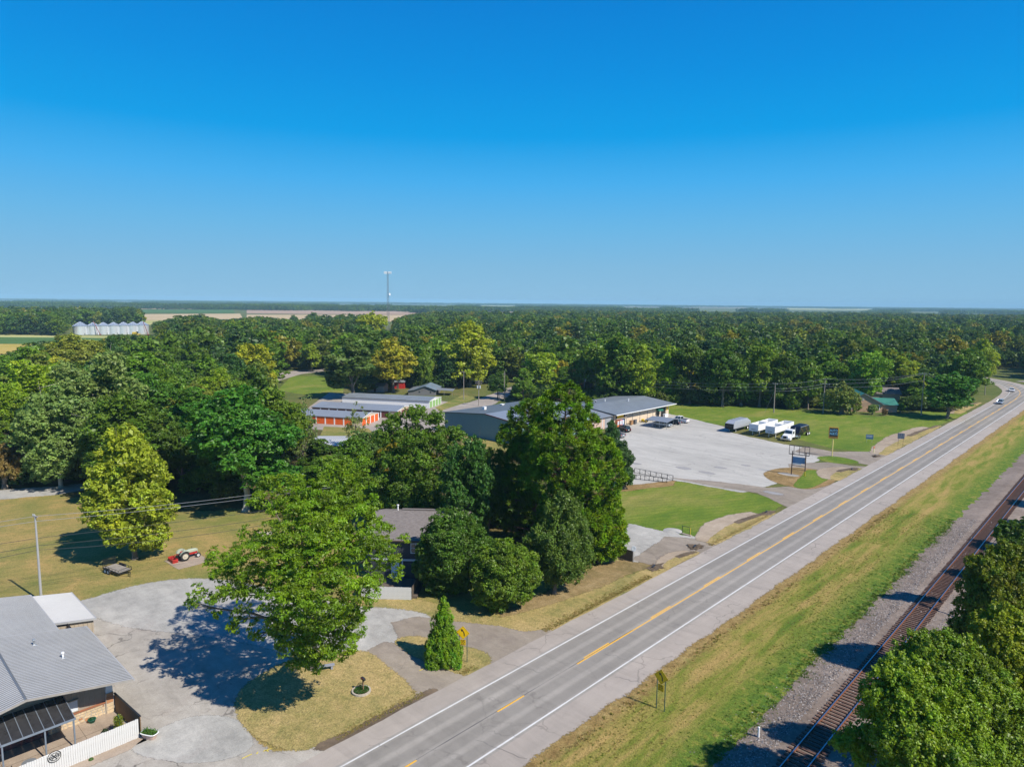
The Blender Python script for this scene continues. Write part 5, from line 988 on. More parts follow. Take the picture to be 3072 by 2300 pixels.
c_blk = P('black_car_paint', (.012, .013, .016), .22, .2, .05); c_wht = P('white_car_paint', (.72, .72, .73), .25, 0, .03); c_gry = P('grey_car_paint', (.20, .21, .24), .25, .4, .05); c_sil = P('silver_blue_paint', (.42, .48, .54), .25, .4, .05); c_nav = P('dark_blue_paint', (.018, .03, .055), .25, .2, .05)
G0 = .034
car('suv', 'black SUV parked nose-in at the left of the store front', (-105.7, 155.8, G0), PI - .25, c_blk, 4.7, 1.9, 1.7)
car('pickup_truck', 'grey pickup half hidden by the tree left of the black SUV', (-102.6, 148.3, G0), PI - .2, c_gry, 5.3, 1.95, 1.75, 'pickup', 'pickup')
car('pickup_truck', 'silver pickup parked under the grey carport', (-102.3, 170.8, G0), .05, c_sil, 5.3, 1.95, 1.7, 'pickup', 'pickup'); car('car', 'dark car between the carport and the white pickup', (-102.2, 176.4, G0), PI + .05, c_nav, 4.7, 1.85, 1.55)
car('pickup_truck', 'white pickup at the right end of the row by the store', (-102.4, 180.6, G0), PI, c_wht, 5.6, 2.0, 1.85, 'pickup', 'pickup')
car('car', 'silver car on the highway, nearer of the two in the bend', (-40.9, 301.8, .07), -PI / 2, c_sil, 4.7, 1.85, 1.6); car('car', 'white sedan on the highway, farther of the two in the bend', (-44.0, 350.5, .07), -PI / 2 + .18, c_wht, 4.7, 1.85, 1.5, 'sedan')
cp = thing('carport', 'grey metal carport on thin posts in front of the store', 'carport', (-102, 170.6, G0)); 
for s in (-1, 1): MB().add([(-3.6, s * 3.9, 2.05), (3.6, s * 3.9, 2.05), (3.6, 0, 2.6), (-3.6, 0, 2.6), (-3.6, s * 3.9, 2.0), (3.6, s * 3.9, 2.0), (3.6, 0, 2.55), (-3.6, 0, 2.55)], [(0, 1, 2, 3), (7, 6, 5, 4), (0, 4, 5, 1), (1, 5, 6, 2), (3, 7, 4, 0)]).build('roof_panel', m_roofl, cp)
for x in (-3.4, -1.1, 1.1, 3.4):
    for y in (-3.8, 3.8): MB().box(x - .04, x + .04, y - .04, y + .04, 0, 2.05).build('post', m_steel, cp)
# hopper trailers
def hopper(lab, x):
    t = thing('hopper_trailer', lab, 'trailer', (x, 176.2, .02)); w, Lh, z0, z1 = 1.3, 12.6, 1.35, 3.1
    b = MB()
    for s in (-1, 1): b.add([(s * w, 0, z0 + .2), (s * w, Lh, z0 + .2), (s * w, Lh, z1), (s * w, 0, z1), (s * (w - .06), 0, z0 + .2), (s * (w - .06), Lh, z0 + .2), (s * (w - .06), Lh, z1), (s * (w - .06), 0, z1)], [(0, 1, 2, 3), (7, 6, 5, 4), (3, 2, 6, 7), (0, 4, 5, 1)])
    b.box(-w + .062, w - .062, 11.9, Lh, z0 + .2, z1 - .002).box(-w + .002, w - .002, .5, 12, z0 + .08, z0 + .2); b.build('body', m_white, t)
    MB().box(-w + .05, w - .05, -.08, -.003, z0 - .05, z1 - .08).box(-w + .064, w - .064, .0, .5, z0 + .2, z1 - .003).build('end_wall', m_trimw, t); MB().cb((0, -.10, z0 + .42), (1.2, .03, .12)).build('step', m_blackmet, t)
    for k in range(2):
        y0 = 1.3 + k * 5.2; M = MB().add([(-w + .1, y0, z0 + .08), (w - .1, y0, z0 + .08), (w - .1, y0 + 4.4, z0 + .08), (-w + .1, y0 + 4.4, z0 + .08), (-.4, y0 + 1.7, .55), (.4, y0 + 1.7, .55), (.4, y0 + 2.7, .55), (-.4, y0 + 2.7, .55)], [(0, 4, 5, 1), (1, 5, 6, 2), (2, 6, 7, 3), (3, 7, 4, 0), (7, 6, 5, 4)]).build('hopper', m_white, t)
    MB().box(-w + .07, w - .07, 5.9, 5.98, z0 + .8, z1 - .05).build('cross_wall', m_trimw, t)
    for y in (0, 3.1, 6.2, 9.3, Lh - .1): MB().box(-w, w, y, y + .08, z1 + .003, z1 + .07).build('tarp_bow', m_steel, t)
    for s in (-1, 1): MB().box(s * .9 - .06, s * .9 + .06, 1.5, 1.65, 0, z0 + .05).build('landing_leg', m_white, t)
    for y in (11.0, 12.2):
        for s in (-1, 1): wheel(t, (s * 1.02, y, .5), .5, .42, m_white, 'x')
    MB().box(-w, w, Lh, Lh + .06, z0, z1).build('rear_wall', m_white, t)
hopper('white open-topped hopper trailer, left of the white pair', -77.6); hopper('white open-topped hopper trailer, right of the white pair beside the truck', -73.1)
gt_ = thing('grey_dump_trailer', 'silver-grey tarped trailer with dark open front at the edge of the lot', 'trailer', (-84.3, 175.6, .02))
MB().add([(-1.3, .9, 1.1), (1.3, .9, 1.1), (1.3, 0, 1.2), (-1.3, 0, 1.2), (-1.3, .1, 2.5), (1.3, .1, 2.5), (1.05, 1.5, 3.2), (-1.05, 1.5, 3.2), (-1.05, 8.8, 3.25), (1.05, 8.8, 3.25), (1.3, 10.8, 2.2), (-1.3, 10.8, 2.2), (1.3, 10.8, 1.1), (-1.3, 10.8, 1.1)],
         [(4, 5, 6, 7), (7, 6, 9, 8), (8, 9, 10, 11), (11, 10, 12, 13), (2, 1, 12, 10, 9, 6, 5), (0, 3, 4, 7, 8, 11, 13), (0, 13, 12, 1), (3, 0, 1, 2)]).build('body', P('silver_tarp', (.42, .44, .48), .4, .3, .08), gt_)
MB().box(-1.12, 1.12, -.03, .04, 1.35, 2.4).build('front_opening', m_decal, gt_); MB().box(-1.3, 1.3, .6, 10.7, .85, 1.08).build('chassis', m_blackmet, gt_)
for k in range(4): MB().box(-1.08, 1.08, 2.6 + k * 1.9, 2.68 + k * 1.9, 3.26, 3.31).build('tarp_rib', m_steel, gt_)
for s in (-1, 1):
    MB().box(s * .9 - .06, s * .9 + .06, 2.2, 2.35, 0, .9).build('landing_leg', m_white, gt_)
    for y in (9.0, 10.2): wheel(gt_, (s * 1.05, y, .5), .5, .42, m_white, 'x')
tk = thing('semi_truck', 'white conventional semi tractor in front of the black dump trailer', 'truck', (-68.6, 174.9, .02))
hd = MB().add([(-.85, 0, .75), (.85, 0, .75), (1.0, 2.0, .75), (-1.0, 2.0, .75), (-.75, .1, 1.45), (.75, .1, 1.45), (1.0, 2.0, 1.75), (-1.0, 2.0, 1.75)], [(0, 1, 5, 4), (1, 2, 6, 5), (2, 3, 7, 6), (3, 0, 4, 7), (4, 5, 6, 7), (3, 2, 1, 0)]).build('bonnet', c_wht, tk, bevel=.08)
MB().add([(-1.05, 2.0, .75), (1.05, 2.0, .75), (1.1, 4.0, .75), (-1.1, 4.0, .75), (-1.0, 2.45, 2.65), (1.0, 2.45, 2.65), (1.0, 4.0, 2.75), (-1.0, 4.0, 2.75)], [(0, 1, 5, 4), (1, 2, 6, 5), (2, 3, 7, 6), (3, 0, 4, 7), (4, 5, 6, 7), (3, 2, 1, 0)]).build('cab', c_wht, tk, bevel=.06)
MB().add([(-.88, 2.13, 1.75), (.88, 2.13, 1.75), (.85, 2.36, 2.5), (-.85, 2.36, 2.5)], [(0, 1, 2, 3)]).build('windscreen', m_glass, tk)
for s in (-1, 1): MB().cb((s * 1.065, 3.0, 2.05), (.06, .8, .6)).build('side_window', m_glass, tk); MB().tube((s * .95, 4.2, .8), (s * .95, 4.2, 3.2), .07).build('exhaust_stack', m_chrome, tk); MB().cb((s * 1.3, 2.2, 2.0), (.08, .12, .45)).build('mirror', m_black, tk); MB().tube((s * 1.0, 4.1, .75), (s * 1.0, 5.4, .75), .32, n=12).build('fuel_tank', m_chrome, tk); MB().cb((s * .78, .1, .95), (.3, .08, .2)).build('headlight', m_trimw, tk); MB().ext([(.4, .35), (.55, .95), (1.1, 1.1), (1.65, .95), (1.8, .35)], s * .8, s * 1.15, Matrix(((0, 1, 0, 0), (1, 0, 0, 0), (0, 0, 1, 0), (0, 0, 0, 1)))).build('mudguard', c_wht, tk); wheel(tk, (s * .98, 1.15, .5), .5, .28, m_chrome, 'x')
MB().cb((0, -.02, 1.1), (.85, .06, .6)).build('grille', m_decal, tk); MB().cb((0, -.12, .6), (2.1, .22, .32)).build('bumper', m_chrome, tk); MB().box(-.45, .45, 4.0, 7.4, .7, .95).build('chassis', m_blackmet, tk)
for y in (5.9, 7.1):
    for s in (-1, 1): wheel(tk, (s * .95, y, .5), .5, .5, m_chrome, 'x')
bt = thing('black_dump_trailer', 'black belly dump trailer with tarped top behind the white truck', 'trailer', (-68.6, 181.0, .02))
MB().add([(-1.25, 0, 1.35), (1.25, 0, 1.35), (1.25, 7.8, 1.35), (-1.25, 7.8, 1.35), (-1.3, .8, 2.9), (1.3, .8, 2.9), (1.3, 6.6, 2.9), (-1.3, 6.6, 2.9), (-.9, 1.6, 3.2), (.9, 1.6, 3.2), (.9, 5.8, 3.2), (-.9, 5.8, 3.2)], [(0, 1, 5, 4), (1, 2, 6, 5), (2, 3, 7, 6), (3, 0, 4, 7), (4, 5, 9, 8), (5, 6, 10, 9), (6, 7, 11, 10), (7, 4, 8, 11), (8, 9, 10, 11), (3, 2, 1, 0)]).build('body', P('black_dump_body', (.012, .012, .02), .35, .1), bt)
MB().add([(-1.0, 1.8, 1.34), (1.0, 1.8, 1.34), (1.0, 5.6, 1.34), (-1.0, 5.6, 1.34), (-.5, 3, .5), (.5, 3, .5), (.5, 4.4, .5), (-.5, 4.4, .5)], [(0, 4, 5, 1), (1, 5, 6, 2), (2, 6, 7, 3), (3, 7, 4, 0), (7, 6, 5, 4)]).build('belly', m_black, bt)
for s in (-1, 1):
    MB().tube((s * 1.29, 1.0, 2.85), (s * 1.29, 3.2, 1.2), .05, n=5).tube((s * 1.29, 4.2, 2.85), (s * 1.29, 5.8, 1.2), .05, n=5).build('side_brace', m_pallet if s > 0 else m_steel, bt); MB().box(s * .8 - .08, s * .8 + .08, -2.4, 7.8, 1.08, 1.3).build('frame_rail', m_black, bt); MB().tube((s * 1.3, .8, 2.93), (s * 1.3, 6.6, 2.93), .05, n=5).build('top_rail', m_grey, bt)
    for y in (6.4, 7.6): wheel(bt, (s * 1.0, y, .5), .5, .5, m_white, 'x')
# utility trailer on the lawn
ut = thing('utility_trailer', 'black tandem utility trailer with plank deck and raised mesh gate on the lawn', 'utility trailer', (-94.95, 26.35, 0), math.radians(13))
Lu, wu = 3.5, 1.7; fm = MB()
for y in (-wu / 2, wu / 2):
    fm.box(-Lu / 2, Lu / 2, y - .04, y + .04, .42, .52).box(-Lu / 2, Lu / 2, y - .02, y + .02, .84, .88)
    for i in range(6): x = -Lu / 2 + i * Lu / 5; fm.box(x - .02, x + .02, y - .02, y + .02, .521, .839)
fm.box(Lu / 2 - .04, Lu / 2 + .04, -wu / 2 + .041, wu / 2 - .041, .42, .52).box(Lu / 2 - .02, Lu / 2 + .02, -wu / 2 + .02, wu / 2 - .02, .84, .88); fm.build('frame', m_blackmet, ut)
for i in range(9): MB().box(-Lu / 2 + .02, Lu / 2 - .05, -wu / 2 + .05 + i * .178, -wu / 2 + .215 + i * .178, .525, .565).build('plank', m_deck, ut)
g_ = MB(); [g_.box(-Lu / 2 - .03, -Lu / 2 + .0, y - .012, y + .012, .5, 1.55) for y in [-.82 + i * .11 for i in range(16)]]; [g_.box(-Lu / 2 - .05, -Lu / 2 - .031, -.84, .84, z, z + .03) for z in (.5, .76, 1.02, 1.28, 1.53)]; g_.build('ramp_gate', m_blackmet, ut)
MB().tube((Lu / 2, -.6, .45), (Lu / 2 + 1.2, 0, .45), .04).tube((Lu / 2, .6, .45), (Lu / 2 + 1.2, 0, .45), .04).build('tongue', m_blackmet, ut); MB().tube((Lu / 2 + 1.1, 0, 0), (Lu / 2 + 1.1, 0, .75), .035).build('jack', m_blackmet, ut)
for x in (-.85, -.2):
    for s in (-1, 1): wheel(ut, (x, s * (wu / 2 + .15), .32), .32, .2, m_trimw)
for s in (-1, 1): MB().ext([(-1.25, .5), (-1.1, .72), (.05, .72), (.2, .5), (.12, .5), (0, .66), (-1.05, .66), (-1.17, .5)], s * (wu / 2 + .04), s * (wu / 2 + .27)).build('fender', m_blackmet, ut)
# tractor
sheet('concrete_pad', [(-94.6, 32.2), (-90.5, 32.4), (-90.5, 35.9), (-94.4, 36.2)], .028, m_conc, .03, .6)
tc_ = thing('farm_tractor', 'small vintage red and cream farm tractor on its concrete pad', 'tractor', (-93.5, 34.0, .03), PI / 2)
m_crm = P('tractor_cream', (.40, .44, .34), .5, var=.06)
MB().ext([(.15, .78), (.2, 1.12), (.9, 1.22), (1.75, 1.15), (1.85, .95), (1.85, .78)], -.21, .21).build('bonnet', m_crm, tc_, bevel=.06); MB().cb((.95, 0, .62), (1.75, .3, .3)).cb((0, 0, .62), (.5, .9, .34)).build('chassis', m_red, tc_, bevel=.03); MB().cb((1.86, 0, .82), (.05, .4, .5)).build('grille', m_crm, tc_)
MB().lathe([(0, 0), (.22, .02), (.24, .1), (.2, .06), (0, .05)], 12, Tm((-.15, 0, 1.0))).build('seat', m_red, tc_); MB().tube((.2, 0, .95), (-.02, 0, 1.28), .015, n=5).build('steering_column', m_blackmet, tc_); MB().lathe([(.17, 0), (.19, .015), (.17, .03), (.15, .015), (.17, 0)], 14, Tm((-.03, 0, 1.28), 0, -.6)).build('steering_wheel', m_black, tc_); MB().tube((1.3, .32, .6), (1.3, .32, 1.45), .03, n=6).build('exhaust', m_blackmet, tc_)
for s in (-1, 1):
    w_ = wheel(tc_, (0, s * .68, .60), .60, .28, P('rim_cream', (.46, .42, .33), .6), hr=.62); [MB().cb((.57 * math.cos(a) , s * .68, .60 + .57 * math.sin(a)), (.06, .30, .06)).build('tread_lug', m_rub, w_) for a in [i * PI / 8 for i in range(16)]]
    wheel(tc_, (1.78, s * .55, .33), .33, .15, P('wheel_white', (.55, .54, .52), .6), hr=.58); MB().tube((1.78, 0, .5), (1.78, s * .5, .36), .04, n=6).build('front_axle', m_red, tc_)
    mb = MB(); A = [math.radians(20 + 14 * i) for i in range(11)]; vs = []; [vs.extend([(.70 * math.cos(a), s * .48, .6 + .70 * math.sin(a)), (.70 * math.cos(a), s * .84, .6 + .70 * math.sin(a))]) for a in A]; mb.add(vs, [(2 * i, 2 * i + 1, 2 * i + 3, 2 * i + 2) for i in range(10)]); mb.add([(0, s * .48, .6)] + [v for v in vs[::2]], [(0, i, i + 1) for i in range(1, 11)]); mb.build('fender', m_crm, tc_)
bx = thing('box_blade', 'red box blade behind the vintage tractor', 'box blade', (-93.7, 32.75, .03), PI / 2); MB().box(-.35, .35, -.85, -.80, 0, .5).box(-.35, .35, .80, .85, 0, .5).box(.30, .35, -.799, .799, .02, .45).box(-.35, -.30, -.799, .799, .02, .4).build('box', m_red, bx)
for y in (-.5, 0, .5): MB().tube((0, y, .5), (.05, y, .05), .03, n=5).build('ripper', m_blackmet, bx)
MB().tube((-.2, -.4, .4), (.35, 0, .85), .035, n=5).tube((-.2, .4, .4), (.35, 0, .85), .035, n=5).tube((.35, 0, .85), (.75, 0, .75), .03, n=5).build('hitch', m_red, bx)

# ================================================================== roadside signs and small things
def curve_sign(label, a, b, hs_, size, faceup=0.0, rz=0.0):
    c = ((a[0] + b[0]) / 2, (a[1] + b[1]) / 2); L = math.hypot(b[0] - a[0], b[1] - a[1]); t = thing('curve_warning_sign', label, 'road sign', (c[0], c[1], 0), rz)
    for x in (-L / 2, L / 2): MB().box(x - .03, x + .03, -.02, .02, 0, hs_ - .1).box(x - .03, x + .03, .021, .05, .0, hs_ - .1).build('post', P('green_sign_post', (.07, .12, .09), .6, .2), t)
    s = size / 2; zc = hs_ + .10; R45 = Matrix.Translation((0, -.05, zc)) @ Matrix.Rotation(PI / 4, 4, 'Y')
    p = MB().box(-s, s, -.012, .0, -s, s, R45).build('sign_plate', m_yell, t); k = s * .93; w = s * .03; f = MB()
    for x0, x1, z0, z1 in ((-k, k, k - w, k), (-k, k, -k, -k + w), (-k, -k + w, -k + w, k - w), (k - w, k, -k + w, k - w)): f.box(x0, x1, -.0145, -.0125, z0, z1, R45)
    f.build('border', m_decal, p)
    # bent arrow to the left
    m = MB(); T_ = Matrix.Translation((0, -.065, zc)); q = size * .72; pts = [(.17, -.50), (.17, -.1), (.10, .12), (-.08, .27)]; W_ = .075
    cur = []; P0, P1, P2, P3 = [Vector(v) for v in ((.19, -.48), (.19, -.02), (.12, .14), (-.10, .30))]
    for i in range(9): u = i / 8; cur.append(P0 * (1 - u) ** 3 + P1 * 3 * u * (1 - u) ** 2 + P2 * 3 * u * u * (1 - u) + P3 * u ** 3)
    vs = []
    for i, c_ in enumerate(cur): d = (cur[min(8, i + 1)] - cur[max(0, i - 1)]).normalized(); n_ = Vector((-d.y, d.x)) * W_; vs += [((c_ - n_).x * q, 0, (c_ - n_).y * q), ((c_ + n_).x * q, 0, (c_ + n_).y * q)]
    m.add(vs, [(2 * i, 2 * i + 2, 2 * i + 3, 2 * i + 1) for i in range(8)], T_); d = (cur[8] - cur[7]).normalized(); n_ = Vector((-d.y, d.x)); e = cur[8]; tri = [e + n_ * .21 - d * .02, e - n_ * .21 - d * .02, e + d * .30]; m.add([(v.x * q, 0, v.y * q) for v in tri], [(0, 1, 2)], T_); m.build('arrow', m_decal, p)
    zs = zc - size * .7071 - .30; q2 = MB().box(-.29, .29, -.062, -.052, zs - .29, zs + .29).build('speed_plate', m_yell, t); F_ = MB(); [F_.box(a0, a1, -.0645, -.0625, b0, b1) for a0, a1, b0, b1 in ((-.27, .27, zs + .262, zs + .27), (-.27, .27, zs - .27, zs - .262), (-.27, -.262, zs - .262, zs + .262), (.262, .27, zs - .262, zs + .262))]; F_.build('border', m_decal, q2)
    text_mesh('35', .44, m_decal, q2, Matrix.Translation((0, -.066, zs + .07)) @ Matrix.Rotation(PI / 2, 4, 'X'), 'lettering', .002, .95); text_mesh('M.P.H.', .15, m_decal, q2, Matrix.Translation((0, -.066, zs - .18)) @ Matrix.Rotation(PI / 2, 4, 'X'), 'lettering', .002)
    return t
curve_sign('yellow diamond left-curve sign with 35 plate on the railway-side verge', (-29.15, 49.3), (-28.35, 49.35), 3.0, .98)
cs = S(1398, 1989); curve_sign('yellow diamond left-curve sign with 35 plate beside the cone cedar', (cs.x - .8, cs.y - .03), (cs.x, cs.y), 2.95, .98, rz=.5)
# blank two-post sign
bs_ = thing('blank_billboard', 'old two-post sign frame with empty grid top and faded blue panel', 'sign frame', (-53.6, 141.2, 0), math.atan2(.5, 2.5)); Wb = 2.6
for x in (0, Wb): MB().box(x - .09, x + .09, -.09, .09, 0, 5.0).build('post', P('rusty_post', (.12, .075, .06), .8, .2, .4), bs_)
MB().box(Wb - .10, Wb + .10, -.10, .10, .0, 1.0).build('yellow_sleeve', m_yel2, bs_)
f = MB(); x0, x1 = -.65, Wb + .65; [f.box(x0, x1, y - .03, y + .03, z, z + .08) for y in (-.3, .3) for z in (4.3, 6.15)]
for x in (x0, .25, 1.3, 2.35, x1): [f.box(x - .025, x + .025, y - .025, y + .025, 4.381, 6.149) for y in (-.3, .3)]
for x in (x0, x1): [f.box(x - .025, x + .025, -.269, .269, z, z + .06) for z in (4.3, 6.16)]
f.build('frame', P('frame_steel', (.10, .085, .085), .7, .3, .3), bs_); MB().box(.12, Wb - .12, -.06, .0, 2.55, 3.85).build('blue_panel', m_bluef, bs_); MB().box(.12, Wb - .8, -.055, .005, 2.25, 2.54).build('torn_white_strip', m_white, bs_); MB().box(.1, Wb - .1, -.03, .03, 1.95, 2.05).box(.1, Wb - .1, -.03, .03, 1.2, 1.26).build('cross_rail', m_blackmet, bs_); MB().tube((.1, 0, 3.9), (Wb - .1, 0, 4.3), .02, n=4).build('cross_wire', m_wire, bs_)
ap = thing('auto_parts_sign', 'tall AUTO PARTS sign on a yellow pole at the store entrance', 'sign', (-53.6, 165.3, 0), math.atan2(.42, .9)); MB().tube((0, 0, 0), (0, 0, 4.3), .11, n=12).build('pole', P('pale_yellow_pole', (.72, .58, .22), .5, var=.1), ap)
p = MB().box(-1.05, 1.05, -.16, .16, 4.3, 7.0).build('sign_box', m_blkyel, ap, bevel=.02); MB().box(-.88, .88, -.175, -.163, 4.75, 6.78).build('face_panel', m_decal, p); MB().box(-.9, .9, -.172, -.162, 4.42, 4.66).build('lower_strip', P('faded_brown_strip', (.20, .09, .03), .6), p)
text_mesh('AUTO\nPARTS', .82, m_bluet, p, Matrix.Translation((0, -.182, 5.76)) @ Matrix.Rotation(PI / 2, 4, 'X'), 'lettering', .004, .72, .95)
for a, b, h0, h1, w, lab in ((S(2550 + 455 / 7.886, 1190 + 1080 / 7.886), None, .9, 2.1, 1.7, 'small blue notice sign standing in the store lawn'), (S(2550 + 1190 / 7.886, 1190 + 1175 / 7.886), None, 2.0, 3.4, 1.5, 'dark blue-grey back of a road sign on two posts by the ditch')):
    t = thing('notice_sign' if w > 1.6 else 'road_sign', lab, 'sign', a, .35)
    for x in (-w * .36, w * .36): MB().tube((x, .04, 0), (x, .04, h1), .035, n=6).build('post', m_steel if w > 1.6 else m_bwood, t)
    q = MB().box(-w / 2, w / 2, -.03, .0, h0, h1).build('plate', P('sign_blue', (.06, .15, .26), .5) if w > 1.6 else P('slate_plate', (.10, .13, .18), .5), t)
    if w > 1.6: [MB().box(-w / 2 + .1, w / 2 - .25, -.038, -.032, h0 + .5 + k * .2, h0 + .58 + k * .2).build('text_line', m_trimw, q) for k in range(3)]
    else: [MB().box(-.5 + k * .45, -.44 + k * .45, -.05, -.032, h0 + .1, h1 - .1).build('stiffener', m_steel, q) for k in range(3)]
def bollard(lab, b, h, r, mt, tip=None):
    t = thing('marker_post', lab, 'post', b); MB().tube((0, 0, 0), (0, 0, h * (.7 if tip else 1)), r, n=12).build('post_body', mt, t, bevel=0); MB().lathe([(r * 1.02, h * .7 if tip else h - .0), (r * 1.02, h - .02 if tip else h + .03), (r * .6, h + .05), (0, h + .06)], 12).build('cap', tip or mt, t, True)
bollard('short white marker post at the ballast edge near the bottom', S(2275, 2215), 1.0, .085, m_white); bollard('pale yellow marker post with orange tip at the store lawn corner', S(2621, 1358), 1.5, .10, P('pale_yellow', (.75, .68, .35), .5), m_orange)
bollard('yellow gas marker behind the small steel gate frame', S(2070, 1603), 1.0, .06, m_yel2)
# steel gate frame in the lawn
a, b = S(1536 + 1470 / 2.88, 1200 + 1155 / 2.88), S(1536 + 1535 / 2.88, 1200 + 1172 / 2.88); t = thing('pipe_frame', 'dark steel pipe frame standing on its base beside the lawn drive', 'pipe frame', a, math.atan2((b - a).y, (b - a).x)); w = (b - a).length
for x in (0, w): MB().tube((x, 0, 0), (x, 0, 1.35), .045, n=8).build('upright', P('dark_green_pipe', (.03, .055, .04), .6), t)
MB().tube((0, 0, 1.32), (w, 0, 1.32), .04).build('top_bar', MATS['dark_green_pipe'], t); MB().box(-.2, w + .3, -.22, .22, .0, .12).build('base', m_conc, t)
gp = thing('gravel_patch', 'pale gravel heap on the grass by the pipe frame', 'gravel heap', S(2018, 1592)); MB().lathe([(1.5, 0), (1.1, .10), (.5, .17), (0, .18)], 16).build('heap', m_gravel, gp, True)
# black rail fence along the store lot
def truss(lab, a, b, h=1.05, n=8):
    a = Vector((a[0], a[1], 0)); b = Vector((b[0], b[1], 0)); L = (b - a).length; t = thing('rail_fence', lab, 'fence', a, math.atan2((b - a).y, (b - a).x)); q = L / n
    MB().box(0, L, -.035, .035, h - .07, h).build('top_rail', m_blackmet, t); MB().box(0, L, -.03, .03, .12, .18).build('bottom_rail', m_blackmet, t)
    for i in range(n + 1): MB().box(i * q - .045, i * q + .045, -.045, .045, 0, h - .071).build('post', m_blackmet, t)
    for i in range(n):
        x0, x1 = (i * q, (i + 1) * q) if i % 2 else ((i + 1) * q, i * q); MB().tube((x0, 0, .18), (x1, 0, h - .1), .018, n=4).build('brace', m_blackmet, t)
def A8(x, y): return S(1800 + x * .11754, 1360 + y * .11754)
truss('black braced rail fence, back row along the store lot', A8(880, 500), A8(1860, 695), 1.1, 7); truss('black braced rail fence, front row beside the red mulch bed', A8(700, 640), A8(1705, 745), 1.0, 9)
# mailbox bed on the lawn island
mbp = S(768 + 910 / 2.88, 1740 + 965 / 2.88); fb = thing('flower_bed', 'round stone-edged flower bed on the dry lawn island', 'flower bed', (mbp.x, mbp.y, .05))
bk = MB().box(-.14, .14, -.07, .07, 0, .17).mesh('edging_stone'); bk.materials.append(m_mort)
for i in range(18): a = 2 * PI * i / 18; inst('edging_stone', bk, fb, (.78 * math.cos(a), .78 * math.sin(a), 0), a + PI / 2)
MB().lathe([(.72, .0), (.72, .10), (0, .12)], 18).build('soil', m_soil, fb)
rng = np.random.default_rng(2); n = 900; an_ = rng.random(n) * 6.28; rr = rng.random(n) ** .5 * .66; p = np.stack([rr * np.cos(an_), rr * np.sin(an_), .12 + np.abs(rng.normal(0, .12, n))], 1); o = inst('greenery', quads_mesh('greenery', p, unit(rng.normal(0, 1, (n, 3)) + np.array([0, 0, .6])), np.full(n, .14), np.full(n, .05), np.stack([.5 + rng.normal(0, .02, n), rng.uniform(.6, 1.3, n), np.ones(n)], 1), rng, up=.5), fb); o.color = (.05, .13, .015, 1)
ml = thing('mailbox', 'black mailbox on a dark post in the round flower bed', 'mailbox', (mbp.x + .15, mbp.y + .1, .15)); MB().box(-.05, .05, -.05, .05, 0, 1.05).build('post', m_bwood, ml); MB().ext([(-.26, 1.05), (.26, 1.05), (.26, 1.2), (.2, 1.28), (-.2, 1.28), (-.26, 1.2)], -.1, .1).build('box', m_black, ml, bevel=.02); MB().cb((.27, 0, 1.16), (.015, .19, .2)).build('door', m_black, ml); MB().cb((0, -.11, 1.22), (.14, .02, .05)).build('flag', m_red, ml)
wc = thing('wagon_wheel', 'small dark wheel ornament leaning beside the mailbox', 'ornament', (mbp.x - .35, mbp.y + .15, .15), .7); ring(.24, .28, 18, -.01).build('rim', m_black, wc).location = (0, 0, .28)
for k in range(4): MB().box(-.25, .25, -.008, .008, -.012, .012, Tm((0, 0, .28), 0, k * PI / 4)).build('spoke', m_black, wc)
bb = S(768 + 600 / 2.88, 1740 + 775 / 2.88); bn_ = thing('stone_bench', 'low grey stone bench in the shade at the foot of the pecan', 'bench', (bb.x, bb.y, .05), YAW + .35); MB().box(-.85, .85, -.22, .22, .36, .45).build('seat', P('grey_stone', (.24, .25, .28), .85), bn_, bevel=.02)
for x in (-.6, .6): MB().box(x - .1, x + .1, -.18, .18, 0, .358).build('leg', MATS['grey_stone'], bn_)
# sandbox like pad behind the pecan
k_ = S(768 + 60 / 2.88, 1200 + 1165 / 2.88); t = thing('wooden_platform', 'pale wooden platform on the lawn left of the pecan crown', 'platform', k_, YAW + .3); 
for i in range(7): MB().box(-1.3, 1.3, -.95 + i * .27, -.70 + i * .27, .16, .21).build('plank', m_mort, t)
MB().box(-1.25, 1.25, -.9, .9, 0, .155).build('frame', m_gwood, t)
mbx = S(2780 + 860 / 7.575, 1100 + 955 / 7.575); ml2 = copy_tree(ml); ml2.location = (mbx.x, mbx.y, 0); ml2['label'] = 'dark mailbox by the highway ditch beyond the shade tree'
# tan house
TR = math.radians(31); q_ = 280 / 2212; tg = S(2500 + 1150 * q_, 1140 + 770 * q_); th_ = thing('tan_house', 'tan brick house with green metal roof beyond the store lawn', 'house', tg, TR)
GW, GD, GE, GR_ = 11.5, 13, 3.0, 6.2
MB().add([(-GW, 0, 0), (0, 0, 0), (0, GD, 0), (-GW, GD, 0), (-GW, 0, GE), (0, 0, GE), (0, GD, GE), (-GW, GD, GE), (-GW / 2, 0, GR_), (-GW / 2, GD, GR_)], [(0, 1, 5, 8, 4), (1, 2, 6, 5), (2, 3, 7, 9, 6), (3, 0, 4, 7)]).build('wall', m_tanb, th_)
for s in (0, 1):
    xa = (.5, -GW - .5)[s]; MB().add([(xa, -.4, GE - .25), (xa, GD + .4, GE - .25), (-GW / 2, GD + .4, GR_ + .1), (-GW / 2, -.4, GR_ + .1), (xa, -.4, GE - .37), (xa, GD + .4, GE - .37), (-GW / 2, GD + .4, GR_ - .02), (-GW / 2, -.4, GR_ - .02)], [(0, 1, 2, 3), (7, 6, 5, 4), (0, 4, 5, 1), (1, 5, 6, 2), (2, 6, 7, 3), (3, 7, 4, 0)]).build('roof_panel', m_roofgr, th_)
bar((.52, -.45, GE - .22), (-GW / 2, -.45, GR_ + .13), .08, .25).build('fascia', m_roofg, th_)
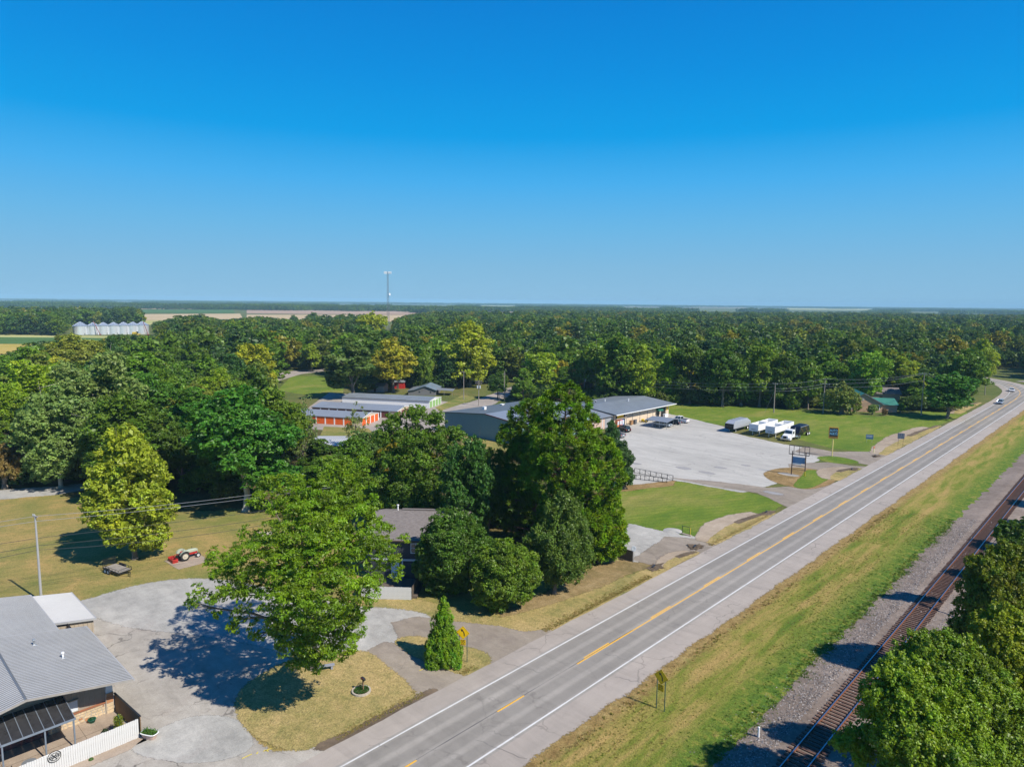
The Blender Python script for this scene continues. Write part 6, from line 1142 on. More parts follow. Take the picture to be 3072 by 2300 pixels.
MB().box(.003, 5.0, 1.6, 9, 0, 2.5).build('side_wing', m_tanb, th_); MB().add([(.55, 1.0, 2.45), (5.4, 1.0, 2.45), (5.1, 5.3, 4.3), (-2.0, 5.3, 4.3), (-.4, 1.0, 2.45), (5.4, 9.6, 2.45), (-.4, 9.6, 2.45)], [(4, 1, 2, 3), (3, 2, 5, 6), (1, 5, 2)]).build('wing_roof', m_roofgr, th_)
window(th_, Tm((-1.7, -.04, .9)), 1.9, 1.6, m_white, 2, 1, .16); window(th_, Tm((-9.4, -.04, .9)), 1.9, 1.6, m_white, 2, 1, .16); window(th_, Tm((-6.1, -.04, 3.9)), .7, .6, m_white, 1, 1, .1)
t = thing('house', 'brown-roofed house in deep shade behind the tan house', 'house', S(2646, 1205), TR); MB().box(-6, 6, 0, 8, 0, 3).build('wall', m_taupe, t); MB().add([(-6.5, -.5, 3), (6.5, -.5, 3), (6.5, 4, 5), (-6.5, 4, 5), (-6.5, 8.5, 3), (6.5, 8.5, 3)], [(0, 1, 2, 3), (3, 2, 5, 4), (0, 3, 4), (1, 5, 2)]).build('roof', m_shingle, t); MB().box(-1, 0, -.05, -.003, 0, 2.1).build('door', m_brown, t)  # wall and roof colours darkened to paint in the deep shade

# ================================================================== poles, wires, tower, bins
def upole(lab, base, h, r=.15, arms=((-.5, 2.4),), lean=0, rz=0.0, trans=0, mat=m_pole, guy=None):
    t = thing('utility_pole', lab, 'utility pole', base, rz); MB().tube((0, 0, 0), (lean, 0, h), r, r * .62, 10).build('pole', mat, t)
    for dz, w in arms:
        a = MB().box(-w / 2, w / 2, -.06, .06, h + dz - .06, h + dz + .06).build('crossarm', m_pole, t)
        for x in (-w * .46, -w * .15, w * .15, w * .46)[:4 if w > 1.8 else 2]: MB().tube((x, 0, h + dz + .061), (x, 0, h + dz + .26), .05, n=6).build('insulator', m_cerm, a)
    for k in range(trans): MB().tube((.42 - .84 * (k % 2), -.12, h - 2.6), (.42 - .84 * (k % 2), -.12, h - 1.6), .26, n=12).build('transformer', m_cerm, t)
    if guy: MB().tube((0, 0, h * .75), guy, .02, n=4).build('guy_wire', m_wirel, t)
    return t
p0 = Vector((-91.7, 17.4, 0)); upole('leaning grey utility pole rising behind the shop garage roof', p0, 10.3, .15, ((-.15, .9),), mat=P('silver_pole', (.36, .36, .36), .7, .1, .15), rz=.3)
pA = S(1391, 1199); hA = hgt(1392, 1114, pA); pB = S(1436, 1217); hB = hgt(1434.7, 1142, pB); pC = S(1513, 1201); hC = hgt(1513.5, 1112.6, pC)
upole('bare utility pole left of the transformer pole by the barn', pA, hA, .16, ((-.2, 1.4),), rz=.6); upole('utility pole with twin transformers on the dirt road', pB, hB, .16, ((-.2, 2.2), (-.9, 2.2)), rz=.7, trans=2); upole('utility pole right of the transformer pole beside the dirt road', pC, hC, .16, ((-1.2, 1.2),), rz=.6)
pD = S(1752, 1198); hD = hgt(1751, 1123, pD); upole('utility pole with a grey transformer behind the store', pD, hD, .17, ((-.3, 1.2),), rz=.7, trans=1)
pm = S(1785, 1198); hm = hgt(1793, 1017, pm); ms = thing('antenna_mast', 'very tall thin steel mast rising behind the store', 'mast', pm); q = MB(); 
for k in range(3): a = k * 2.094; q.tube((.28 * math.cos(a), .28 * math.sin(a), 0), (.10 * math.cos(a), .10 * math.sin(a), hm * .82), .035, n=5)
q.build('mast_leg', m_steel, ms); q = MB()
for i in range(24):
    z0, z1 = hm * .82 * i / 24, hm * .82 * (i + 1) / 24; k0, k1 = .28 - .18 * i / 24, .28 - .18 * (i + 1) / 24
    for k in range(3): a, b = k * 2.094, (k + 1) * 2.094; q.tube((k0 * math.cos(a), k0 * math.sin(a), z0), (k1 * math.cos(b), k1 * math.sin(b), z1), .018, n=3, caps=False)
q.build('lattice', m_steel, ms); MB().tube((0, 0, hm * .8), (0, 0, hm), .04, .02, 6).build('whip_antenna', m_steel, ms)
ppost('thin service post beside the dirt road', S(1498, 1199), 3.0, .06, .4, m_pole)
pE = S(2321, 1237.6); hE = hgt(2326.6, 1149, pE); pF = S(2469, 1239); hF = hgt(2474, 1135, pF); pG = S(2763, 1246); hG = hgt(2768.6, 1118, pG)
upole('leftmost dark utility pole at the edge of the store lawn, with a guy wire', pE, hE, .19, ((-.3, 2.0),), rz=-.3, guy=(-1.8, -2.2, 0)); upole('utility pole with two crossarms left of the tan house', pF, hF, .19, ((-.3, 1.2), (-1.9, 3.6)), rz=-.3, guy=(1.2, -1.6, 0)); upole('tall dark utility pole with white foot right of the tan house', pG, hG, .2, ((-.3, 3.6),), rz=-.3)
pH = S(2954, 1185); hH = hgt(2956, 1129, pH); upole('slim dark utility pole at the inside of the highway bend', pH, hH, .16, (), rz=0); pI = S(2971, 1135); upole('grey pole across the highway at the bend', pI, hgt(2972, 1103, pI), .15, ((-.4, 1.0),)); pJ = S(1968, 1075); upole('far utility pole poking out of the treetops behind the store', pJ, hgt(1968, 1046, pJ), .3, ((-.4, 5.0),), rz=YAW)
def wire(lab, a, b, sag=.6, r=.022, mat=m_wire, n=14):
    a = Vector(a); b = Vector(b); pts = []
    for i in range(n + 1): u = i / n; p = a.lerp(b, u); p.z -= sag * 4 * u * (1 - u); pts.append(tuple(p - a))
    t = MB().path(pts, r, 4).build('power_cable', mat); t.location = a; return tag(t, lab, 'cable')
hid = S(1010, 1442, 9.8); lft = p0 + (p0 - Vector((hid.x, hid.y, 0))).normalized() * 45; lft.z = 0
for z, s, m_, lab in ((10.2, .45, m_wirel, 'upper bright cable on the grey pole, higher of the top two'), (9.6, .3, m_wirel, 'upper bright cable on the grey pole, lower of the top two'), (7.6, .2, m_wire, 'middle cable crossing the lawn behind the sweetgum shadow'), (6.7, .5, m_wire, 'low thick cable crossing above the utility trailer'), (6.2, .9, m_wire, 'lowest thick cable crossing above the utility trailer')):
    wire(lab + ', right span', (p0.x, p0.y, z), (hid.x, hid.y, z - .6), s, .026, m_); wire(lab + ', left span', (p0.x, p0.y, z), (lft.x, lft.y, z - .2), s, .026, m_)
sp = thing('cable_splice', 'black splice case hanging on the low cable left of the grey pole', 'splice case', p0.lerp(lft, .10) + Vector((0, 0, 6.42))); MB().tube((-.35, 0, 0), (.35, 0, 0), .1, n=10).build('case', m_black, sp); sp.rotation_euler.z = math.atan2((lft - p0).y, (lft - p0).x)
def ws(lab, a, ha, b, hb, offs_, sag, r=.02, m_=m_wire):
    for i, (o1, o2) in enumerate(offs_): wire('%s, strand %s' % (lab, ['highest', 'middle', 'lowest'][i]), (a.x, a.y, ha + o1), (b.x, b.y, hb + o2), sag, r, m_)
pW = S(1500, 1190); ws('cable between the two crossarm poles left of the tan house', pE, hE, pF, hF, ((-.1, -.1), (-1.8, -1.7), (-2.6, -2.6)), .5, .03, m_wirel); ws('cable from the crossarm pole to the tall pole by the tan house', pF, hF, pG, hG, ((-.1, -.1), (-1.7, -.4), (-2.6, -2.4)), 1.0, .03, m_wirel); ws('cable from the leftmost lawn pole toward the pole behind the store', pE, hE, pD, hD, ((-.1, -.2), (-1.2, -1.0), (-2.4, -2.0)), 1.2, .03, m_wirel); ws('cable from the tall pole toward the highway bend', pG, hG, pH, hH, ((-.1, -.1), (-.6, -.6)), 1.4, .03, m_wirel); ws('cable across the barn roof toward the bare pole', pA, hA, pB, hB, ((-.2, -.2), (-.8, -.8)), .3, .02); ws('cable from the transformer pole to the pole on its right', pB, hB, pC, hC, ((-.2, -1.0), (-1.2, -1.4)), .4, .02); ws('cable from the right dirt-road pole to the pole behind the store', pC, hC, pD, hD, ((-.9, -.3), (-1.4, -1.2)), 1.0, .02)
# communication tower
tw0 = S(1165, 990); dirn = Vector((tw0.x, tw0.y, 0)).normalized(); tb_ = dirn * 690; tz = hgt(1157, 815, Vector((tb_.x, tb_.y, 0))); tw = thing('communication_tower', 'tall steel lattice communication tower rising above the horizon', 'tower', tb_, YAW + .2)
m_tw = P('tower_steel', (.26, .27, .29), .6, .3); q = MB(); n = 22; sw = 1.75; tp = .75; cs_ = [(0, 1), (-.87, -.5), (.87, -.5)]
for c_ in cs_: q.tube((c_[0] * sw, c_[1] * sw, 0), (c_[0] * tp, c_[1] * tp, tz), .10, .07, 5)
q.build('tower_leg', m_tw, tw); q = MB()
for i in range(n):
    a0, a1 = sw + (tp - sw) * i / n, sw + (tp - sw) * (i + 1) / n; z0, z1 = tz * i / n, tz * (i + 1) / n
    for k in range(3):
        c0, c1 = cs_[k], cs_[(k + 1) % 3]; q.tube((c0[0] * a0, c0[1] * a0, z0), (c1[0] * a1, c1[1] * a1, z1), .05, n=3, caps=False); q.tube((c1[0] * a0, c1[1] * a0, z0), (c0[0] * a1, c0[1] * a1, z1), .05, n=3, caps=False); q.tube((c0[0] * a1, c0[1] * a1, z1), (c1[0] * a1, c1[1] * a1, z1), .04, n=3, caps=False)
q.build('lattice', m_tw, tw)
for k in range(3):
    a = k * 2.094 + .5; ux, uy = math.cos(a), math.sin(a); fr_ = MB().tube((ux * .8, uy * .8, tz - 1), (ux * 2.6, uy * 2.6, tz - 1), .08, n=4).tube((ux * 2.6 - uy * 2.4, uy * 2.6 + ux * 2.4, tz - 1), (ux * 2.6 + uy * 2.4, uy * 2.6 - ux * 2.4, tz - 1), .08, n=4).build('antenna_mount', m_tw, tw)
    for j in (-2.2, -.8, .8, 2.2): MB().cb((ux * 2.7 - uy * j, uy * 2.7 + ux * j, tz - .9), (.35, .35, 2.3)).build('panel_antenna', m_white, tw)
MB().tube((0, 0, tz), (0, 0, tz + 3), .05, n=4).build('lightning_rod', m_tw, tw); dish(tw, (1.6, -1.2, tz - 22), 1.2, (.9, -.6, .1), m_white)
# grain bins
m_bin = ribm('bin_steel', (.78, .80, .83), .3, .55, .08); m_binr = ribm('bin_roof_steel', (.36, .41, .47), .4, .5, .08); bw_ = None
xs_ = [(200 + v * .1175, y) for v, y in ((360, 1005), (690, 1004), (950, 1003.5), (1210, 1003), (1465, 1002.5), (1705, 1002), (1945, 1001))]
ords = ['leftmost', 'second from left', 'third from left', 'fourth from left', 'third from right', 'second from right', 'rightmost']
for i, (px, py) in enumerate(xs_):
    b = S(px, 1004 - i * .35); sc_b = 1.22 if i == 0 else 1.0 + (.12 if i == 6 else 0); R_ = 5.2 * sc_b; he = 8.6 * (1.0 + .01 * i); t = thing('grain_bin', 'corrugated silver grain bin with cone roof, %s in the row' % ords[i], 'grain bin', b, .3, 'row of grain bins')
    pr = []
    for k in range(34): pr.append((R_ + (.04 if k % 2 else 0), he * k / 33))
    MB().lathe(pr, 40).build('bin_wall', m_bin, t, True); MB().lathe([(R_ + .35, he - .05), (R_ * .16, he + R_ * .56), (R_ * .12, he + R_ * .62), (0, he + R_ * .64)], 32).build('cone_roof', m_binr, t)
    for k in range(14): a = 2 * PI * k / 14; MB().tube(((R_ + .3) * math.cos(a), (R_ + .3) * math.sin(a), he + .02), (R_ * .16 * math.cos(a), R_ * .16 * math.sin(a), he + R_ * .57), .08, n=3, caps=False).build('roof_rib', m_bin, t)
    MB().cb((R_ + .1, 0, 1.0), (.2, 1.0, 1.9)).build('hatch', m_steel, t)
for i, (px, lab) in enumerate(((690, 'rusty grain auger leaning over the second bin'), (1980, 'red-brown grain auger leaning over the rightmost bin'))):
    b = S(200 + px * .1175 + (20 if i == 0 else 12), 1005); t = thing('grain_auger', lab, 'auger', b, YAW); MB().tube((0, 0, .5), (-8 if i == 0 else -6, 3, 13.2), .28, n=8).build('auger_tube', m_trimred, t); MB().tube((-3, 1, 0), (-5, 1.6, 8.5), .12, n=5).build('support', m_trimred, t); MB().cb((0, 0, .5), (1.4, 1.2, 1.0)).build('hopper', m_trimred, t)
cmb = thing('combine_harvester', 'yellow farm machine parked in front of the right-hand grain bins', 'farm machine', S(405, 1004), YAW); MB().cb((0, 0, 1.7), (4.2, 2.6, 2.0)).build('body', m_yel2, cmb, bevel=.2); MB().cb((2.3, 0, 2.4), (1.3, 2, 1.6)).build('cab', m_glass, cmb); MB().cb((3.6, 0, .6), (1, 4.6, .8)).build('header', m_yel2, cmb)
for x, r_ in ((1.4, .9), (-1.6, .6)): [wheel(cmb, (x, s * 1.5, r_), r_, .5, m_yel2) for s in (-1, 1)]
# ballast-side debris, culvert mouths
for k, (x, y, lab) in enumerate(((-45.9, 111.5, 'dark rough culvert mouth at the store lawn corner'), (-45.8, 155.2, 'dark rough culvert mouth beside the blank sign island'), (-46.3, 173.2, 'dark rough culvert mouth beside the AUTO PARTS sign island'), (-46.3, 87.8, 'dark rough culvert mouth by the small green lawn drive'), (-46.4, 76.9, 'dark rough culvert mouth by the board fence drive'))):
    t = thing('culvert_mouth', lab, 'culvert', (x, y, .02)); rng = random.Random(k); mb = MB()
    for i in range(40): mb.add([Vector(v) * rng.uniform(.05, .17) + Vector((rng.gauss(0, .42), rng.gauss(0, .7), .06)) for v in ((1, 0, 0), (-.5, .9, .1), (-.6, -.8, 0), (0, 0, .8))], [(0, 1, 3), (1, 2, 3), (2, 0, 3)])
    mb.build('rubble', m_soil, t); MB().tube((-.4, .5, .10), (-.2, -.5, .10), .15, n=10).build('pipe', m_black, t)
# ---- hero trees close to the camera --------------------------------
def hero(name, label, cat, base, lobpx, clumps, leaves, L, Wd, col, tr=.4, trunk=True, mat=None, bark=None, dz=1.0, cullz=0., limbs=9, **kw):
    """lobpx: (px, py, metres behind the foot, radius m[, vertical radius]) in source pixels"""
    rng = np.random.default_rng(sum(map(ord, label)))
    t = thing(name, label, cat, (base.x, base.y, 0)); lb = []
    for q in lobpx:
        p = atd(q[0], q[1], base, q[2]) - base; r = q[3]; rv = q[4] if len(q) > 4 else r * .8; lb.append((p.x, p.y, max(p.z, rv * .8 + .2), r, r, rv))
    cm, _ = crown('crown', rng, lb, clumps, leaves, L, Wd, mat=mat, **kw); o = inst('crown', cm, t); o.color = (col[0] * 1.75, col[1] * 1.85, col[2] * 1.0, 1)
    if trunk: inst('trunk', trunk_mesh('trunk', rng, max(l[2] for l in lb), tr, lb, mat=bark, limbs=limbs, top=max(l[2] for l in lb)), t)
    TREES.append((base.x, base.y, max(l[3] for l in lb) + 2, max(l[2] for l in lb))); return t
def Z1(x, y): return 540 + x / 2.333, 1330 + y / 2.333       # zoom used for measuring the big yard tree
wb = S(939, 2003)
wl = []
for x, y, d, r in ((1230, 160, 4, 1.7), (1080, 230, 4, 2.1), (1230, 290, 4, 2.0), (1000, 330, 3, 2.2), (700, 300, 5, 2.2), (640, 400, 4, 2.1), (840, 330, 4, 1.9), (800, 480, 3, 2.6), (1100, 430, 2, 2.6),
                   (1270, 430, 3, 1.9), (960, 520, 0, 2.8), (1230, 560, 1, 2.4), (700, 620, 2, 2.1), (450, 640, 4, 1.4), (860, 660, -1, 2.8), (1080, 690, -2, 2.8), (1330, 660, 1, 2.4), (1460, 740, 0, 2.1), (1340, 800, -1, 2.2), (1490, 850, 0, 1.4), (1530, 920, 0, .9),
                   (320, 780, 3, 1.8), (450, 780, 2, 2.0), (600, 800, 0, 2.5), (780, 850, -2, 2.7), (1000, 860, -3, 2.8), (1200, 900, -2, 2.6), (260, 900, 2, 1.5), (410, 930, 1, 2.2), (600, 980, -1, 2.5), (820, 1010, -3, 2.6), (1040, 1040, -4, 2.6), (1220, 1060, -3, 2.2),
                   (160, 1060, 2, 1.5), (280, 1070, 1, 1.5), (90, 1130, 2, .9), (430, 1060, 0, 1.7), (250, 1190, 1, .9), (420, 1220, 0, 1.5), (380, 1270, 0, 1.1), (660, 1100, -2, 1.9), (800, 1160, -3, 2.1), (640, 1270, -2, 1.3), (520, 1340, -1, 1.0), (980, 1180, -4, 2.1), (1150, 1200, -3, 1.9), (1250, 1150, -2, 1.4),
                   (860, 1320, -3, 2.0), (1020, 1330, -4, 2.0), (1150, 1340, -3, 1.4), (900, 1450, -3, 1.7), (1010, 1440, -3, 1.6), (860, 1520, -3, .9), (1110, 1420, -3, 1.2), (780, 1400, -3, 1.3), (950, 1370, -3, 1.8), (1090, 1270, -3, 1.7), (760, 1240, -3, 1.5), (930, 1520, -3, 1.2)):
    wl.append((*Z1(x, y), d - 1.5 - 5.5 * min(1, max(0, (y - 150) / 900)) + (2.5 if y > 1280 and x > 800 else 0), r * (1.0 if y > 1240 and x > 740 else .76), r * (.72 if y > 1240 and x > 740 else .50)))
hero('pecan_tree', 'huge spreading bright green pecan tree shading the gravel lot left of the grey house', 'tree', wb, wl, 1000, 120000, .27, .095, (.082, .134, .004), .48, droop=.6, fr=(.30, .50), hue=.007, val=.20, inner=.02, limbs=20, shell=1.0, squash=.52)

def Z2(x, y): return 1200 + x / 2.2375, 1120 + y / 2.2375     # zoom of the pines and their neighbours
# loblolly pines: needle tufts at the ends of whorled branches
def pine(label, base, lob, tufts, per, col, tr=.42, L=.46):
    rng = np.random.default_rng(sum(map(ord, label))); t = thing('pine_tree', label, 'pine tree', (base.x, base.y, 0)); lb = []
    for x, y, d, r in lob:
        p = atd(*Z2(x, y), base, d) - base; lb.append((p.x, p.y, p.z, r, r, r * .7))
    SL = sub_lobes(rng, lb, tufts, (.22, .32), shell=.9); c = np.array([s[0] for s in SL]); c[:, 2] = np.maximum(c[:, 2], .8); R = np.clip(np.array([s[1] for s in SL]), .42, .78); k = len(c)
    idx = rng.integers(0, k, tufts * per); n = len(idx); ax = unit(rng.normal(0, 1, (n, 3)) + np.array([0, 0, .55])); off = ax * (R[idx] * rng.uniform(.15, .8, n))[:, None]
    N = unit(np.cross(ax, rng.normal(0, 1, (n, 3)))); tint = np.stack([.5 + rng.normal(0, .012, k)[idx], (1 + rng.normal(0, .2, k))[idx] * rng.uniform(.85, 1.2, n), np.ones(n)], 1)
    cm = quads_mesh('crown', c[idx] + off, N, np.full(n, L), np.full(n, .10), tint, rng, mat=m_pine, axis=ax * 2.2)
    o = inst('crown', cm, t); o.color = (col[0] * 1.75, col[1] * 1.85, col[2] * 1.0, 1); h = max(l[2] for l in lb)
    mb = MB(); mb.tube((0, 0, -.1), (0, 0, h * .5), tr, tr * .7, 10, False).tube((0, 0, h * .5), (0, 0, h * .96), tr * .7, .06, 8, False)
    for i in range(0, k, 3):
        p = Vector(c[i]); s = Vector((0, 0, max(2, min(h * .95, p.z - .25 * Vector((p.x, p.y)).length)))); mb.tube(s, p, .05, .02, 4, False)
    me = mb.mesh('trunk'); me.materials.append(m_pbark); inst('trunk', me, t); TREES.append((base.x, base.y, 5, h)); return t
pb = S(*Z2(1090, 1290))
pine('tallest rounded pine tree, just beyond the dark pear tree by the highway', pb,
     [(1130, 130, 0, 1.9), (1060, 190, 0, 2.3), (1190, 220, 0, 2.2), (1110, 300, -1, 2.8), (960, 330, 1, 2.0), (1240, 350, 0, 2.4), (1010, 420, -1, 2.8), (1180, 450, -2, 2.9), (1310, 480, 0, 2.4), (1090, 560, -2, 3.0), (1300, 600, 0, 2.7), (1390, 560, 1, 2.2), (1410, 680, 0, 2.4), (1450, 700, 1, 1.7), (1240, 700, -2, 2.8), (1100, 700, -2, 2.8), (1340, 790, 0, 2.2), (960, 560, 0, 2.6), (930, 690, 0, 2.6), (1000, 800, -1, 2.2), (1130, 830, 0, 2.2), (1200, 900, 0, 2.6), (1050, 920, 0, 2.4), (1280, 1000, 0, 2.4), (1120, 1040, 0, 2.6), (1200, 1150, 0, 2.2), (1000, 1060, 0, 2.0), (1120, 450, 0, 3.2), (1060, 640, 0, 3.2), (1220, 620, 0, 3.2), (1380, 760, 0, 2.0), (1420, 600, 0, 1.6)], 1650, 66, (.070, .122, .006))
pb2 = S(*Z2(900, 1150))
pine('broad dark pine tree left of the tallest pine, beyond the maple', pb2,
     [(860, 240, 0, 2.0), (930, 220, 1, 1.6), (820, 290, 0, 2.2), (880, 370, 0, 2.5), (760, 390, 0, 1.9), (720, 440, 0, 1.8), (850, 500, -1, 2.6), (740, 560, 0, 2.2), (700, 620, 0, 1.9), (880, 640, -1, 2.6), (780, 690, -1, 2.4), (700, 770, 0, 1.8), (640, 800, 0, 1.4), (830, 800, -1, 2.3), (740, 860, 0, 1.9), (900, 880, 0, 2.2), (740, 990, 0, 1.2), (860, 960, 1, 2.2), (800, 420, 1, 2.4), (800, 600, 1, 2.8), (920, 480, 1, 2.6), (780, 1040, 2, 1.8), (900, 1060, 1, 1.8)], 1350, 62, (.058, .104, .007))
pb3 = S(*Z2(1330, 1270))
pine('bright low-branched pine beside the dark board fence', pb3,
     [(1400, 850, 0, 1.6), (1320, 880, 0, 1.8), (1420, 930, 0, 1.8), (1330, 980, -1, 2.0), (1440, 1020, 0, 1.6), (1400, 1080, 0, 2.0), (1470, 1110, 0, 1.2), (1310, 1100, -1, 1.9), (1420, 1180, 0, 1.6), (1330, 1210, 0, 1.6), (1250, 1260, 0, 1.3), (1280, 1310, 0, .8), (1470, 1180, 0, .9)], 850, 62, (.092, .148, .006), .28)
def h3(name, label, base, lob, clumps, leaves, L, Wd, col, tr, **kw):
    return hero(name, label, 'tree', base, [(*Z2(q[0], q[1]), *q[2:]) for q in lob], clumps, leaves, L, Wd, col, tr, **kw)
h3('pear_tree', 'upright dark green pear tree in front of the tallest pine', S(*Z2(1035, 1475)),
   [(1100, 840, 0, 1.2), (1060, 900, 0, 1.5), (1150, 900, 0, 1.4), (1060, 1000, 0, 1.9), (1170, 1000, 0, 1.7), (950, 1080, 0, 1.5), (880, 1110, 0, 1.1), (1060, 1120, -1, 2.2), (1200, 1130, 0, 1.8), (940, 1200, 0, 1.7), (1090, 1230, -1, 2.2), (1220, 1230, 0, 1.6), (980, 1300, 0, 1.7), (1110, 1340, 0, 1.8), (1020, 1370, 0, 1.2), (1180, 1320, 0, 1.3), (920, 1290, 0, 1.1)], 850, 60000, .20, .11, (.060, .098, .018), .26, fr=(.17, .30), up=.5, squash=1.35)
h3('maple_tree', 'dense dark green maple tree hiding the right corner of the grey house', S(*Z2(330, 1470)),
   [(300, 1000, 0, 1.9), (400, 990, 0, 1.7), (260, 1090, 0, 2.1), (450, 1080, 0, 2.0), (340, 1130, -1, 2.4), (210, 1200, 0, 2.0), (480, 1200, 0, 2.1), (330, 1260, -1, 2.5), (180, 1310, 0, 1.7), (430, 1330, 0, 2.2), (270, 1390, 0, 2.1), (380, 1440, 0, 1.8), (560, 1150, 1, 1.4), (600, 1180, 1, 1.2)], 900, 72000, .215, .14, (.046, .090, .012), .3, fr=(.17, .30))
h3('maple_tree', 'lighter yellow-green maple tree between the dark maple and the pear tree', S(*Z2(690, 1590)),
   [(690, 1180, 0, 1.5), (780, 1210, 0, 1.4), (610, 1240, 0, 1.6), (860, 1260, 0, 1.4), (720, 1290, -1, 2.0), (560, 1330, 0, 1.6), (860, 1370, 0, 1.7), (680, 1400, -1, 2.2), (800, 1460, 0, 1.6), (580, 1460, 0, 1.6), (660, 1530, 0, 1.4), (840, 1490, 0, 1.0), (540, 1520, 0, .9)], 800, 56000, .22, .11, (.074, .118, .010), .22, fr=(.17, .32), droop=.3)
cb = S(1330, 1985)
def cedar():
    rng = np.random.default_rng(8); h = hgt(1335, 1788, cb); r = 1.72; t = thing('cedar_tree', 'bright green cone-shaped cedar beside the yellow curve sign at the drive', 'tree', (cb.x, cb.y, 0))
    lb = []
    for i in range(34):
        u = (i + .5) / 34; z = h * (.06 + .90 * u ** 1.05); k = (1 - u) ** .95; a = i * 2.4; q = .30 + .62 * k * rng.uniform(.8, 1.15); d = r * .62 * k * rng.uniform(.85, 1.12); lb.append((math.cos(a) * d, math.sin(a) * d, z, q, q, q * 1.15))
    lb += [(0, 0, h * .3, r * .6, r * .6, h * .2), (0, 0, h * .6, r * .36, r * .36, h * .2)]
    o = inst('crown', crown('crown', rng, lb, 900, 56000, .15, .07, fr=(.22, .42), squash=1.5, up=1.4, inner=.05, shell=.9, hue=.012, val=.15)[0], t); o.color = (.150, .285, .008, 1)
    mb = MB().tube((0, 0, -.1), (0, 0, h * .8), .14, .04, 8); me = mb.mesh('trunk'); me.materials.append(m_bark); inst('trunk', me, t)
    TREES.append((cb.x, cb.y, 2, h))
cedar()
# trees along the railway at the lower right
def Z3(x, y): return 2440 + x / 2.2075, 1550 + y / 2.2075
def h4(name, label, base, lob, clumps, leaves, L, Wd, col, tr, **kw):
    rg = random.Random(len(lob)); ex = []
    for q in lob:
        for k in range(2): ex.append((q[0] + rg.uniform(-1, 1) * 34 * q[3], q[1] - rg.uniform(.2, 1.0) * 40 * q[3], q[2] + rg.uniform(-.5, .8), q[3] * .34, q[3] * .62))
    return hero(name, label, 'tree', base, [(*Z3(q[0], q[1]), q[2], q[3] * .76, q[3] * .70) for q in lob] + [(*Z3(q[0], q[1]), *q[2:]) for q in ex], clumps, leaves, L, Wd, col, tr, **kw)
h4('railside_tree', 'nearest bright green tree beside the rails in the lower right corner', Vector((-10.8, 44.5, 0)),
   [(560, 1010, 0, 1.2), (640, 1080, 0, 1.5), (400, 1190, 0, 1.1), (520, 1180, -1, 1.6), (640, 1230, -1, 1.8), (820, 1200, 0, 1.9), (960, 1220, 0, 1.7), (430, 1300, 0, 1.3), (560, 1350, -1, 1.7), (720, 1380, -1, 2.0), (900, 1380, -1, 2.0), (600, 1480, -2, 1.8), (780, 1540, -2, 2.0), (960, 1540, -1, 1.9), (640, 1630, -2, 1.8), (820, 1680, -2, 2.0), (250, 1480, 0, 1.0), (180, 1500, 0, .8), (330, 1560, 0, 1.1), (350, 1430, 0, .9)], 1500, 100000, .185, .105, (.105, .155, .010), .28, fr=(.20, .38), up=.5, squash=1.35, shell=1.02)
h4('railside_tree', 'olive green tree behind the nearest one by the rails', Vector((-7.6, 50.5, 0)),
   [(700, 920, 0, 1.5), (820, 900, 0, 1.7), (940, 930, 0, 1.7), (660, 990, 0, 1.2), (800, 1020, -1, 1.9), (960, 1040, -1, 1.8), (1060, 1000, 0, 1.5), (1130, 1080, 0, 1.6), (1060, 1150, -1, 1.8), (1180, 1200, -1, 1.8), (1220, 1340, -1, 1.9), (1080, 1440, -1, 2.0), (1180, 1520, -2, 2.0), (1100, 1640, -2, 2.0)], 1200, 80000, .18, .105, (.088, .132, .010), .28, fr=(.20, .38), up=.4, squash=1.3, shell=1.0)
h4('railside_tree', 'yellowing tree at the right edge beside the railway', Vector((-3.5, 58, 0)),
   [(1160, 740, 0, 1.6), (1280, 700, 0, 1.7), (1380, 760, 0, 1.8), (1240, 840, 0, 1.8), (1340, 900, 0, 1.9), (1220, 960, 0, 1.7), (1330, 1040, -1, 2.0), (1380, 1200, -1, 2.1), (1300, 1180, -1, 2.0), (1370, 1360, -2, 2.1), (1280, 1480, -2, 2.0), (1370, 1560, -2, 2.0), (1250, 1640, -2, 2.)], 1100, 72000, .18, .105, (.122, .150, .010), .28, fr=(.20, .36), hue=.010, squash=1.2)
h4('railside_tree', 'dark olive tree with orange-tinged top leaning over the railway', Vector((-11.2, 70, 0)),
   [(1190, 300, 0, 1.5), (1290, 270, 0, 1.6), (1380, 300, 0, 1.8), (1090, 360, 0, 1.5), (1180, 400, -1, 1.9), (1320, 420, -1, 2.0), (1060, 470, 0, 1.6), (1160, 520, -1, 2.0), (1300, 560, -1, 2.1), (1380, 620, -1, 2.0), (1030, 590, 0, 1.5), (1120, 660, -1, 1.9), (1000, 700, 0, 1.5), (1080, 780, -1, 1.7), (960, 790, 0, 1.2), (1230, 700, -1, 1.8), (1180, 800, -1, 1.5)], 1200, 76000, .19, .11, (.088, .106, .008), .28, fr=(.20, .36), hue=.014, squash=1.2)
h4('railside_tree', 'small open dark tree at the top of the railside row', Vector((-13.2, 88, 0)),
   [(1270, 60, 0, .9), (1350, 90, 0, 1.2), (1230, 120, 0, .9), (1300, 150, 0, 1.2), (1390, 170, 0, 1.4), (1250, 200, 0, .8), (1400, 60, 0, 1.2)], 200, 9000, .24, .13, (.050, .088, .016), .16, fr=(.24, .42))
# trees further along the railway outside the right edge; their shadows reach the track
for i, (x, y, h, w) in enumerate(((-9, 104, 9, 6), (-8.5, 118, 10, 7), (-8, 134, 9, 6), (-8, 150, 10, 7))):
    tree('roundN', (x, y), h, w, 'mid', '%s green tree continuing the railside row beyond the small open tree' % ['first', 'second', 'third', 'fourth'][i], 'trees continuing along the railway')

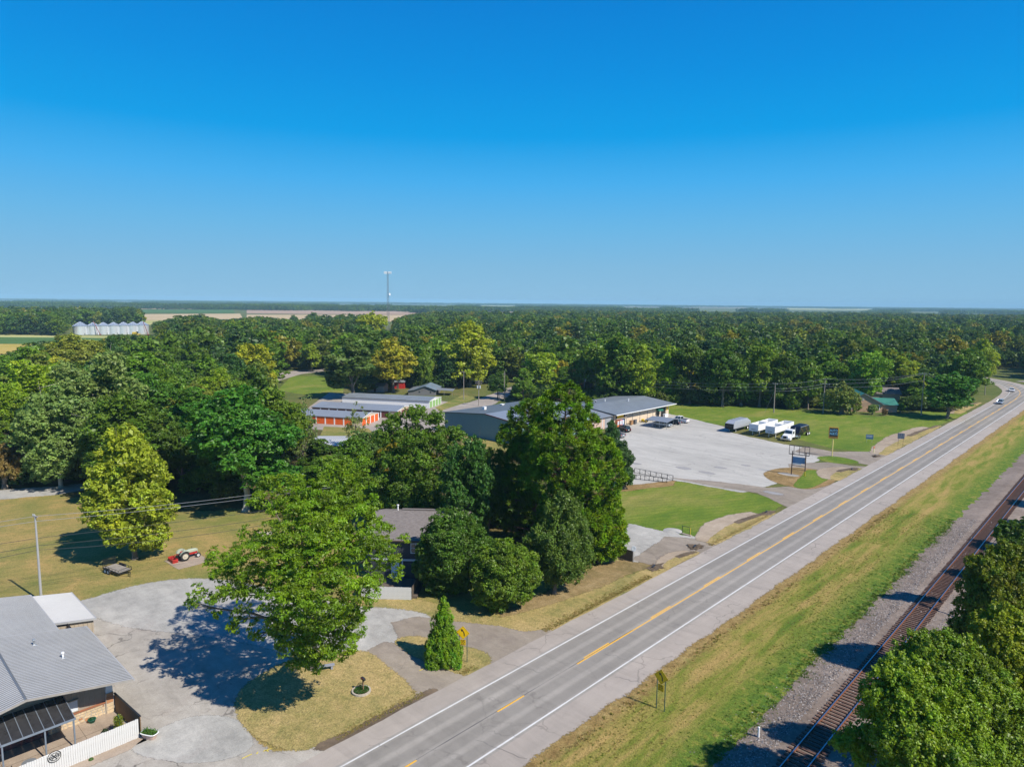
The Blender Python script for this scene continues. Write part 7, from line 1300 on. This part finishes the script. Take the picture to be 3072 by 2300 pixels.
# ---- trees placed one by one in the middle distance ------------------------
NR = 'trees around the yard and shops'
ptree(292, 1207, 915, 196, 'ovalN', (.138, .163, .016), 'tall yellow-green sweetgum standing alone on the lawn behind the utility trailer', name='sweetgum_tree', rz=1.0)
ptree(531, 1103, 828, 250, 'roundN', (.038, .098, .012), 'broad dark green tree with pale bare trunk behind the tractor lawn', rz=2.2, trunkmat=m_pale)
ptree(132, 1052, 840, 165, 'tallN', (.088, .122, .046), 'grey-green cottonwood with pale trunk at the field track', name='cottonwood_tree', trunkmat=m_pale)
ptree(212, 1020, 762, 200, 'tallN', (.092, .130, .050), 'tallest grey-green cottonwood behind the yellow-green sweetgum', name='cottonwood_tree', rz=2, trunkmat=m_pale)
ptree(150, 862, 716, 150, 'roundN', (.130, .128, .026), 'golden olive domed tree below the grain bins')
ptree(60, 1010, 905, 110, 'wideN', (.092, .088, .028), 'brownish thin-leaved tree at the left edge of the wood')
ptree(22, 990, 820, 110, 'roundN', 'bright', 'bright green tree at the far left edge of the wood')
ptree(12, 1055, 950, 90, 'bush0', (.10, .065, .028), 'reddish-brown shrub at the left edge by the field track', name='shrub')
ptree(88, 950, 800, 120, 'tallN', 'olive', 'olive tree between the golden dome and the grey cottonwood')
ptree(30, 880, 765, 130, 'roundN', 'mid', 'mid green tree in the upper left corner of the wood')
ptree(335, 985, 798, 165, 'roundN', (.042, .088, .010), 'rounded mid green tree right of the grey cottonwood')
ptree(420, 1020, 820, 160, 'wideN', (.046, .092, .010), 'leafy green tree behind the yellow-green sweetgum on its right')
ptree(395, 1060, 905, 110, 'roundN', 'dark', 'dark green tree in the shade right of the sweetgum')
ptree(600, 1045, 830, 150, 'roundN', 'mid', 'mid green tree behind the top of the pecan on its left')
ptree(470, 930, 790, 110, 'roundN', 'bright', 'bright green tree in the middle of the left wood')
ptree(250, 806, 722, 62, 'round0', 'dark', 'small dark tree right below the grain bins')
Z5 = lambda x, y: (780 + x / 1.0575, 900 + y / 1.0575)
hero('broadleaf_tree', 'large loose-crowned green tree directly behind the grey house roof', 'tree', Fv(905, 1160), [(*Z5(x, y), d, r) for x, y, d, r in ((490, 362, 0, 1.7), (425, 385, 0, 1.6), (555, 375, 0, 1.5), (395, 430, 0, 1.8), (480, 440, 0, 2.4), (560, 440, 0, 2.2), (620, 425, 0, 1.5), (420, 505, 0, 2.1), (500, 520, -1, 2.5), (590, 505, 0, 2.2), (645, 480, 0, 1.2), (395, 565, 0, 1.7), (470, 590, -1, 2.2), (550, 590, -1, 2.2), (612, 570, 0, 1.7), (430, 640, -1, 1.6), (500, 650, -2, 1.7), (575, 645, -1, 1.6))], 900, 60000, .30, .13, (.062, .110, .012), .42, fr=(.18, .32), droop=.25, shell=.92)
ptree(1000, 1150, 985, 90, 'wideN', (.046, .085, .016), 'darker green tree with low boughs right of the loose-crowned tree')
ptree(1010, 1205, 940, 120, 'tallN', (.030, .066, .014), 'dark shaded tree between the grey house and the pines', rz=1)
ptree(1055, 1180, 965, 100, 'round0', 'dark', 'dark low tree at the foot of the broad pine')
ptree(822, 1145, 1030, 80, 'tallN', 'mid', 'narrow green tree touching the left end of the grey house roof')
ptree(655, 1010, 855, 80, 'sparse0', (.07, .085, .03), 'thin bare-branched tree before the orange storage doors', name='bare_tree')
ptree(770, 985, 870, 60, 'sparse0', (.08, .10, .035), 'sparse pale-stemmed tree in front of the middle storage roofs', name='bare_tree')
ptree(790, 1040, 930, 90, 'tall0', (.055, .088, .026), 'feathery grey-green tree right of the white shed')
ptree(690, 1040, 940, 110, 'wideN', 'dark', 'dark green tree in front of the white shed')
ptree(700, 1080, 985, 110, 'roundN', 'mid', 'low green tree behind the crown of the pecan')
ptree(1320, 1010, 906, 48, 'ovalN', 'blue', 'dark bluish tree at the left corner of the store lot', rz=1)
ptree(1344, 1045, 948, 54, 'roundN', 'blue', 'dark rounded tree over the left end of the black rail fence')
ptree(1350, 1055, 1008, 44, 'bush0', 'blue', 'low dark shrub at the left end of the black rail fence', name='shrub')
ptree(760, 862, 722, 140, 'wide0', (.050, .078, .024), 'spreading grey-green tree with dead boughs behind the storage units', rz=.4)
ptree(850, 848, 728, 110, 'round0', 'gold', 'golden-leaved tree behind the storage units')
ptree(915, 840, 752, 44, 'oval0', 'mid', 'narrow green tree between the two golden trees')
ptree(1016, 836, 692, 118, 'oval1', (.185, .180, .016), 'tall yellow-gold tree behind the weathered barn', rz=.3)
ptree(802, 760, 672, 80, 'round1', 'yell', 'yellow-green tree left of the communication tower')
ptree(675, 803, 735, 48, 'wide0', 'yell', 'small yellow-green tree beside the town lawn')
ptree(470, 812, 775, 40, 'bush1', (.09, .105, .035), 'pale willow at the edge of the town lane', name='willow_tree')
ptree(430, 795, 738, 46, 'oval1', (.07, .15, .03), 'light green poplar in the left wood')
ptree(1818, 894, 828, 74, 'bush1', (.095, .100, .026), 'round olive-brown bush tree left of the tan house', name='bush_tree')
ptree(1884, 895, 872, 22, 'bush0', (.085, .12, .04), 'small shrub against the front wall of the tan house', name='shrub')
ptree(1911, 897, 882, 13, 'bush1', 'rust', 'reddish shrub at the right corner of the tan house', name='shrub')
ptree(1945, 890, 870, 20, 'bush0', 'mid', 'small round shrub on the lawn right of the tan house', name='shrub')
ptree(2045, 904, 802, 120, 'round1', (.038, .092, .012), 'shade tree beside the highway ditch right of the tan house', rz=.2)
ptree(1992, 872, 800, 90, 'wide1', 'mid', 'spreading green tree behind the lawn right of the tan house')
ptree(1945, 850, 765, 80, 'round0', 'yell', 'yellow-green tree behind the tan house')
ptree(1872, 868, 758, 90, 'tall0', (.088, .165, .012), 'bright lime-green tree behind the tan house')
ptree(2090, 862, 748, 90, 'round0', 'mid', 'leafy tree at the outside of the highway bend')
ptree(2118, 830, 730, 60, 'oval0', 'yell', 'yellowing tree above the highway bend')
EDGE = {}
for i, (x, b, t, w, k, c) in enumerate(((1130, 868, 790, 60, 'wide1', 'mid'), (1075, 862, 800, 50, 'round0', 'dark'), (1205, 852, 800, 44, 'bush1', 'yell'), (1240, 852, 795, 50, 'bush0', 'rust'), (1330, 868, 720, 110, 'tall0', 'mid'), (1385, 870, 742, 80, 'oval0', 'bright'),
                                        (1440, 868, 760, 70, 'oval1', 'bright'), (1490, 872, 735, 90, 'round1', 'dark'), (1560, 878, 730, 100, 'round0', 'dark'), (1640, 878, 745, 90, 'tall1', 'mid'), (1700, 882, 755, 80, 'oval0', 'dark'), (1745, 884, 770, 70, 'round0', 'mid'),
                                        (1600, 876, 800, 50, 'bush0', 'mid'), (1712, 884, 840, 40, 'bush1', 'mid'), (1275, 860, 740, 80, 'round1', 'mid'), (1190, 842, 745, 80, 'round0', 'dark'))):
    nm_ = {'dark': 'dark green', 'mid': 'mid green', 'bright': 'bright green', 'yell': 'yellow-green', 'rust': 'reddish-brown'}[c] + ' ' + ('bushy' if 'bush' in k else {'wide': 'spreading', 'round': 'rounded', 'tall': 'tall', 'oval': 'narrow'}[k[:-1]])
    EDGE.setdefault((nm_, 'left' if x < 1290 else 'right'), []).append((x, ptree(x, b, t, w, k, c, 'tree', 'trees on the front edge of the wood behind the stores')))
for (nm_, sd_), L_t in EDGE.items():
    L_t.sort(key=lambda q: q[0])
    for i, (x, t) in enumerate(L_t): t['label'] = ('%s tree on the wood edge, %s of the tall mast' % (nm_, sd_)) if len(L_t) == 1 else ('%s of the %s trees, wood edge %s of the mast' % (['leftmost', 'second from left', 'third from left', 'fourth from left'][i], nm_, sd_))

# ---- the wood: every further tree is planted on free ground ----------------
PROT = [  # things that stay visible: F-view rectangle, distance (m) up to which nothing may cover it
    (150, 692, 328, 722, 760), (690, 840, 955, 925, 200), (950, 850, 1450, 1000, 250), (870, 820, 990, 855, 250), (600, 795, 735, 850, 280), (1000, 820, 1110, 870, 250),
    (1840, 850, 1920, 897, 280), (1430, 860, 2200, 1000, 285), (826, 585, 842, 710, 800), (2115, 795, 2212, 900, 420), (600, 880, 700, 965, 140), (1285, 735, 1292, 850, 250), (1265, 810, 1300, 860, 260)]
SKY = [(-100, 775), (0, 765), (60, 745), (100, 735), (215, 738), (235, 724), (300, 712), (330, 696), (420, 676), (480, 690), (560, 682), (640, 690), (700, 678), (760, 674), (860, 684), (900, 676), (960, 668), (1100, 670), (1240, 664), (1500, 664), (1700, 668), (2212, 668), (2400, 668)]
BASES = [QF((585, 800), (745, 800), (750, 862), (590, 866)), QF((690, 850), (960, 845), (1120, 832), (1160, 838), (1130, 880), (1000, 960), (700, 965)), QF((870, 842), (1010, 842), (1010, 872), (870, 872)),
         QF((1180, 858), (1500, 866), (1900, 884), (2120, 870), (2150, 820), (2400, 826), (2400, 1700), (1300, 1400), (1300, 1000), (900, 960)), QF((620, 900), (720, 900), (740, 975), (600, 970)),
         [Vector((p[0], p[1])) for p in ((-62, 380), (-20, 372), (60, 372), (60, 404), (-60, 425), (-300, 500), (-300, 470), (-80, 405))],
         QF((-100, 1048), (560, 1095), (800, 1100), (905, 1110), (1400, 1250), (2300, 1700), (-100, 1800)), QF((820, 700), (860, 700), (860, 720), (820, 720)), QF((900, 870), (1130, 820), (1160, 835), (1000, 900))]
def inside(p, poly):
    c = False; k = len(poly)
    for i in range(k):
        a, b = poly[i], poly[i - 1]
        if (a[1] > p[1]) != (b[1] > p[1]) and p[0] < (b[0] - a[0]) * (p[1] - a[1]) / (b[1] - a[1]) + a[0]: c = not c
    return c
hx, hy = cF.x / math.hypot(cF.x, cF.y), cF.y / math.hypot(cF.x, cF.y)
def skyl(x):
    for (a, ya), (b, yb) in zip(SKY[:-1], SKY[1:]):
        if a <= x <= b: return ya + (yb - ya) * (x - a) / (b - a)
    return 668
rnd = random.Random(42); grid = {}
def near(x, y, r):
    gx, gy = int(x // 14), int(y // 14)
    for i in (-1, 0, 1):
        for j in (-1, 0, 1):
            for (a, b, q) in grid.get((gx + i, gy + j), ()):
                if (a - x) ** 2 + (b - y) ** 2 < ((r + q) * .58) ** 2: return True
    return False
for t in TREES: grid.setdefault((int(t[0] // 14), int(t[1] // 14)), []).append((t[0], t[1], t[2]))
def far_limit(fx, gap):
    if fx < 335: return 560
    if fx < 870: return 900
    if fx < 1150: return 1350
    return 2700
cand = []
tries = 0
D = 105.0
def try_tree(fx, D, hh=None, ww=None):
    # direction through column fx
    d = ray(fx * 1.38879, 905); k = D / (d.x * hx + d.y * hy); x, y = d.x * k, d.y * k
    if D > 500 and fx < 335 and not (840 < D < 1150 and fx < 300) and not (640 < D < 1150 and fx < 136): return
    h = hh or (rnd.uniform(17, 23) if D > 600 and fx < 300 else 0) or rnd.choice((rnd.uniform(9, 13), rnd.uniform(13, 18), rnd.uniform(16, 22))); w = ww or h * rnd.uniform(.68, 1.08)
    if near(x, y, w / 2): return
    q = proj((x, y, h)); b = proj((x, y, 0)); fxx, ty, by = q[0] / 1.38879, q[1] / 1.38879, b[1] / 1.38879
    lim = skyl(fxx) if not (fxx < 330 and D > 600) else 660
    if ty < lim:
        # lower the tree so it stays under the skyline
        h2 = h * (by - lim) / max(1, by - ty) * rnd.uniform(.9, 1.0)
        if h2 < 6.5: return
        w *= max(.6, h2 / h); h = h2; ty = proj((x, y, h))[1] / 1.38879
    wp = w / 2 * FPX / b[2] / 1.38879
    for (x0, y0, x1, y1, dd) in PROT:
        if D < dd and fxx + wp > x0 and fxx - wp < x1 and ty < y1 and by > y0: return
    if D < 470:
        for poly in BASES:
            if inside((x, y), poly): return
    elif any(inside((x, y), BASES[i]) for i in (5, 7)): return
    grid.setdefault((int(x // 14), int(y // 14)), []).append((x, y, w / 2)); cand.append((D, x, y, h, w, fxx))
for i in range(60000):
    fx = rnd.uniform(-90, 2320); u = rnd.random(); lim = far_limit(fx, 0)
    if fx < 300 and rnd.random() < .45: D = rnd.uniform(640, 1120)
    else: D = math.sqrt(105 ** 2 + u * (min(lim, 1500) ** 2 - 105 ** 2)) if rnd.random() < .6 else rnd.uniform(105, 420)
    try_tree(fx, D)
cand.sort()
names = {'dark': 'dark green', 'mid': 'mid green', 'bright': 'bright green', 'yell': 'yellow-green', 'gold': 'golden', 'olive': 'olive', 'blue': 'bluish green', 'grey': 'grey-green'}
pick = ['dark'] * 5 + ['mid'] * 8 + ['blue'] * 3 + ['olive'] * 3 + ['bright'] * 4 + ['yell'] * 3 + ['gold']
SEC = ((200, 'in the far left wood'), (420, 'below the grain bins'), (620, 'left of the town lane'), (880, 'around the tower'), (1130, 'behind the warehouse'), (1400, 'behind the store'), (1700, 'behind the white trailers'), (1950, 'behind the tan house'), (9999, 'near the highway bend'))
room = 300 - len(TREES) - 4
keys = ['round0', 'round1', 'oval0', 'oval1', 'wide0', 'wide1', 'tall0', 'tall1', 'cone0']; made = {}
for D, x, y, h, w, fx in cand[:room]:
    c = rnd.choice(pick); k = rnd.choice(keys[:8] if rnd.random() < .93 else keys); k2 = k[:-1] + 'N' if D < 165 and k != 'cone0' else k
    shape = {'round': 'rounded', 'oval': 'oval', 'wide': 'spreading', 'tall': 'tall', 'cone': 'conical'}[k[:-1]]
    sec = next(n_ for lim, n_ in SEC if fx < lim); row = 'near rows' if D < 210 else 'middle rows' if D < 340 else 'far rows'
    t = tree(k2, (x, y), h, w, c, 'tree', 'trees of the wood ' + sec, jit=.22); made.setdefault((names[c] + ' ' + shape, row, sec), []).append((fx, t))
ORD = ['leftmost', 'second from left', 'third from left', 'fourth from left', 'fifth from left', 'sixth from left', 'seventh from left', 'eighth from left', 'ninth from left', 'tenth from left']
for (a, row, sec), L_t in made.items():
    L_t.sort(key=lambda q: q[0])
    for i, (fx, t) in enumerate(L_t): t['label'] = '%s tree in the %s %s' % (a, row, sec) if len(L_t) == 1 else '%s of the %s trees, %s %s' % (ORD[min(i, 9)], a, row, sec)
# beyond the 300 that show largest: one mass of instanced trees
def lowproto(kind, seed, n=3000, L=.78, Wd=.55, h=16., w=11., clumps=70):
    rng = np.random.default_rng(seed); lb = std_lobes(rng, kind, h, w); return crown('crown', rng, lb, clumps, n, L, Wd, inner=.12, fr=(.3, .48))[0]
lows = [lowproto('round', 1), lowproto('oval', 2), lowproto('wide', 3), lowproto('tall', 4), lowproto('round', 5), lowproto('oval', 6)]
CL = ['dark', 'mid', 'bright', 'blue', 'olive', 'yell', 'mid', 'dark', 'blue', 'mid', 'gold', 'bright']
def scatter(name, label, pts, protos, cols, cat='wood'):
    """pts: x, y, sx, sz, rot, which -> one object of instances"""
    col = bpy.data.collections.new(name + '_kinds')
    for i, (m, c) in enumerate(zip(protos, cols)):
        m = m.copy(); m.materials.clear(); m.materials.append(leafmat('foliage_%s_%d' % (name, i), .28, .03, c))
        o = bpy.data.objects.new('wood_tree_%s' % 'abcdefghijkl'[i], m); o.color = (*c, 1); col.objects.link(o)
    me = bpy.data.meshes.new(name); me.from_pydata([(p[0], p[1], 0) for p in pts], [], [])
    for nm, ty, dat in (('sc', 'FLOAT_VECTOR', [v for p in pts for v in (p[2], p[2], p[3])]), ('ro', 'FLOAT', [p[4] for p in pts]), ('ix', 'INT', [p[5] for p in pts])):
        a = me.attributes.new(nm, ty, 'POINT'); a.data.foreach_set('vector' if ty == 'FLOAT_VECTOR' else 'value', dat)
    o = bpy.data.objects.new(name, me); C.objects.link(o); tag(o, label, cat, kind='stuff')
    g = bpy.data.node_groups.new(name, 'GeometryNodeTree'); g.interface.new_socket('Geometry', in_out='INPUT', socket_type='NodeSocketGeometry'); g.interface.new_socket('Geometry', in_out='OUTPUT', socket_type='NodeSocketGeometry')
    N, L = g.nodes, g.links; gi = N.new('NodeGroupInput'); go = N.new('NodeGroupOutput'); ci = N.new('GeometryNodeCollectionInfo'); ci.inputs[0].default_value = col; ci.inputs['Separate Children'].default_value = True
    ip = N.new('GeometryNodeInstanceOnPoints'); ip.inputs['Pick Instance'].default_value = True
    def at(nm, ty):
        a = N.new('GeometryNodeInputNamedAttribute'); a.data_type = ty; a.inputs[0].default_value = nm; return a.outputs[0]
    cx = N.new('ShaderNodeCombineXYZ'); L.new(at('ro', 'FLOAT'), cx.inputs[2]); L.new(gi.outputs[0], ip.inputs['Points']); L.new(ci.outputs[0], ip.inputs['Instance'])
    L.new(at('ix', 'INT'), ip.inputs['Instance Index']); L.new(cx.outputs[0], ip.inputs['Rotation']); L.new(at('sc', 'FLOAT_VECTOR'), ip.inputs['Scale']); L.new(ip.outputs[0], go.inputs[0])
    md = o.modifiers.new('trees', 'NODES'); md.node_group = g; return o
pts = []
for D, x, y, h, w, fx in cand[room:]: pts.append((x, y, w / 11, h / 16, rnd.random() * 6.28, rnd.choice((0, 0, 1, 1, 2, 3, 3, 4, 5, 6, 6, 7, 7, 8, 8, 9, 9, 10, 11))))
for i in range(6500):                      # thinner planting 1.5 to 2.3 km out
    fx = rnd.uniform(1120, 2330); D = math.sqrt(1450 ** 2 + rnd.random() * ((2250 + 250 * math.sin(fx / 90)) ** 2 - 1450 ** 2)); d = ray(fx * 1.38879, 905); k = D / (d.x * hx + d.y * hy)
    pts.append((d.x * k, d.y * k, rnd.uniform(1.0, 1.8), rnd.uniform(.6, 1.0), rnd.random() * 6.28, rnd.choice((0, 1, 3, 4, 6, 7, 8, 9, 2, 5))))
scatter('town_wood', 'continuous mass of mixed green treetops filling the plain behind the nearer trees', pts, lows * 2, [tuple(v * f for v in COL[c]) for c, f in zip(CL, (1, 1, .9, 1, 1, .9, 1.25, 1.2, 1.3, .85, .8, .75))])
# tree belts on the horizon: clumps 60 m across
def clump(seed):
    rng = np.random.default_rng(seed); lb = [(rng.uniform(-30, 30), rng.uniform(-16, 16), rng.uniform(7, 10), rng.uniform(5, 8), rng.uniform(5, 8), rng.uniform(6, 8)) for _ in range(26)]
    return crown('crown', rng, lb, 150, 3000, 2.0, 1.5, inner=.1, fr=(.3, .5))[0]
cl = [clump(i) for i in (1, 2, 3)]
pts = []
def gauss_gap(x): return math.sin(x * 3.1) + math.sin(x * 7.7 + 1) * .6 + math.sin(x * 17.3) * .4
def belt(D0, D1, n, fx0, fx1, gap=-9, sc=1.0, sz=1.0):
    for i in range(n):
        fx = rnd.uniform(fx0, fx1); D = rnd.uniform(D0, D1)
        if gauss_gap(fx / 400 + D0) < gap: continue
        if 2900 < D < 7500 and (1335 < fx < 1430 or 1470 < fx < 1600 or 1705 < fx < 1885 or 1030 < fx < 1120): continue
        d = ray(fx * 1.38879, 905); k = D / (d.x * hx + d.y * hy); pts.append((d.x * k, d.y * k, sc * rnd.uniform(.8, 1.3), sz * rnd.uniform(.8, 1.2), rnd.random() * 6.28, rnd.randrange(3)))
belt(2350, 2900, 380, -150, 1000); belt(2150, 2300, 60, 900, 1030); belt(2500, 3200, 300, 980, 1500)
belt(3000, 3600, 500, -150, 2350, -.9); belt(3700, 4500, 700, -150, 2350, .2); belt(4700, 5600, 750, -150, 2350, .3, 1.3); belt(5800, 7000, 900, -150, 2350, .4, 1.5)
belt(7600, 8500, 900, -150, 2350, -.2, 2.0); belt(8500, 11000, 1300, -150, 2350, -9, 2.6, 1.2)
scatter('horizon_woods', 'blue-green belts of woodland along the horizon behind the crop fields', pts, cl, [COL['dark'], COL['mid'], COL['blue']])
for (fx, by, ty, w) in ((284, 688, 676, 6), (635, 702, 680, 22), (676, 704, 674, 36)):
    ptree(fx, by, ty, w, 'round0', 'dark', {284: 'tiny lone dark tree between the far fields', 635: 'lone dark tree in the stubble field, left of a pair', 676: 'rounder lone dark tree in the stubble field, right of a pair'}[fx])

# low growth filling the foot of the wood
pts = []
for D, x, y, h, w, fx in cand[:900]:
    for q in range(2 if D < 420 else 1):
        a = rnd.random() * 6.28; xx, yy = x + math.cos(a) * w * .45, y + math.sin(a) * w * .45; s_ = rnd.uniform(.8, 1.7); zz = s_ * 4.2
        b = proj((xx, yy, 0)); t_ = proj((xx, yy, zz)); fxx, by, ty = b[0] / 1.38879, b[1] / 1.38879, t_[1] / 1.38879
        if any(D < dd and fxx + 14 > x0 and fxx - 14 < x1 and ty < y1 and by > y0 for (x0, y0, x1, y1, dd) in PROT) or any(inside((xx, yy), po) for po in BASES): continue
        pts.append((xx, yy, s_, s_ * rnd.uniform(.7, 1.1), rnd.random() * 6.28, rnd.randrange(4)))
for i in range(150):
    fx = 1120 + 940 * i / 150 + rnd.uniform(-6, 6); b = Fv(fx, 866 + (fx - 1120) * .026 - rnd.uniform(2, 7)); pts.append((b.x, b.y, rnd.uniform(.9, 1.8), rnd.uniform(.7, 1.4), rnd.random() * 6.28, rnd.randrange(4))) if not 1830 < fx < 1960 else None
for i in range(70):
    b = Fv(rnd.uniform(0, 620), rnd.uniform(985, 1040)); pts.append((b.x, b.y, rnd.uniform(.6, 1.2), rnd.uniform(.4, .9), rnd.random() * 6.28, rnd.randrange(4)))
scatter('undergrowth', 'low shrubby undergrowth filling the shade along the foot of the wood', pts, [PROTO['bush0'][0], PROTO['bush1'][0], PROTO['bush0'][0], PROTO['bush1'][0]], [COL['dark'], COL['mid'], COL['olive'], COL['blue']], 'undergrowth')

# rough grass tufts along the verge, the ballast edge and the shoulders
def tuft(seed):
    rng = np.random.default_rng(seed); n = 12; p = np.stack([rng.normal(0, .07, n), rng.normal(0, .07, n), np.full(n, .07)], 1)
    return quads_mesh('tuft', p, unit(rng.normal(0, 1, (n, 3)) * np.array([1, 1, .2])), np.full(n, .20), np.full(n, .05), np.stack([np.full(n, .5), rng.uniform(.8, 1.25, n), np.ones(n)], 1), rng, up=2.2)
tp_ = [tuft(i) for i in range(5)]; pts = []
for i in range(26000):
    y = 18 + 112 * rnd.random() ** 1.25; x = rnd.uniform(-31.6, -20.6); c_ = fnoise(x * .9 + y * .13, 2) + fnoise(y * .45 - x * .3, 7)
    if c_ < -.1 and rnd.random() < .75: continue
    k = rnd.choice((2, 2, 1)) if x < -30.6 else rnd.choice((0, 1, 1, 2, 4)) if x < -25.5 else rnd.choice((0, 3, 3, 1))
    s_ = rnd.uniform(.5, 1.1) * (1.25 if x > -23 or x < -30.8 else .85); pts.append((x, y, s_, s_ * rnd.uniform(.6, 1.1), rnd.random() * 6.28, k))
for i in range(5000):
    y = rnd.uniform(27.5, 110); x = -45.0 - abs(rnd.gauss(0, .5))
    if 36.5 < y < 41 or 43 < y < 53 or 74 < y < 90: continue
    pts.append((x, y, rnd.uniform(.4, .9), rnd.uniform(.4, .8), rnd.random() * 6.28, rnd.choice((2, 2, 1, 4))))
scatter('grass_tufts', 'rough straw and green grass tufts along the roadside verge', pts, tp_, [(.11, .17, .02), (.22, .225, .04), (.36, .27, .10), (.07, .14, .018), (.30, .25, .07)], 'grass')
# ------------------------------------------------------------------ air
def haze():
    m = bpy.data.materials.new('haze_air'); m.use_nodes = True; n, l = m.node_tree.nodes, m.node_tree.links; n.clear()
    v = n.new('ShaderNodeVolumePrincipled'); v.inputs['Color'].default_value = (0.46, 0.80, 1.0, 1); v.inputs['Density'].default_value = 0.00010
    v.inputs['Anisotropy'].default_value = -0.1
    o = n.new('ShaderNodeOutputMaterial'); l.new(v.outputs[0], o.inputs['Volume'])
    b = MB().box(-12500, 12500, -12500, 12500, -1.5, 82).build('haze', m); b['kind'] = 'stuff'; b['label'] = 'thin pale blue haze over the whole plain'; b['category'] = 'haze'; b.display_type = 'WIRE'
haze()
